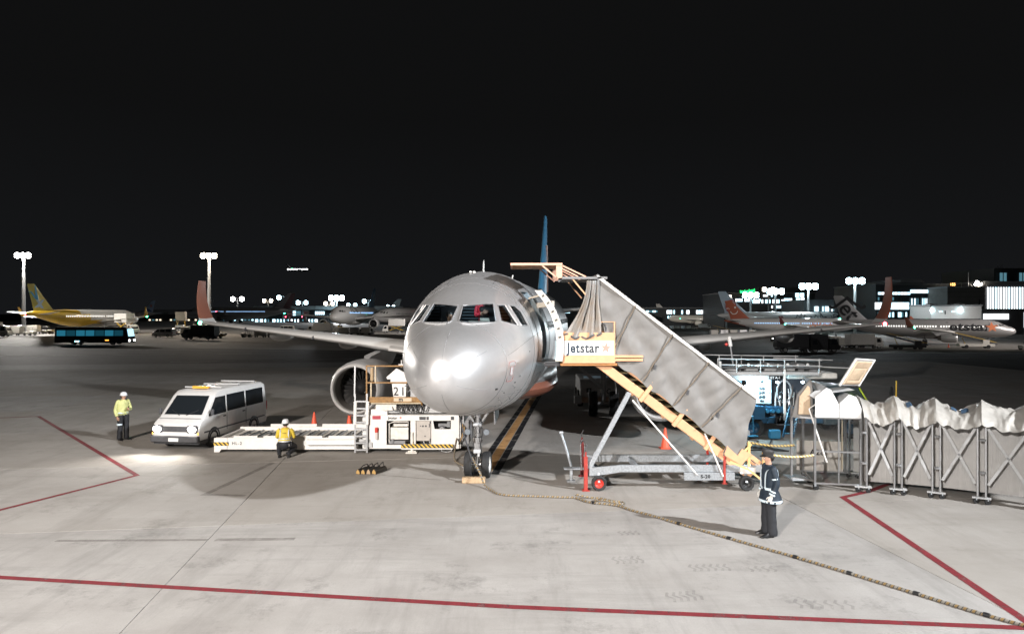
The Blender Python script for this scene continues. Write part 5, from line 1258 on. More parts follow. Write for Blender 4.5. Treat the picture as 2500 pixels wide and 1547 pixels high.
for x, y in ((2.0, 17.33), (3.7, 15.61), (4.5, 14.6), (5.42, 13.46), (6.05, 12.62), (6.72, 11.70), (7.32, 10.86)):
    dv = V((.62, -.78, 0)); m = MB(); m.cyl(V((x, y, z)) - dv * .045, V((x, y, z)) + dv * .045, .036, n=10); m.build('hose_clip', BLACK, H1)
rope('ground_hose', [(1.6, 17.86, z + .07), (1.99, 17.81, z), (2.21, 17.76, z), (2.41, 17.58, z), (2.58, 17.44, z), (2.72, 17.40, z), (2.72, 17.22, z), (2.58, 17.16, z + .03), (2.22, 17.33, z + .06), (2.05, 17.5, z), (2.15, 17.66, z)], .026, 'looped spare end of banded hose lying left of the stairs chassis')
rope('power_cable', [(-1.85, 23.6, .5), (-1.86, 22.9, .25), (-1.8, 22.2, .06), (-1.55, 21.6, .05), (-1.3, 20.9, .15), (-1.22, 20.2, .45), (-1.12, 19.85, .62)], .03, 'slack banded cable between the loader and the nose wheel')
m = MB(); m.tube([(-1.1, 19.7, 1.9), (-1.16, 19.6, 1.1), (-1.06, 19.6, .62)], .02, 6); m.tube([(-.98, 19.7, 1.9), (-1.05, 19.62, 1.0), (-1.02, 19.62, .62)], .014, 6)
origin(-1.05, 19.7, 0); st = MB()
o = MB(); o.tube([(-1.42, 18.9, 2.0), (-1.32, 18.95, 1.5), (-1.08, 19.25, .62)], .022, 6)
ln = o.build('ground_lead', DGREY); tag(ln, 'dark grounding lead hanging from the nose to the hose', 'cable'); origin()

# ------------------------------------------------------------------ people
def skin_body(joints, edges, mats, parent, face_mat, root=0, sub=2):
    """one continuous figure grown over a skeleton: joints = [(point, radius)]"""
    me = bpy.data.meshes.new('body'); me.from_pydata([p for p, r in joints], edges, [])
    o = bpy.data.objects.new('body', me); COL.objects.link(o)
    md = o.modifiers.new('skin', 'SKIN'); md.use_smooth_shade = True; md.branch_smoothing = .6
    sv = me.skin_vertices[0].data
    for i, (p, r) in enumerate(joints):
        sv[i].radius = r if isinstance(r, tuple) else (r, r)
        sv[i].use_root = (i == root)
    sb = o.modifiers.new('sub', 'SUBSURF'); sb.levels = sub; sb.render_levels = sub
    dg = bpy.context.evaluated_depsgraph_get(); dg.update()
    m2 = bpy.data.meshes.new_from_object(o.evaluated_get(dg), depsgraph=dg)
    o.modifiers.clear(); o.data = m2; bpy.data.meshes.remove(me)
    m2.materials.clear()
    for m in mats: m2.materials.append(m)
    for p in m2.polygons: p.material_index = face_mat(p.center); p.use_smooth = True
    if parent is not None: o.parent = parent
    return o

def hand(parent, wrist, direction, palm_n, m, side=1, curl=.5, k=1.0):
    """gloved hand: palm, four unequal bent fingers and a thumb off the side"""
    d = V(direction).normalized(); n = V(palm_n); n = (n - d * n.dot(d)).normalized(); s = d.cross(n) * side
    w = V(wrist); h = MB()
    h.loft([[w + d * t * k + s * (a * sw) * k + n * (b * sn) * k for a, b in ((-1, -.7), (0, -1), (1, -.7), (1, .7), (0, 1), (-1, .7))] for t, sw, sn in ((-.01, .026, .020), (.03, .036, .018), (.075, .042, .015), (.098, .040, .011))])
    for i, L in enumerate((.068, .078, .073, .058)):
        b = w + (d * .092 + s * (-.030 + .020 * i)) * k; pts = [b]; ang = 0
        for q in range(3):
            ang += curl * (.7 if q == 0 else 1.0); pts.append(pts[-1] + (d * math.cos(ang) + n * math.sin(ang)) * (L / 3 * k))
        h.tube(pts, [.0105 * k, .010 * k, .0092 * k, .0065 * k], 6)
    b = w + (d * .03 - s * .034) * k
    h.tube([b, b + (d * .02 - s * .022 + n * .010) * k, b + (d * .048 - s * .030 + n * .022) * k, b + (d * .068 - s * .026 + n * .030) * k], [.014 * k, .013 * k, .011 * k, .007 * k], 6)
    return h.build('hand', m, parent, smooth=60)

def ring_loft(rows, n=16):
    """rows: (centre, half width x, half depth y) or with tilt: ellipse rings"""
    return [[V((c[0] + a * math.cos(2 * PI * k / n), c[1] + b * math.sin(2 * PI * k / n), c[2])) for k in range(n)] for c, a, b in rows]

def face(parent, c, fwd, skin):
    """eyes, brows and mouth on a head centred at c, looking along fwd"""
    f = V(fwd).normalized(); r = V((-f.y, f.x, 0)); up = V((0, 0, 1)); c = V(c)
    for sg in (-1, 1):
        e = MB(); e.ball(c + f * .088 + r * .032 * sg + up * .012, .012, nu=8, nv=6); E_ = e.build('eye', WHITE, parent)
        MB().ball(c + f * .098 + r * .032 * sg + up * .012, .006, nu=6, nv=4).build('pupil', BLACK, E_)
        MB().ball(c + r * .078 * sg + up * .0 - f * .005, .026, (.45, .7, 1.15), 8, 6).build('ear', skin, parent)
        MB().tube([c + f * .093 + r * .02 * sg + up * .032, c + f * .090 + r * .045 * sg + up * .034], .004, 5).build('eyebrow', HAIR, parent)
    m = MB(); m.loft([[c + f * a + r * b + up * z for a, b in ((.09, -w), (.09 + d_, 0), (.09, w))] for z, w, d_ in ((.02, .008, .012), (-.005, .013, .026), (-.022, .018, .028), (-.03, .014, .008))]); m.build('nose', skin, parent)
    MB().tube([c + f * .088 - r * .024 - up * .05, c + f * .095 - up * .051, c + f * .088 + r * .024 - up * .05], .005, 5).build('mouth', mat('lips', (.36, .14, .11), .5), parent)

NAVY = mat('navy uniform cloth', (.010, .020, .034), .62, noise=.25, nscale=8, bump=.3, bscale=7)
TROUSER = mat('charcoal trousers', (.014, .015, .019), .75, noise=.2, nscale=8)
REFL = mat('reflective tape', (.62, .72, .78), .35, spec=.8)
GLOVE = mat('white gloves', (.66, .64, .60), .7)
SHOE = mat('black leather', (.010, .010, .011), .35)
HIVIS = mat('yellow work shirt', (.62, .46, .05), .65, noise=.1, nscale=7, bump=.3, bscale=9)
HIVISG = mat('lime work shirt', (.54, .56, .24), .65, noise=.1, nscale=7)
HELMET = mat('white helmet', (.74, .75, .78), .3, coat=.4)

def shoe(parent, heel, fwd, m=SHOE, L=.28):
    f = V(fwd).normalized(); r = V((-f.y, f.x, 0)); h = V(heel)
    b = MB(); b.loft([[h + f * t + r * (w * a) + V((0, 0, z * q)) for a, q in ((-1, 0), (1, 0), (1, .6), (.5, 1), (-.5, 1), (-1, .6))] for t, w, z in ((-.02, .03, .08), (.02, .040, .11), (.10, .042, .11), (.18, .048, .075), (.24, .042, .05), (L, .02, .03))])
    return b.build('shoe', m, parent, smooth=50)

def standing(name_label, loc, rz, uniform):
    """upright figure, local forward is -y, left is +x"""
    T = thing('person', name_label, 'person', loc, rz)
    officer = uniform == 'officer'
    J = [((0, .0, .96), (.15, .11)), ((0, .01, 1.12), (.145, .105)), ((0, .015, 1.30), (.17, .115)), ((0, .01, 1.43), (.12, .085)), ((0, -.005, 1.50), .056), ((0, -.02, 1.56), .066), ((0, -.03, 1.63), (.082, .095)), ((0, -.022, 1.70), (.076, .09)),
         ((.10, 0, .88), .10), ((.115, -.01, .50), .066), ((.12, .015, .12), .048), ((.125, -.10, .045), .04),
         ((-.10, 0, .88), .10), ((-.115, -.015, .50), .066), ((-.12, .01, .12), .048), ((-.135, -.10, .045), .04)]
    E = [(0, 1), (1, 2), (2, 3), (3, 4), (4, 5), (5, 6), (6, 7), (0, 8), (8, 9), (9, 10), (10, 11), (0, 12), (12, 13), (13, 14), (14, 15)]
    arms = {}
    for sg in (1, -1):
        i = len(J)
        if officer: P = [((sg * .20, .01, 1.40), .062), ((sg * .245, .05, 1.13), .05), ((sg * .235, -.05, .90), .036)]
        elif sg == 1: P = [((.20, .01, 1.40), .062), ((.26, -.02, 1.14), .05), ((.10, -.22, 1.16), .036)]
        else: P = [((-.20, .01, 1.40), .062), ((-.25, .06, 1.13), .05), ((-.24, -.02, .89), .036)]
        J += P; E += [(2, i), (i, i + 1), (i + 1, i + 2)]; arms[sg] = [V(p[0]) for p in P]
    sk = SKIN; top = NAVY if officer else HIVISG
    def fm(c):
        if c.z > 1.475: return 0
        if c.z > .93 or abs(c.x) > .2: return 1 if not (not officer and abs(c.x) > .215 and c.z < 1.02) else 0
        return 2
    skin_body(J, E, [sk, top, TROUSER], T, fm)
    face(T, (0, -.028, 1.62), (0, -1, 0), sk)
    h = MB(); h.ball((0, -.005, 1.655), .1, (.92, 1.02, 1.0), 14, 10); h.v = [(x, y + (.03 if z < 1.66 else 0), max(z, 1.56 + .06 * (y < .0))) for x, y, z in h.v]; h.build('hair', HAIR, T, smooth=70)
    for sg in (1, -1):
        w = arms[sg][2]; d = (w - arms[sg][1]).normalized()
        hand(T, w + d * .02, d, (-sg, 0, 0) if sg else (0, 0, 0), GLOVE if officer else SKIN, sg, .45)
        shoe(T, (sg * .125, .04 - .02 * sg, 0), (.12 * sg, -1, 0))
        t = MB(); cloth_ring(t, [((sg * .10, 0, .92), .115, .125), ((sg * .11, -.005, .6), .09, .10), ((sg * .12, .0, .3), .085, .098), ((sg * .122, .01, .1), .088, .105), ((sg * .122, .01, .04), .082, .10)], 22, 7, .012, sg * 3.); t.build('trouser_leg', TROUSER, T, smooth=70)
        def sleeve(pts, rad, m, nm, par):
            b = MB(); b.tube(catmull(pts, 8), [rad[0] + (rad[1] - rad[0]) * k / (8 * (len(pts) - 1)) for k in range(8 * (len(pts) - 1) + 1)], 16); creased(b, .008, 11., pts[0].x); return b.build(nm, m, par, smooth=70)
        a = arms[sg]
        S = sleeve([a[0] + V((-sg * .05, 0, .03)), a[0], a[1], a[1].lerp(a[2], .97 if officer or True else .5)], (.075, .058) if officer else (.07, .052), top, 'sleeve', T)
        if officer:
            for t_ in (.62, .86):
                c0, c1 = a[1].lerp(a[2], t_), a[1].lerp(a[2], t_ + .13); MB().cyl(c0, c1, .066, .064, 14).build('sleeve_band', REFL, S)
            c0 = a[0].lerp(a[1], .55); MB().cyl(c0, a[0].lerp(a[1], .66), .072, .071, 12).build('arm_badge', REFL, S)
    if officer:
        c = MB(); rows = [((0, .01, 1.50), .075, .07), ((0, .012, 1.46), .13, .10), ((0, .014, 1.40), .205, .125), ((0, .015, 1.28), .215, .14), ((0, .012, 1.1), .205, .14), ((0, .012, 1.02), .20, .14), ((0, .02, .92), .225, .17), ((0, .03, .80), .25, .205), ((0, .035, .72), .262, .225)]
        cloth_ring(c, rows, 40, 5, .016, 1.)
        c.v = [(x, y + .012 * math.sin(14 * math.atan2(y, x) + z * 6) * max(0, 1.05 - z) * 2, z) for x, y, z in c.v]
        C_ = c.build('coat', NAVY, T, smooth=70)
        for z, a, b, h_ in ((1.01, .206, .146, .05), (.755, .264, .227, .05)):
            m = MB(); m.loft(ring_loft([((0, .012 + (.025 if z < .9 else 0), z + h_ / 2), a, b), ((0, .012 + (.025 if z < .9 else 0), z - h_ / 2), a + .006, b + .006)], 24), False, False); m.build('coat_band', REFL, C_, smooth=70)
        for sg in (1, -1):
            pts = [(sg * .08, .15, 1.03), (sg * .06, .165, 1.15), (sg * .08, .16, 1.28), (sg * .12, .115, 1.40), (sg * .135, .03, 1.455), (sg * .13, -.07, 1.42), (sg * .11, -.125, 1.32), (sg * .10, -.135, 1.1), (sg * .1, -.13, 1.02)]
            b = MB(); q = catmull(pts, 4); b.loft([[p + V((-.022, 0, 0)), p + V((.022, 0, 0)), p + V((.022, .008, .008)), p + V((-.022, .008, .008))] for p in q]); b.build('harness_strap', REFL, C_, smooth=50)
        c = MB(); c.loft([[V((a * math.cos(2 * PI * k / 22), -.02 + b * math.sin(2 * PI * k / 22), z + .02 * math.sin(2 * PI * k / 22) * -1 * tl)) for k in range(22)] for z, a, b, tl in ((1.672, .098, .115, 0), (1.735, .102, .120, 0), (1.75, .108, .124, .6), (1.785, .116, .130, 1.0), (1.815, .10, .112, 1.0), (1.822, .02, .02, 1.0))]); K = c.build('cap', mat('black cap cloth', (.028, .026, .026), .6), T, smooth=50)
        p = MB(); p.loft([[V((.10 * math.sin(t), -.02 - (.115 + e) * math.cos(t) , 1.70 - dz * math.cos(t))) for t in [-1.0 + 2.0 * k / 10 for k in range(11)]] for e, dz in ((0, 0), (.06, .025), (.06, .035), (0, .01))], False, False, close=False, wrap=True); p.build('cap_peak', SHOE, K, smooth=50)
        MB().ball((0, -.142, 1.735), .02, (1, .4, 1), 8, 6).build('cap_badge', mat('gold badge', (.7, .45, .12), .3, metal=.8), K)
    else:
        c = MB(); cloth_ring(c, [((0, .01, 1.50), .07, .065), ((0, .012, 1.46), .13, .10), ((0, .012, 1.40), .20, .125), ((0, .01, 1.25), .205, .14), ((0, .01, 1.06), .205, .15), ((0, .01, .98), .19, .14)], 34, 5, .015); C_ = c.build('shirt', HIVISG, T, smooth=70)
        m = MB(); m.loft(ring_loft([((0, .01, 1.04), .21, .155), ((0, .01, .99), .205, .15)], 20), False, False); m.build('shirt_band', REFL, C_, smooth=70)
        helmet(T, V((0, -.025, 1.665)), (0, -1, 0)); 
        m = MB(); m.cyl((-.14, -.02, .62), (-.14, -.02, .56), .10, n=12); m.build('knee_band', REFL, T)
        MB().bb(.02, .07, -.30, -.26, 1.14, 1.26).build('radio', BLACK, T, bev=.01)
    return T

def helmet(T, c, fwd):
    f = V(fwd).normalized(); r = V((-f.y, f.x, 0)); m = MB()
    rings = []
    for z, a, b in ((-.02, .125, .145), (0, .128, .150), (.004, .112, .132), (.05, .108, .128), (.09, .088, .105), (.115, .05, .06), (.12, .004, .004)):
        rings.append([c + r * a * math.cos(2 * PI * k / 20) + f * (b * math.sin(2 * PI * k / 20) * (1.12 if math.sin(2 * PI * k / 20) > 0 and z <= 0 else 1)) + V((0, 0, z)) for k in range(20)])
    m.loft(rings); H_ = m.build('helmet', HELMET, T, smooth=50)
    s = MB(); s.tube([c + r * .095 + V((0, 0, -.02)), c + r * .085 + f * .02 + V((0, 0, -.10)), c + f * .04 + V((0, 0, -.15)), c - r * .085 + f * .02 + V((0, 0, -.10)), c - r * .095 + V((0, 0, -.02))], .006, 5); s.build('chin_strap', BLACK, H_)
    return H_

standing('officer in a dark coat with reflective bands and a peaked cap standing by the stairs', (5.42, 14.86, 0), math.radians(-84), 'officer')
standing('worker in a white helmet and lime shirt standing beyond the white van', (-14.47, 26.2, 0), math.radians(58), 'worker')

def kneeling():
    T = thing('person', 'worker in a yellow shirt and white helmet crouching at the loader platform', 'person', (-7.43, 23.05, 0), PI + .15)
    # local forward is -y (turned to face the loader); squatting on one knee
    J = [((0, .12, .42), (.16, .13)), ((0, .09, .56), (.15, .115)), ((0, .01, .76), (.18, .12)), ((0, -.03, .88), (.12, .085)), ((0, -.06, .95), .055), ((0, -.09, 1.00), .066), ((0, -.11, 1.07), (.082, .092)), ((0, -.105, 1.13), (.075, .088)),
         ((.12, .05, .40), .105), ((.24, -.30, .34), .075), ((.16, .10, .12), .055), ((.16, .04, .045), .04),
         ((-.12, .05, .40), .105), ((-.28, -.26, .28), .075), ((-.13, .16, .12), .055), ((-.13, .12, .045), .04),
         ((.205, -.01, .85), .06), ((.27, -.10, .62), .05), ((.16, -.34, .60), .037), ((-.205, -.01, .85), .06), ((-.28, -.06, .62), .05), ((-.22, -.32, .55), .037)]
    E = [(0, 1), (1, 2), (2, 3), (3, 4), (4, 5), (5, 6), (6, 7), (0, 8), (8, 9), (9, 10), (10, 11), (0, 12), (12, 13), (13, 14), (14, 15), (2, 16), (16, 17), (17, 18), (2, 19), (19, 20), (20, 21)]
    fm = lambda c: 0 if (c.z > .945 or (c.y < -.17 and c.z > .5)) else (1 if c.z > .53 else 2)
    skin_body(J, E, [SKIN, HIVIS, TROUSER], T, fm)
    face(T, (0, -.11, 1.06), (0, -1, -.1), SKIN)
    h = MB(); h.ball((0, -.09, 1.08), .098, (.92, 1.02, 1.0), 14, 10); h.v = [(x, y + (.02 if z < 1.1 else 0), max(z, 1.0)) for x, y, z in h.v]; h.build('hair', HAIR, T, smooth=70)
    c = MB(); cloth_ring(c, [((0, -.055, .955), .075, .07), ((0, -.03, .92), .14, .10), ((0, -.02, .86), .205, .13), ((0, .02, .74), .205, .15), ((0, .08, .58), .195, .165), ((0, .10, .52), .185, .16)], 34, 5, .014); C_ = c.build('shirt', HIVIS, T, smooth=70)
    for z, y, a, b in ((.62, .065, .202, .163), (.545, .093, .195, .168)):
        m = MB(); m.loft(ring_loft([((0, y, z + .022), a, b), ((0, y + .01, z - .022), a, b)], 20), False, False); m.build('shirt_band', mat('silver grey tape', (.45, .47, .48), .4), C_, smooth=70)
    for sg in (1, -1):
        q = catmull([(sg * .13, .155, .56), (sg * .13, .15, .68), (sg * .13, .12, .82), (sg * .13, .05, .905)], 4); b = MB(); b.loft([[p + V((-.018, 0, 0)), p + V((.018, 0, 0)), p + V((.018, .012, .006)), p + V((-.018, .012, .006))] for p in q]); b.build('shirt_strap', mat('silver grey tape', (.45, .47, .48)), C_)
        a = [V(J[16 if sg > 0 else 19][0]), V(J[17 if sg > 0 else 20][0]), V(J[18 if sg > 0 else 21][0])]
        b = MB(); b.tube([a[0] + V((-sg * .05, 0, .03)), a[0], a[0].lerp(a[1], .9)], [.075, .07, .058], 12); b.build('sleeve', HIVIS, T, smooth=70)
        d = (a[2] - a[1]).normalized(); hand(T, a[2] + d * .02, d, (0, 0, -1), GLOVE, sg, .5)
        fx = .16 if sg > 0 else -.13; shoe(T, (fx, .16 if sg > 0 else .22, 0), (.1 * sg, -1, 0))
        k = V(J[9 if sg > 0 else 13][0]); hp = V(J[8 if sg > 0 else 12][0]); an = V(J[10 if sg > 0 else 14][0])
        b = MB(); b.tube(catmull([hp + V((0, .06, .03)), hp.lerp(k, .5) + V((0, 0, .01)), k], 4), [.125, .122, .12, .118, .11, .105, .1, .095, .088], 12); b.build('trouser_leg', TROUSER, T, smooth=70)
        b = MB(); b.tube(catmull([k, k.lerp(an, .5), an], 4), [.085, .085, .084, .082, .078, .074, .07, .068, .066], 12); b.build('trouser_shin', TROUSER, T, smooth=70)
    s = MB(); s.ball((0, .13, .43), .2, (.98, .82, .85), 14, 10); s.build('trouser_seat', TROUSER, T, smooth=70)
    text('lettering', 'KOKUSAI', .04, INK, C_, (0, .155, .79), (-1, 0, 0), (0, .2, 1), .001) if False else None
    MB().bb(-.06, .06, .148, .156, .785, .80).build('back_print', INK, C_)
    MB().bb(-.17, -.12, .17, .22, .38, .46).build('rag', GLOVE, T, bev=.01)
    helmet(T, V((0, -.10, 1.11)), (0, -1, 0))
kneeling()

def aircrew():
    # attendant in a red jacket and the seated pilot, both inside the flight deck
    M = Matrix.Rotation(-math.radians(6.3), 4, 'Z'); M.translation = V((-1.53, 15.1, 0))
    def place(lab, lx, ly, lz, rz, build):
        p = M @ V((lx, ly, lz)); T = thing('person', lab, 'person', p, rz - math.radians(6.3)); build(T); return T
    REDC = mat('red uniform jacket', (.62, .035, .06), .6, noise=.12, nscale=9)
    def att(T):
        J = [((0, 0, -.45), (.14, .10)), ((0, 0, -.1), (.13, .10)), ((0, .01, .18), (.15, .105)), ((0, .0, .30), (.10, .08)), ((0, -.01, .37), .05), ((0, -.03, .43), .062), ((0, -.035, .50), (.078, .09)), ((0, -.03, .56), (.072, .085)),
             ((.18, .0, .27), .056), ((.21, -.03, .02), .046), ((.02, -.20, .03), .034), ((-.18, 0, .27), .056), ((-.21, -.03, .02), .046), ((-.04, -.21, .07), .034)]
        E = [(0, 1), (1, 2), (2, 3), (3, 4), (4, 5), (5, 6), (6, 7), (2, 8), (8, 9), (9, 10), (2, 11), (11, 12), (12, 13)]
        skin_body(J, E, [SKIN, REDC], T, lambda c: 0 if (c.z > .35 or (c.y < -.165 and c.z < .15 and abs(c.x) < .12)) else 1)
        face(T, (0, -.033, .49), (0, -1, 0), SKIN)
        h = MB(); h.ball((0, -.005, .52), .095, nu=12, nv=8); h.build('hair', HAIR, T, smooth=70)
        c = MB(); c.loft(ring_loft([((0, 0, .32), .12, .09), ((0, .005, .26), .175, .115), ((0, .005, .1), .17, .125), ((0, 0, -.12), .15, .115), ((0, 0, -.35), .17, .13)], 18)); C_ = c.build('jacket', REDC, T, smooth=70)
        m = MB(); m.prism([(-.04, .30), (.04, .30), (0, .12)], (0, -.125, 0), (1, 0, 0), (0, 0, 1), (0, -1, 0), .004); m.build('collar_gap', mat('dark scarf', (.08, .02, .03), .6), C_)
        for sg in (1, -1):
            a = [V(J[8 if sg > 0 else 11][0]), V(J[9 if sg > 0 else 12][0]), V(J[10 if sg > 0 else 13][0])]
            b = MB(); b.tube(catmull([a[0], a[1], a[1].lerp(a[2], .75)], 5), .058, 10); b.build('sleeve', REDC, T, smooth=70)
            d = (a[2] - a[1]).normalized(); hand(T, a[2], d, (0, 1, 0), SKIN, sg, .3)
    place('attendant in a red jacket with folded arms inside the flight deck', .40, 3.62, ZC + .76, .2, att)
    def pil(T):
        J = [((0, 0, -.25), (.15, .11)), ((0, .01, 0), (.17, .11)), ((0, .0, .12), (.11, .085)), ((0, -.01, .19), .055), ((0, -.03, .25), .064), ((0, -.035, .32), (.08, .092)), ((0, -.03, .38), (.074, .088)),
             ((.19, 0, .08), .058), ((.23, -.08, -.15), .046), ((.16, -.26, -.2), .036), ((-.19, 0, .08), .058), ((-.23, -.08, -.15), .046), ((-.16, -.26, -.2), .036)]
        E = [(0, 1), (1, 2), (2, 3), (3, 4), (4, 5), (5, 6), (1, 7), (7, 8), (8, 9), (1, 10), (10, 11), (11, 12)]
        D = mat('dark pilot jacket', (.012, .013, .016), .7)
        skin_body(J, E, [SKIN, D], T, lambda c: 0 if c.z > .17 or c.y < -.22 else 1)
        face(T, (0, -.033, .31), (0, -1, 0), SKIN)
        h = MB(); h.ball((0, -.0, .345), .1, nu=12, nv=8); h.build('hair', HAIR, T, smooth=70)
        for sg in (1, -1): hand(T, (sg * .15, -.28, -.2), (-.1 * sg, -1, -.1), (0, 0, -1), SKIN, sg, .5)
    place('seated pilot in dark clothes behind the left hand windscreen', -.42, 3.05, ZC + .42, .5, pil)
aircrew()

# ------------------------------------------------------------------ far side of the field
JETG = 'airliners parked across the field'
def far_jet(label, x, y, rz, L=37.5, dia=3.95, span=35.8, body=WHITE, aft=None, aft_s=.6, tail=WHITE, winglet=None, eng=None, gear=True, lit=.0, z=None, big=False, title=None, group=JETG, cat='airplane', nav=True):
    k, q = L / 37.57, dia / 3.95
    zc = ZC * (1 if not big else 1.42)
    A = thing('airliner', label, cat, (x, y, gz(x, y) - .05 if z is None else z), rz, group)
    def P(s, ph, off=0.):
        p = sec(s, ph, 1., off); return V((p.x * q, p.y * k, zc + (p.z - ZC) * q))
    def SK(s, zr, side, off=.012):
        p = skin_at(s, zr, side, off); return V((p.x * q, p.y * k, zc + (p.z - ZC) * q))
    S = [.001, .03, .1, .25, .5, .9, 1.4, 2, 2.6, 3.3, 4.2, 5.2, 6.5, 9, 12, 16, 20, 23, 25, 27, 29, 31, 33, 35, 36.5, 37.3, 37.57]
    n = 24; mb = MB(); rings = [[P(s, 2 * PI * j / n) for j in range(n)] for s in S]
    mb.loft(rings)
    if aft is not None:
        mb.m = []
        for f in mb.f:
            c = sum((V(mb.v[i]) for i in f), V()) / len(f); mb.m.append(1 if c.y / k + (c.z - zc) / q * 2.6 * (-1) > 37.57 * aft_s else 0)
    mb.build('fuselage', [body] + ([aft] if aft else []), A, smooth=60)
    # flight deck windows, cabin windows, doors
    cw = MB()
    for sd in (1, -1):
        for s0, s1, z0, z1 in ((1.75, 2.5, .62, 1.0), (2.3, 3.0, .55, 1.0), (3.02, 3.6, .5, .95)):
            a = [SK(s0 + .35, z0, sd), SK(s1 + .15, z0, sd), SK(s1 + .35, z1, sd), SK(s0 + .75, z1, sd)]; cw.add(a, [(0, 1, 2, 3)])
    cw.build('flight_deck_window', BLACK, A, smooth=0)
    wm = MB(); step = .533 / k * (1 if not big else 1.15); s = 6.2
    while s < 28:
        for sd in (1, -1):
            if not 14.6 < s < 15.2: wm.add([SK(s, .3, sd), SK(s + .26 / k, .3, sd), SK(s + .26 / k, .62, sd), SK(s, .62, sd)], [(0, 1, 2, 3)])
        s += step
    w = wm.build('cabin_windows', mat('lit cabin window', (.95, .93, .88), emit=lit) if lit == 1.6 else (mat('blue lit cabin window', (.35, .62, 1.), emit=1.4) if lit else mat('dark cabin window', (.05, .05, .055), .3)), A, smooth=0); w['kind'] = 'stuff'
    for sd in (1, -1):
        for s in (5.0, 29.2):
            d = MB(); pts = [SK(s, -.5, sd, .02), SK(s, 1.2, sd, .02), SK(s + .8 / k, 1.2, sd, .02), SK(s + .8 / k, -.5, sd, .02)]; d.tube(pts, .018, 4, closed=True); d.build('door_outline', GREY, A)
    # wings, engines, tail
    sp = span / 35.8
    for sd in (1, -1):
        W_ = wing_mesh(MB(), sd, [(y_ * sp if y_ > 2 else y_, s_ * k + (sp - k) * max(0, s_ - 12) * .6, z_ - ZC + zc - (.4 * q if big else 0) + (y_ * (sp - 1) * .07), c_ * (k if y_ < 7 else (k + 1) / 2), t_) for y_, s_, z_, c_, t_ in A320_WING]).build('wing', WINGP, A, smooth=40)
        tip = V((sd * 16.6 * sp, 19.25 * k + (sp - k) * 7.25 * .6, 4.2 - ZC + zc - (.4 * q if big else 0) + 16.6 * (sp - 1) * .07))
        if winglet: MB().loft([[tip + V((sd * (a + b), le + c_, h)) for c_, b in foil(c, .1)] for a, le, h, c in ((0, 0, 0, 1.6), (.45, .25, .35, 1.4), (.7, .9, 1.4, .9), (.85, 1.5, 2.4, .5))]).build('winglet', winglet, W_)
        if nav: MB().ball(tip + V((sd * .1, .1, .05)), .16, nu=8, nv=6).build('navigation_light', mat('green navigation light', (.05, 1., .45)) if sd < 0 else mat('red navigation light', (1., .03, .05)), W_)
        R = 1.06 * (1 if not big else 1.65); ye = 5.75 * (1 if not big else 1.6)
        engine(A, sd, ye, 11.2 * k + (.5 if big else 0), zc - 2.08 * q + (.0 if not big else -.0), R, 3.5 * (1 if not big else 1.5), (eng or body, mat('intake lip metal', (.72, .70, .68)), BLACK), full=False)
        MB().loft([[V((sd * ye + x_ * wd, s_, z_ - ZC + zc)) for x_, s_, z_ in ((-1, s0_, zt_), (1, s0_, zt_), (1, s1_, zb_), (-1, s1_, zb_))] for s0_, zt_, s1_, zb_, wd in ((12.6 * k, 2.82, 12.2 * k, 2.4, .06), (13.2 * k, 3.0, 12.8 * k, 2.3, .2), (16.5 * k, 3.3, 15.2 * k, 2.2, .2))]).build('pylon', eng or body, W_)
        MB().ball((sd * 8.4 * sp, 18.3 * k, 3.28 - ZC + zc), 1, (.25, 1.6, .32), 8, 6).build('flap_fairing', WINGP, W_)
        wing_mesh(MB(), sd, [(.3, 31.6 * k, zc + .9 * q, 3.6 * k, .1), (6.2 * sp, 34.9 * k, zc + 1.5 * q, 1.5 * k, .09)]).build('tailplane', WINGP, A)
    hf = (1 if not big else 1.42)
    fin = MB(); fin_mesh(fin, [(zc + 1.2 * q, 28.6 * k, 7.0 * k, .08), (zc + 2.3 * q, 30.2 * k, 5.5 * k, .09), (zc + (9.0 - ZC) * hf, 32.9 * k, 3.7 * k, .09), (zc + (11.5 - ZC) * hf, 35.1 * k, 2.3 * k, .09), (zc + (11.75 - ZC) * hf, 35.5 * k, 1.7 * k, .06)])
    F_ = fin.build('tail_fin', tail, A)
    MB().ball((0, 16.2 * k, zc - 1.75 * q), 1, (1.7 * q, 5.2 * k, .8 * q), 14, 8).build('belly_fairing', body, A)
    if gear:
        for xg, sg in ((0, 5.07 * k), (3.8 * q, 17.65 * k), (-3.8 * q, 17.65 * k)):
            r = (.38 if xg == 0 else .58) * hf; g = MB(); g.cyl((xg, sg, zc - 1.5 * q), (xg, sg, r), .12 * hf, n=8); g.cyl((xg - .4 * hf, sg, r), (xg + .4 * hf, sg, r), .07, n=8); G = g.build('landing_gear', GREY, A)
            for dx in (-.4, .4): m = MB(); m.lathe([(.02, -.15), (r * .9, -.17), (r, -.1), (r, .1), (r * .9, .17), (.02, .15)], (xg + dx * hf, sg, r), (1, 0, 0), 14); m.build('tyre', RUBBER, G)
    A['_k'] = k; A['_q'] = q; A['_zc'] = zc
    return A, F_, SK, k, hf, zc
def skin_text(A, SK, k, txt, size, m, s_mid, z_mid, side, bold=.02, shear=0., sx=1.):
    me = text_mesh(txt, size, bold, shear, 0.0, 1.0, sx)
    for v in me.vertices:
        s = s_mid + (v.co.x if side > 0 else -v.co.x) / k
        v.co = SK(s, z_mid + v.co.y, side, .03)
    me.materials.clear(); me.materials.append(m)
    o = bpy.data.objects.new('lettering', me); COL.objects.link(o); o.parent = A
    return o
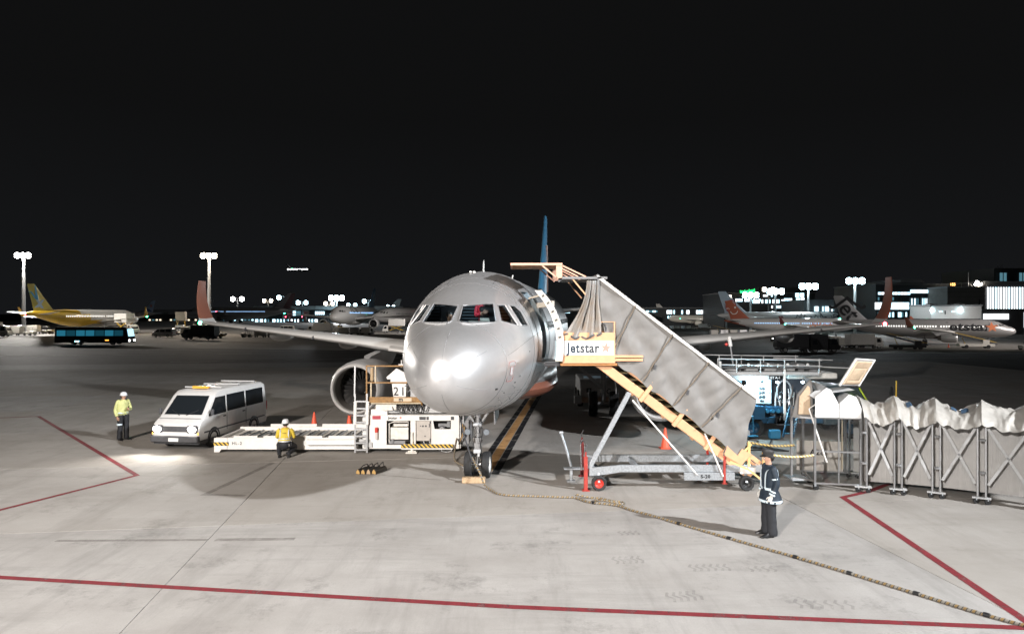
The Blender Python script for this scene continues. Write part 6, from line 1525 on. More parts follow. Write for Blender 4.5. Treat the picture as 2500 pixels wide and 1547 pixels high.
def fin_pt(k, hf, zc, a, h, side):
    """a: 0 leading edge to 1 trailing edge; h: 0 root to 1 tip of a tail fin"""
    z = zc + 2.3 + ((11.5 - ZC) * hf - 2.3) * h
    s0 = 30.2 + 4.9 * h; c = 5.5 - 3.2 * h
    return V((side * ((.26 - .16 * h) * (1.9 if hf > 1 else 1)), (s0 + a * c) * k, z))
def fin_patch(F_, k, hf, zc, pts, m, name, sides=(1, -1), off=0.0):
    for sd in sides:
        b = MB(); b.add([fin_pt(k, hf, zc, a, h, sd) + V((sd * off, 0, 0)) for a, h in pts], [tuple(range(len(pts)))]); b.build(name, m, F_, smooth=0)
def disc(F_, k, hf, zc, a, h, r, m, name, side, off=0., a0=0, a1=2 * PI, inner=0.):
    c = fin_pt(k, hf, zc, a, h, side) + V((side * off, 0, 0)); n = 24; P_ = []
    for j in range(n + 1): t = a0 + (a1 - a0) * j / n; P_.append(V((0, math.cos(t), math.sin(t))))
    b = MB()
    if inner: b.loft([[c + p * r for p in P_], [c + p * inner for p in P_]], False, False, close=False)
    else: b.add([c + p * r for p in P_[:-1]], [tuple(range(n))])
    b.build(name, m, F_, smooth=0)

YJ = mat('golden airliner paint', (.62, .40, .03), .4, noise=.06, coat=.3); YT = mat('lemon tail paint', (.68, .56, .08), .4, coat=.3)
LBLUE = mat('sky blue paint', (.08, .38, .72), .4); PBLUE = mat('pale blue paint', (.50, .66, .85), .4)
BODYG = mat('light airliner paint', (.60, .59, .58), .38, coat=.3); BODYD = mat('mid grey airliner paint', (.36, .36, .37), .35, metal=.3, coat=.3); BODYC = mat('cream airliner paint', (.66, .62, .55), .4, coat=.2)
CRIM = mat('crimson tail paint', (.36, .02, .035), .45); JORANGE = mat('vermilion tail paint', (.40, .12, .07), .4, coat=.2)
JS = mat('silver airliner paint', (.40, .39, .39), .34, metal=.45, coat=.4)

# golden and white jet, far left, seen from behind
A, F_, SK, k, hf, zc = far_jet('golden yellow and white airliner with a lemon tail, far left', -104.33, 196, math.radians(172), body=BODYG, aft=YJ, aft_s=.50, tail=YT, winglet=YJ, lit=1.6)
fin_patch(F_, k, hf, zc, [(.02, 1.0), (.25, .95), (.75, .38), (.55, .38)], LBLUE, 'blue stroke'.replace(' ', '_'), off=.02); fin_patch(F_, k, hf, zc, [(.98, .72), (.80, .70), (.62, .38), (.75, .38)], LBLUE, 'blue_stroke', off=.02)
fin_patch(F_, k, hf, zc, [(.12, .40), (.35, .36), (1.0, .02), (.70, .06)], PBLUE, 'pale_stroke', off=.03); fin_patch(F_, k, hf, zc, [(.55, .38), (.75, .38), (.66, .0), (.50, .0)], PBLUE, 'pale_stroke', off=.025)
for sd in (1, -1): skin_text(A, SK, k, 'Vanilla Air', 1.5, mat('dim blue lettering', (.16, .22, .30), .5), 9.5, .95, sd, .0, .3)
# blue and white tail beyond it
A, F_, SK, k, hf, zc = far_jet('white airliner with a blue and white tail behind the golden jet', -221.82, 372, math.radians(-100), body=BODYG, tail=mat('pale blue tail', (.42, .60, .82), .4), winglet=mat('coral winglet', (.6, .25, .2), .4))
fin_patch(F_, k, hf, zc, [(0, .35), (.45, .25), (1, 0), (0, 0)], mat('deep blue paint', (.02, .08, .3), .4), 'blue_foot', off=.02)
for sd in (1, -1):
    c = fin_pt(k, hf, zc, .55, .55, sd); b = MB(); star_prism(b, c + V((sd * .02, 0, 0)), 1.1, (0, 1, 0), (0, 0, 1), (sd, 0, 0), .01); b.build('star', mat('coral winglet', (.6, .25, .2)), F_)
# long dark jet with striped tail
A, F_, SK, k, hf, zc = far_jet('long dark grey airliner with a banded striped tail, left of centre', -180.07, 385, math.radians(-93), L=63, dia=6.0, span=62, body=BODYD, tail=mat('slate tail', (.16, .16, .18), .4), lit=1.4, big=True)
for i in range(7):
    h = .06 + .135 * i; fin_patch(F_, k, hf, zc, [(0.0, h), (.55, h + .03), (.55, h + .09), (0.0, h + .06)], mat('pale stripe', (.50, .50, .52), .45), 'tail_stripe', off=.03); fin_patch(F_, k, hf, zc, [(.55, h - .03), (1.0, h), (1., h + .06), (.55, h + .03)], mat('dark red stripe', (.22, .05, .06), .45), 'tail_stripe', off=.03)
for i in range(2): pass
A, F_, SK, k, hf, zc = far_jet('dim grey airliner far behind the left winglet, only its striped tail clear', -299.71, 560, math.radians(-80), L=60, dia=5.8, span=60, body=BODYD, tail=mat('slate tail', (.16, .16, .18)), big=True, nav=False)
for i in range(5):
    h = .1 + .18 * i; fin_patch(F_, k, hf, zc, [(0.0, h), (1, h + .03), (1, h + .09), (0.0, h + .06)], mat('pale stripe', (.50, .50, .52)), 'tail_stripe', off=.03)
A, F_, SK, k, hf, zc = far_jet('far airliner with a pale slanted tail beside the second floodlight', -263.29, 620, math.radians(-75), L=60, dia=5.8, span=60, body=BODYD, tail=BODYG, big=True, nav=False)
fin_patch(F_, k, hf, zc, [(.5, .2), (1, .3), (1, .05), (.5, 0)], CRIM, 'tail_stripe', off=.03)
# wide body facing the camera
A, F_, SK, k, hf, zc = far_jet('white wide body airliner facing the camera left of the main nose', -60.64, 238, math.radians(-2), L=64, dia=6.2, span=61, body=BODYG, tail=mat('dusk blue tail', (.10, .16, .24), .4), lit=1.4, big=True)
for sd in (1, -1): skin_text(A, SK, k, 'NORTH AIRLINES'[6:], 1.9, INK, 10.5, 1.1, sd, .04, 0, 1.25)
for sd in (1, -1): disc(F_, k, hf, zc, .5, .55, 1.7, mat('pale stripe', (.50, .50, .52)), 'tail_ring', sd, .03, inner=1.4)
# red and white tail close to the main nose
A, F_, SK, k, hf, zc = far_jet('white airliner with a red and white tail right beside the main nose', -52.58, 262, math.radians(-48), L=58, dia=5.6, span=58, body=BODYG, tail=mat('scarlet tail paint', (.52, .02, .03), .4), big=True)
fin_patch(F_, k, hf, zc, [(.0, .15), (.35, .8), (.7, .85), (.55, .5), (.9, .2), (.5, .28)], BODYG, 'white_mark', off=.03)
A, F_, SK, k, hf, zc = far_jet('white tailed airliner behind the wide body jet', -136.13, 520, math.radians(-60), L=58, dia=5.6, span=58, body=BODYG, tail=BODYG, big=True, nav=False)
# right hand row
def crane_badge(F_, k, hf, zc, a, h, r):
    for sd in (1, -1):
        disc(F_, k, hf, zc, a, h, r, CRIM, 'red_badge', sd, .04)
        disc(F_, k, hf, zc, a, h, r * .82, BODYG, 'wing_arc', sd, .06, math.radians(100), math.radians(250), r * .52); disc(F_, k, hf, zc, a, h, r * .82, BODYG, 'wing_arc', sd, .06, math.radians(-70), math.radians(80), r * .52)
        c = fin_pt(k, hf, zc, a, h, sd) + V((sd * .07, 0, 0)); b = MB(); b.tube([c + V((0, -.28 * r * 1, .58 * r)), c + V((0, .12 * r, .62 * r)), c + V((0, .2 * r, .4 * r)), c + V((0, -.1 * r, .1 * r)), c + V((0, .0, -.35 * r))], [.04 * r, .08 * r, .09 * r, .12 * r, .2 * r], 6); b.build('crane_mark', BODYG, F_)
        o = text('lettering', 'JAL', .5 * r, BODYG, F_, fin_pt(k, hf, zc, a, h, sd) + V((sd * .09, 0, -.66 * r)), (0, sd, 0), (0, 0, 1), .02)
A, F_, SK, k, hf, zc = far_jet('small white airliner with a red badge tail, leftmost of the right hand row', 142.67, 545, math.radians(58), body=BODYG, tail=BODYG, nav=False); crane_badge(F_, k, hf, zc, .5, .42, 1.6)
A, F_, SK, k, hf, zc = far_jet('cream airliner with a red badge tail, second in the right hand row', 154.16, 500, math.radians(60), L=54, dia=5.4, span=52, body=BODYC, tail=mat('warm grey tail', (.40, .38, .36), .45), big=True); crane_badge(F_, k, hf, zc, .5, .40, 2.3)
A, F_, SK, k, hf, zc = far_jet('large airliner with a pale blue tail and red crane badge behind the orange tail', 143.11, 300, math.radians(112), L=68, dia=6.2, span=60, body=BODYG, tail=mat('pale blue grey tail', (.40, .48, .56), .4), big=True); crane_badge(F_, k, hf, zc, .5, .36, 2.6)
for sd in (1, -1): skin_text(A, SK, k, 'JAPAN AIRLINES', 2.3, INK, 11.2, 1.25, sd, .05, .15, 1.45)
A, F_, SK, k, hf, zc = far_jet('white airliner with an orange tail behind the right wing', 107.97, 222, math.radians(68), L=39.5, dia=3.95, span=35.8, body=BODYG, aft=JORANGE, aft_s=.86, tail=JORANGE, winglet=mat('dark red winglet', (.12, .03, .03), .4), lit=1.4)
for sd in (1, -1):
    skin_text(A, SK, k, 'JEJU AIR', 1.35, ORANGEINK, 9.2, .2, sd, .05, 0, 1.35)
    disc(F_, k, hf, zc, .55, .42, 1.25, WHITE, 'white_curl', sd, .04, math.radians(180), math.radians(350), 1.0); disc(F_, k, hf, zc, .28, .62, .34, WHITE, 'white_dot', sd, .04); disc(F_, k, hf, zc, .98, .46, .7, WHITE, 'white_curl', sd, .04, math.radians(40), math.radians(150), .5)
A, F_, SK, k, hf, zc = far_jet('silver airliner with dark lettering across its tail, far right', 112.43, 157, math.radians(59), body=JS, tail=mat('tail silver', (.42, .42, .43), .4, metal=.3), winglet=TAILO, eng=JS, lit=1.6)
for sd in (1, -1):
    skin_text(A, SK, k, 'Jetstar', 2.5, INK, 9.2, .35, sd, .08, 0, 1.35)
    s0 = SK(4.6, .35, sd, .05); b = MB(); star_prism(b, s0, 1.25, (0, 1, 0), (0, 0, 1), (sd, 0, 0), .02, .1); b.build('star', ORANGEINK, A)
    me = text_mesh('Jet', 5.4, .07, 0, 0, 1.0)
    for v in me.vertices:
        c, s_ = math.cos(math.radians(-52)), math.sin(math.radians(-52)); u, w = v.co.x * c - v.co.y * s_, v.co.x * s_ + v.co.y * c
        p = fin_pt(k, hf, zc, .5, .40, sd); v.co = V((p.x + sd * (.12 - .016 * w), p.y + (u if sd > 0 else -u) * (1), p.z + w))
    me.materials.clear(); me.materials.append(INK); o = bpy.data.objects.new('lettering', me); COL.objects.link(o); o.parent = F_
# jet on final approach
A, F_, SK, k, hf, zc = far_jet('airliner low in the sky with landing lights drawn out into a glowing streak', -427.57, 1500, math.radians(80), L=58, dia=5.8, span=58, body=BODYD, tail=BODYD, z=95.41, big=True, gear=True, lit=1.4, group=None)
for i in range(9): MB().ball((-3.3, 9 + 5.2 * i, zc - .3 - .3 * math.sin(i)), 1.25, (1, 2.1, .8), 10, 6).build('landing_light_streak', mat('landing light streak', (1, 1, 1), emit=7), A)  # landing lights stretched into a streak of glowing blobs along the hull

# ------------------------------------------------------------------ floodlight masts
MASTS = [(-138.7, 200, 20.9, 1.0, 'w', 'tall floodlight mast at the far left'),
 (-86.0, 200, 20.8, 1.0, 'o', 'tall warm floodlight mast behind the left winglet'),
 (-183.2, 470, 14.0, 0.8, 'w', 'floodlight mast right of the left winglet'),
 (-163.0, 470, 13.1, 0.62, 'o', 'warm floodlight mast left of the striped tail'),
 (-139.6, 430, 14.2, 0.75, 'c', 'cool floodlight mast by the striped tail'),
 (-143.0, 480, 11.9, 0.7, 'c', 'cool floodlight mast right of the striped tail'),
 (-134.9, 520, 11.9, 0.62, 'o', 'low warm floodlight mast left of the wide body jet'),
 (-104.6, 420, 13.5, 0.95, 'c', 'cool floodlight mast above the wide body nose'),
 (-118.3, 520, 10.7, 0.62, 'c', 'low cool floodlight mast above the wide body roof'),
 (-89.8, 440, 12.1, 0.7, 'c', 'cool floodlight mast beside the blue grey fin'),
 (-89.5, 520, 9.8, 0.5, 'c', 'small cool floodlight mast near the red tail'),
 (121.7, 400, 14.0, 0.6, 'o', 'small floodlight mast behind the pale blue tail'),
 (111.7, 330, 12.9, 1.0, 'c', 'floodlight mast behind the orange tail'),
 (152.9, 420, 18.8, 0.75, 'o', 'warm floodlight mast above the terminal'),
 (127.2, 340, 14.9, 1.05, 'c', 'cool floodlight mast right of the orange tail'),
 (126.2, 300, 15.8, 1.15, 'c', 'brightest cool floodlight mast beside the grey roofed pier'),
 (127.6, 262, 16.4, 1.15, 'c', 'cool floodlight mast above the lettered tail')]
LW = mat('floodlight white', (1., .97, .93), emit=30.); LO = mat('floodlight warm', (1., .88, .70), emit=28.); LC = mat('floodlight cool', (.62, .90, 1.), emit=26.)
mast_lamp = {'w': LW, 'o': LO, 'c': LC}
for x, d_, z, s_, kind, lab in MASTS:
    g0 = gz(x, d_) - .05
    T = thing('floodlight_mast', lab, 'floodlight', (x, d_, g0), 0, 'floodlight masts across the field'); h = z - g0; u = s_ * d_ / 200
    MB().cyl((0, 0, 0), (0, 0, h), .45 + .1 * u, .28 + .08 * u, 10).build('mast_pole', LGREY, T)
    m = MB(); m.bb(-2.0 * u, 2.0 * u, -.3, .3, h - .15, h + .15); m.bb(-1.5 * u, 1.5 * u, -.25, .25, h + .75 * u, h + .95 * u); m.bb(-.2, .2, -.2, .2, h, h + .9 * u); m.build('lamp_frame', GREY, T)
    l0 = None
    for j in range(6 if s_ > .9 else 4):
        n_ = 6 if s_ > .9 else 4
        lx = (-1.6 + 3.2 * (j % (n_ // 2)) / max(1, n_ // 2 - 1)) * u if n_ > 2 else 0; lz = h + (.1 if j < n_ // 2 else .75) * u
        if l0 is None:
            l0 = MB().ball((0, 0, 0), .60 * u, (1.25, .5, .8), 12, 8).build('flood_lamp', mast_lamp[kind], T); l = l0
        else: l = inst(l0, T)
        l.location = (lx, -.45, lz)
def far_light(x, y, z, tx, ty, p, col, ang=96):  # spots on masts, and added spots that have no mast
    return spot('mast_or_fill_light', (x, y, z), (tx, ty, gz(tx, ty)), p, col, ang, 1.2, 1.0)

def halo_light(x, y, z, p, col):
    ld = bpy.data.lights.new('mast_lamp_light', 'POINT'); ld.energy = p; ld.color = col; ld.shadow_soft_size = 1.0
    o = bpy.data.objects.new('mast_lamp_light', ld); COL.objects.link(o); o.location = (x, y, z)
halo_light(-136.61, 197, 21.05, 9000, (1, .97, .93)); halo_light(-84.69, 197, 20.93, 6000, (1, .88, .72)); halo_light(126.11, 259, 16.56, 4000, (.7, .92, 1)); halo_light(124.92, 297, 16.06, 4000, (.75, .93, 1)); halo_light(-103.83, 417, 13.88, 4000, (.6, .9, 1))
far_light(-137.30, 198, 20.5, -118, 158, 230000, (1, .96, .9), 84); far_light(-85.12, 198, 20.5, -82, 172, 42000, (1, .84, .66), 84); far_light(-137.30, 198, 20.5, -104, 192, 60000, (1, .95, .9))
far_light(-104.07, 418, 13, -62, 270, 200000, (.95, .97, 1)); far_light(-138.93, 428, 22, -150, 390, 40000, (.8, .93, 1)); far_light(-20, 225, 16, -56, 240, 40000, (1, .95, .9), 100)  # last spot is added, hidden behind the main nose, no mast there
far_light(126.60, 260, 16, 112, 190, 60000, (.92, .97, 1)); far_light(125.34, 298, 16, 100, 240, 60000, (.9, .97, 1)); far_light(132, 124, 22, 84, 222, 130000, (1, .93, .88), 44); far_light(126.43, 338, 16, 110, 310, 40000, (.85, .95, 1)); far_light(49, 420, 20, 115, 490, 200000, (1, .95, .88)); far_light(140, 128, 20, 108, 158, 60000, (1, .94, .88), 90); far_light(-118, 130, 26, -100, 190, 160000, (1, .95, .86), 46); far_light(118, 108, 24, 98, 168, 70000, (1, .93, .88), 50)  # spots with no mast here are added, out of view, to light parked jets

# ------------------------------------------------------------------ terminal buildings
BDARK = mat('dark facade', (.035, .038, .042), .5, noise=.15); BMID = mat('grey facade', (.15, .15, .155), .6, noise=.1); BCON = mat('concrete facade', (.20, .185, .17), .7, noise=.1, nscale=.4); BROOF = mat('pale roof', (.30, .31, .32), .6)
WLIT = mat('lit window cool', (.55, .86, 1.), emit=2.6); WLIT2 = mat('lit window white', (.92, .97, 1.), emit=2.2); WDIM = mat('dim window', (.10, .24, .30), emit=.8); WWARM = mat('lit window warm', (1., .86, .62), emit=1.6)
PANES = {}
def pane_grid(par, x0, x1, y, z0, z1, n, gap, mats, skip=0.0, name='window'):
    """a row of lit window panes standing proud of a facade at y; every pane its own part"""
    w = (x1 - x0) / n
    for i in range(n):
        if random.random() < skip: continue
        m = random.choice(mats); key = (round(w * (1 - gap), 3), round(z1 - z0, 3), m.name)
        if key not in PANES:
            b = MB(); a, h = key[0] / 2, key[1] / 2; b.box(ORG, (2 * a, .12, 2 * h)); o = b.build(name, m, par, smooth=0); PANES[key] = o.data
            o.location = V((x0 + w * (i + .5), y, (z0 + z1) / 2)) - ORG
        else:
            o = bpy.data.objects.new(name, PANES[key]); COL.objects.link(o); o.parent = par; o.location = V((x0 + w * (i + .5), y, (z0 + z1) / 2)) - ORG
def building(label, x0, x1, y0, y1, h, m, cat='building', g=None):
    g = gz((x0 + x1) / 2, y0) - .1 if g is None else g
    T = thing('terminal_building', label, cat, origin((x0 + x1) / 2, (y0 + y1) / 2, g))
    MB().bb(x0, x1, y0, y1, g, h).build('facade', m, T, smooth=0)
    MB().bb(x0 - .3, x1 + .3, y0 - .3, y1 + .3, h, h + .5).build('roof_edge', BROOF if m is not BDARK else BMID, T, smooth=0)
    return T
# glazed hall at the right edge
T = building('brightly lit glazed hall at the far right edge', 201.40, 245, 300, 345, 18.27, BMID)
x0 = 201.40
pane_grid(T, x0 + .5, x0 + 30, 299.8, 6.4, 16.2, 26, .28, [WLIT2, WLIT2, WLIT], 0, 'glass_pane'); pane_grid(T, x0 + 11, x0 + 36, 299.8, -1.0, 5.6, 16, .3, [WLIT2, WLIT], 0, 'glass_pane'); pane_grid(T, x0 + 6.5, x0 + 40, 302.8, 18.8, 22.5, 20, .3, [WDIM, mat('unlit pane', (.05, .07, .08))], .2)
for i in range(27): MB().bb(x0 + .5 + i * 29.5 / 26 - .1, x0 + .5 + i * 29.5 / 26 + .1, 299.4, 299.75, 6., 16.6).build('mullion', BDARK, T, smooth=0)
MB().bb(x0, x0 + 40, 299.0, 299.7, 5.6, 6.3).build('floor_band', BDARK, T, smooth=0); MB().bb(x0 + 6, x0 + 60, 303, 340, 18.2, 24.5).build('upper_storey', BDARK, T, smooth=0)
T = building('plain concrete block carrying the number sign', 183.04, 198.71, 296, 330, 15.85, BCON)
MB().bb(196.30, 196.64, 295.8, 296, 7.6, 11).build('slot', BDARK, T, smooth=0)
for i in range(7): MB().bb(183.04, 198.71, 295.94, 296, 2 + 2 * i, 2.06 + 2 * i).build('panel_joint', BDARK, T, smooth=0)
origin(185.86, 295, 15.85)
T = thing('number_sign', 'amber lit number 155 sign on a frame above the concrete block', 'sign', tuple(ORG))
a0 = ORG.copy()
for p, q in (((0, 0, 0), (0, 0, 2.1)), ((2.4, 0, 0), (2.4, 0, 2.1)), ((-.4, 0, 2.1), (2.4, 0, 2.1)), ((0, 0, .9), (2.4, 0, 2.0))): MB().bar(a0 + V(p), a0 + V(q), .16).build('sign_frame', WHITE, T)
MB().bb(a0.x - 2.6, a0.x - .2, 294.8, 295, a0.z + .5, a0.z + 2.1).build('sign_board', BLACK, T)
text('lettering', '155', 1.55, mat('amber digits', (1., .52, .16), emit=5.), T, (a0.x - 1.4, 294.7, a0.z + 1.25), (1, 0, 0), (0, 0, 1), .02)
origin()
# dark terminal wing with two lit floors
T = building('dark terminal wing with long rows of lit windows', 160.14, 191.88, 310, 350, 17.64, BDARK)
pane_grid(T, 161.06, 175.26, 309.8, 13.29, 14.37, 10, .12, [WLIT, WLIT2], .1); pane_grid(T, 175.26, 187.31, 309.8, 14.01, 15.45, 9, .12, [WLIT, WLIT2], 0)
pane_grid(T, 158.90, 174.72, 309.75, 6.82, 9.87, 22, .2, [WLIT, WLIT2, WLIT], .04); pane_grid(T, 175.08, 191.62, 309.75, 8.61, 11.67, 26, .25, [WLIT, WDIM, WLIT2], .08); pane_grid(T, 175.08, 184.07, 309.75, 3.22, 5.20, 14, .25, [WLIT, WDIM], .15)
pane_grid(T, 159.98, 190.90, 309.85, 10.77, 12.21, 34, .3, [mat('unlit pane', (.05, .07, .08), .15), WDIM, mat('unlit pane', (.05, .07, .08))], .25); pane_grid(T, 159.98, 174.72, 309.85, 3.40, 5.56, 18, .25, [WDIM, mat('unlit pane', (.05, .07, .08)), WLIT], .2)  # unlit and dim glowing panes added to lift the dark facade
for i in range(24): MB().bb(174.72 + i * .68, 174.72 + i * .68 + .2, 309.6, 309.75, 0, 12.4).build('fin', BMID, T, smooth=0)
MB().bb(172.22, 182.14, 312, 345, 18.55, 20.17).build('plant_room', BMID, T, smooth=0)
# white lit boarding pier box in front
T = building('white boarding pier box with two bright wall lamps above the silver airliner', 137.93, 154.67, 232, 244, 7.36, WHITE, g=3.18)
MB().bb(139.07, 139.61, 236, 240, -3, 3.58).build('support_leg', GREY, T); MB().bb(154.52, 155.06, 236, 240, -3, 3.58).build('support_leg', GREY, T)
for p in (2276, 2346): MB().ball(((p - 1250) / 1719 * 231.6, 231.6, CAM_H - (757 - 767) / 1719 * 231.6), .6, (1.2, .5, .7), 10, 6).build('wall_lamp', LC, T)
for p in (2297, 2328): MB().bb((p - 1250) * .1349 - .5, (p - 1250) * .1349 + .5, 231.9, 232, 5.47, 5.74).build('wall_light', WLIT, T, smooth=0)
MB().bb(142.52, 142.92, 231.9, 232, 4.66, 5.87).build('door', DGREY, T, smooth=0)
for p in (2298, 2370): MB().ball(((p - 1250) * .1349, 238, 7.36), 1.5, (1.6, 1, .7), 12, 8).build('roof_dome', WHITE, T)
far_light(138.05, 226, 6.5, 144.41, 232, 1500, (.85, .95, 1), 140); far_light(146.58, 222, 8, 151.16, 232, 2600, (1, 1, 1), 140)
T = building('low annex with a broad lit window below the glazed hall', 174.97, 190.52, 262, 275, 6.18, BMID); pane_grid(T, 175.28, 184.73, 261.8, 2.83, 4.81, 6, .06, [WLIT2], 0)
# grey roofed pier
T = building('pale grey roofed pier with a lit glazed band', 149.11, 186.39, 360, 390, 11.57, BROOF); pane_grid(T, 154.54, 174.59, 359.75, 6.12, 8.63, 30, .2, [WLIT, WDIM, WLIT, WLIT2], .1)
MB().bb(149.11, 186.39, 359.6, 359.9, -0.14, 6.12).build('lower_wall', BDARK, T, smooth=0)
# main terminal with the green sign
T = building('stepped main terminal block under the green sign', 135.60, 193.72, 450, 500, 18.01, BDARK)
MB().bb(159.69, 196.34, 455, 498, 18.01, 22.20).build('upper_storey', BDARK, T, smooth=0)
for a, b, c0, c1, n, sk in ((1792,1862,736,729,16,.35), (1835,1912,724,719,16,.45), (1838,1935,740,731,22,.3), (1915,1935,735,728,4,0), (1942,1965,725,715,2,0), (1944,1966,735,727,2,0), (1916,1932,746,741,4,.2), (1950,1962,746,740,3,.2), (1880,1912,752,746,8,.3), (1772,1796,742,734,4,.3)):
    pane_grid(T, (a - 1250) / 1719 * 449, (b - 1250) / 1719 * 449, 449.7, CAM_H - (c0 - 767) / 1719 * 449, CAM_H - (c1 - 767) / 1719 * 449, n, .18, [WLIT, WLIT2, WLIT], sk)
pane_grid(T, 173.78, 180.65, 454.6, 17.07, 18.13, 10, .2, [WWARM], .1)
origin(150.19, 449, 17.98)
T = thing('roof_sign', 'green lit rooftop sign on the main terminal', 'sign', tuple(ORG)); a0 = ORG.copy()
for dx in (-4, 0, 4): MB().bar(a0 + V((dx, .2, 0)), a0 + V((dx, .2, 2.2)), .2).build('sign_post', GREY, T)
text('lettering', 'Narita Airport Terminal 2', 2.5, mat('green neon', (.03, 1., .22), emit=5.), T, a0 + V((0, 0, 1.4)), (1, 0, .1), (-.05, 0, 1), .03, sx=.36)
origin()
T = building('long low terminal strip with scattered lit glazing, right of centre', 93.78, 217.80, 520, 560, 9.20, BDARK)
for a, b, n in ((1628,1655,8), (1664,1684,5), (1700,1732,6), (1746,1768,6), (1770,1780,3), (1852,1902,14), (1904,1912,2)):
    pane_grid(T, (a - 1250) / 1719 * 519, (b - 1250) / 1719 * 519, 519.7, CAM_H - (766 - 767) / 1719 * 519, CAM_H - (757 - 767) / 1719 * 519, n, .15, [WLIT2, WLIT, WLIT2], .1)
for a, b, n in ((1630,1652,6), (1636,1652,4)): pane_grid(T, (a - 1250) / 1719 * 519, (b - 1250) / 1719 * 519, 519.6, CAM_H - (777 - 767) / 1719 * 519, CAM_H - (771 - 767) / 1719 * 519, n, .3, [WDIM, WLIT], .1)
# dark central terminal glimpsed between nose and stairs
T = building('dim terminal seen between the aircraft door and the stairs', 22.34, 86.56, 480, 520, 8.85, BDARK)
pane_grid(T, 33.44, 39.57, 479.7, 5.50, 7.17, 5, .15, [WLIT], .1); pane_grid(T, 97.22, 107.48, 519.5, 6.17, 7.38, 8, .15, [WLIT, WDIM], .1)
# left concourse
T = building('long grey roofed concourse behind the wide body jet', -157.09, -66.29, 430, 455, 7.66, BDARK)
MB().bb(-157.09, -66.29, 427, 458, 7.41, 9.66).build('roof_slab', BROOF, T, smooth=0)
pane_grid(T, -137.26, -126.78, 429.7, 3.91, 6.66, 10, .15, [WLIT, WDIM], .2); pane_grid(T, -120.29, -114.30, 429.7, 4.41, 6.41, 5, .3, [WLIT], .2)
pane_grid(T, -156.73, -118.54, 429.6, -0.83, 1.67, 40, .2, [WLIT, WLIT2, WDIM], .25)
T = building('low dark building on the left horizon', -390.23, -190.58, 520, 545, 4.36, BDARK)
pane_grid(T, -268.71, -190.21, 519.6, -0.17, 1.04, 30, .5, [WDIM, WWARM, WLIT], .45)
for p, d_, lab in ((722, 420, 'left jet bridge in front of the concourse'), (760, 420, 'right jet bridge in front of the concourse')):
    x = (p - 1250) / 1719 * d_; T = thing('jet_bridge', lab, 'jet bridge', origin(x, d_ - 8, gz(x, d_)), 0, 'jet bridges at the concourse')
    g = ORG.z; MB().bar((x - 3, d_ - 2, g + 5.5), (x + 3, d_ - 20, g + 5), 3, 3).build('bridge_tube', BMID, T); MB().bb(x - .5, x + .5, d_ - 12, d_ - 11, g, g + 4).build('bridge_leg', LGREY, T); MB().bb(x - 1.8, x + 1.8, d_ - 12.5, d_ - 10.5, g, g + .7).build('bogie', DGREY, T)
    MB().ball((x + 1, d_ - 21.8, g + 3.3), .28, nu=8, nv=6).build('warning_lamp', mat('red warning lamp', (1., .05, .08), emit=30), T)
origin()
# rooftop mast, crane, lamp cluster
T = thing('antenna_mast', 'slim antenna mast on the concrete block roof', 'antenna', (194.42, 300, 15.85)); MB().cyl((0, 0, 0), (0, 0, 6.6), .2, .12, 8).build('antenna_pole', LGREY, T); MB().bar((.2, 0, 2.2), (2.6, 0, 0), .12).build('antenna_stay', GREY, T)
T = thing('roof_floodlight', 'blazing lamp cluster on the terminal roof', 'floodlight', (197.25, 299, 16.02))
MB().cyl((0, 0, 0), (0, 0, 1.6), .2, n=8).build('lamp_stand', GREY, T)
for dx, dz, m in ((-.6, 1.2, LO), (.8, 1.1, LO), (0, 2.3, LW), (1.6, 1.4, LO)): MB().ball((dx, -.4, dz), .75, (1, .5, .75), 10, 6).build('flood_lamp', m, T)
T = thing('roof_crane', 'thin lattice crane jib above the glazed hall', 'crane', (213.08, 312, 18))
for dx in (0, 2.): MB().bar((dx, 0, 0), (dx + 2.2, 0, 8.5), .14).build('jib_chord', GREY, T)
for i in range(6): MB().bar((.36 * i, 0, 1.4 * i), (2 + .36 * (i + 1) * .9, 0, 1.4 * (i + 1)), .1).build('jib_lattice', GREY, T)

# ------------------------------------------------------------------ vehicles
def car_shell(prof, W, tumble=.1, base=1.0):
    rings = []
    for f, inset in ((-1, .06), (-.94, .012), (-.5, 0), (.5, 0), (.94, .012), (1, .06)):
        r = []
        cz = sum(p[1] for p in prof) / len(prof); cs = sum(p[0] for p in prof) / len(prof)
        for s, z in prof:
            x = f * W / 2 * (1 - tumble * max(0, z - base)); r.append(V((x, s + (cs - s) * inset * .35, z + (cz - z) * inset)))
        rings.append(r)
    return MB().loft(rings)
GL = mat('vehicle glass', (.012, .015, .018), .06, coat=1.)
HEAD = mat('headlamp', (1., .97, .92), emit=30.)
def side_pane(T, s0, s1, z0, z1, W, tumble, base, m=GL, slant=0, name='side_window'):
    for sd in (1, -1):
        xx = lambda z: sd * (W / 2 * (1 - tumble * max(0, z - base)) + .012)
        MB().add([(xx(z0), s0, z0), (xx(z0), s1, z0), (xx(z1), s1, z1), (xx(z1), s0 + slant, z1)], [(0, 1, 2, 3)]).build(name, m, T, smooth=0, fix=False)
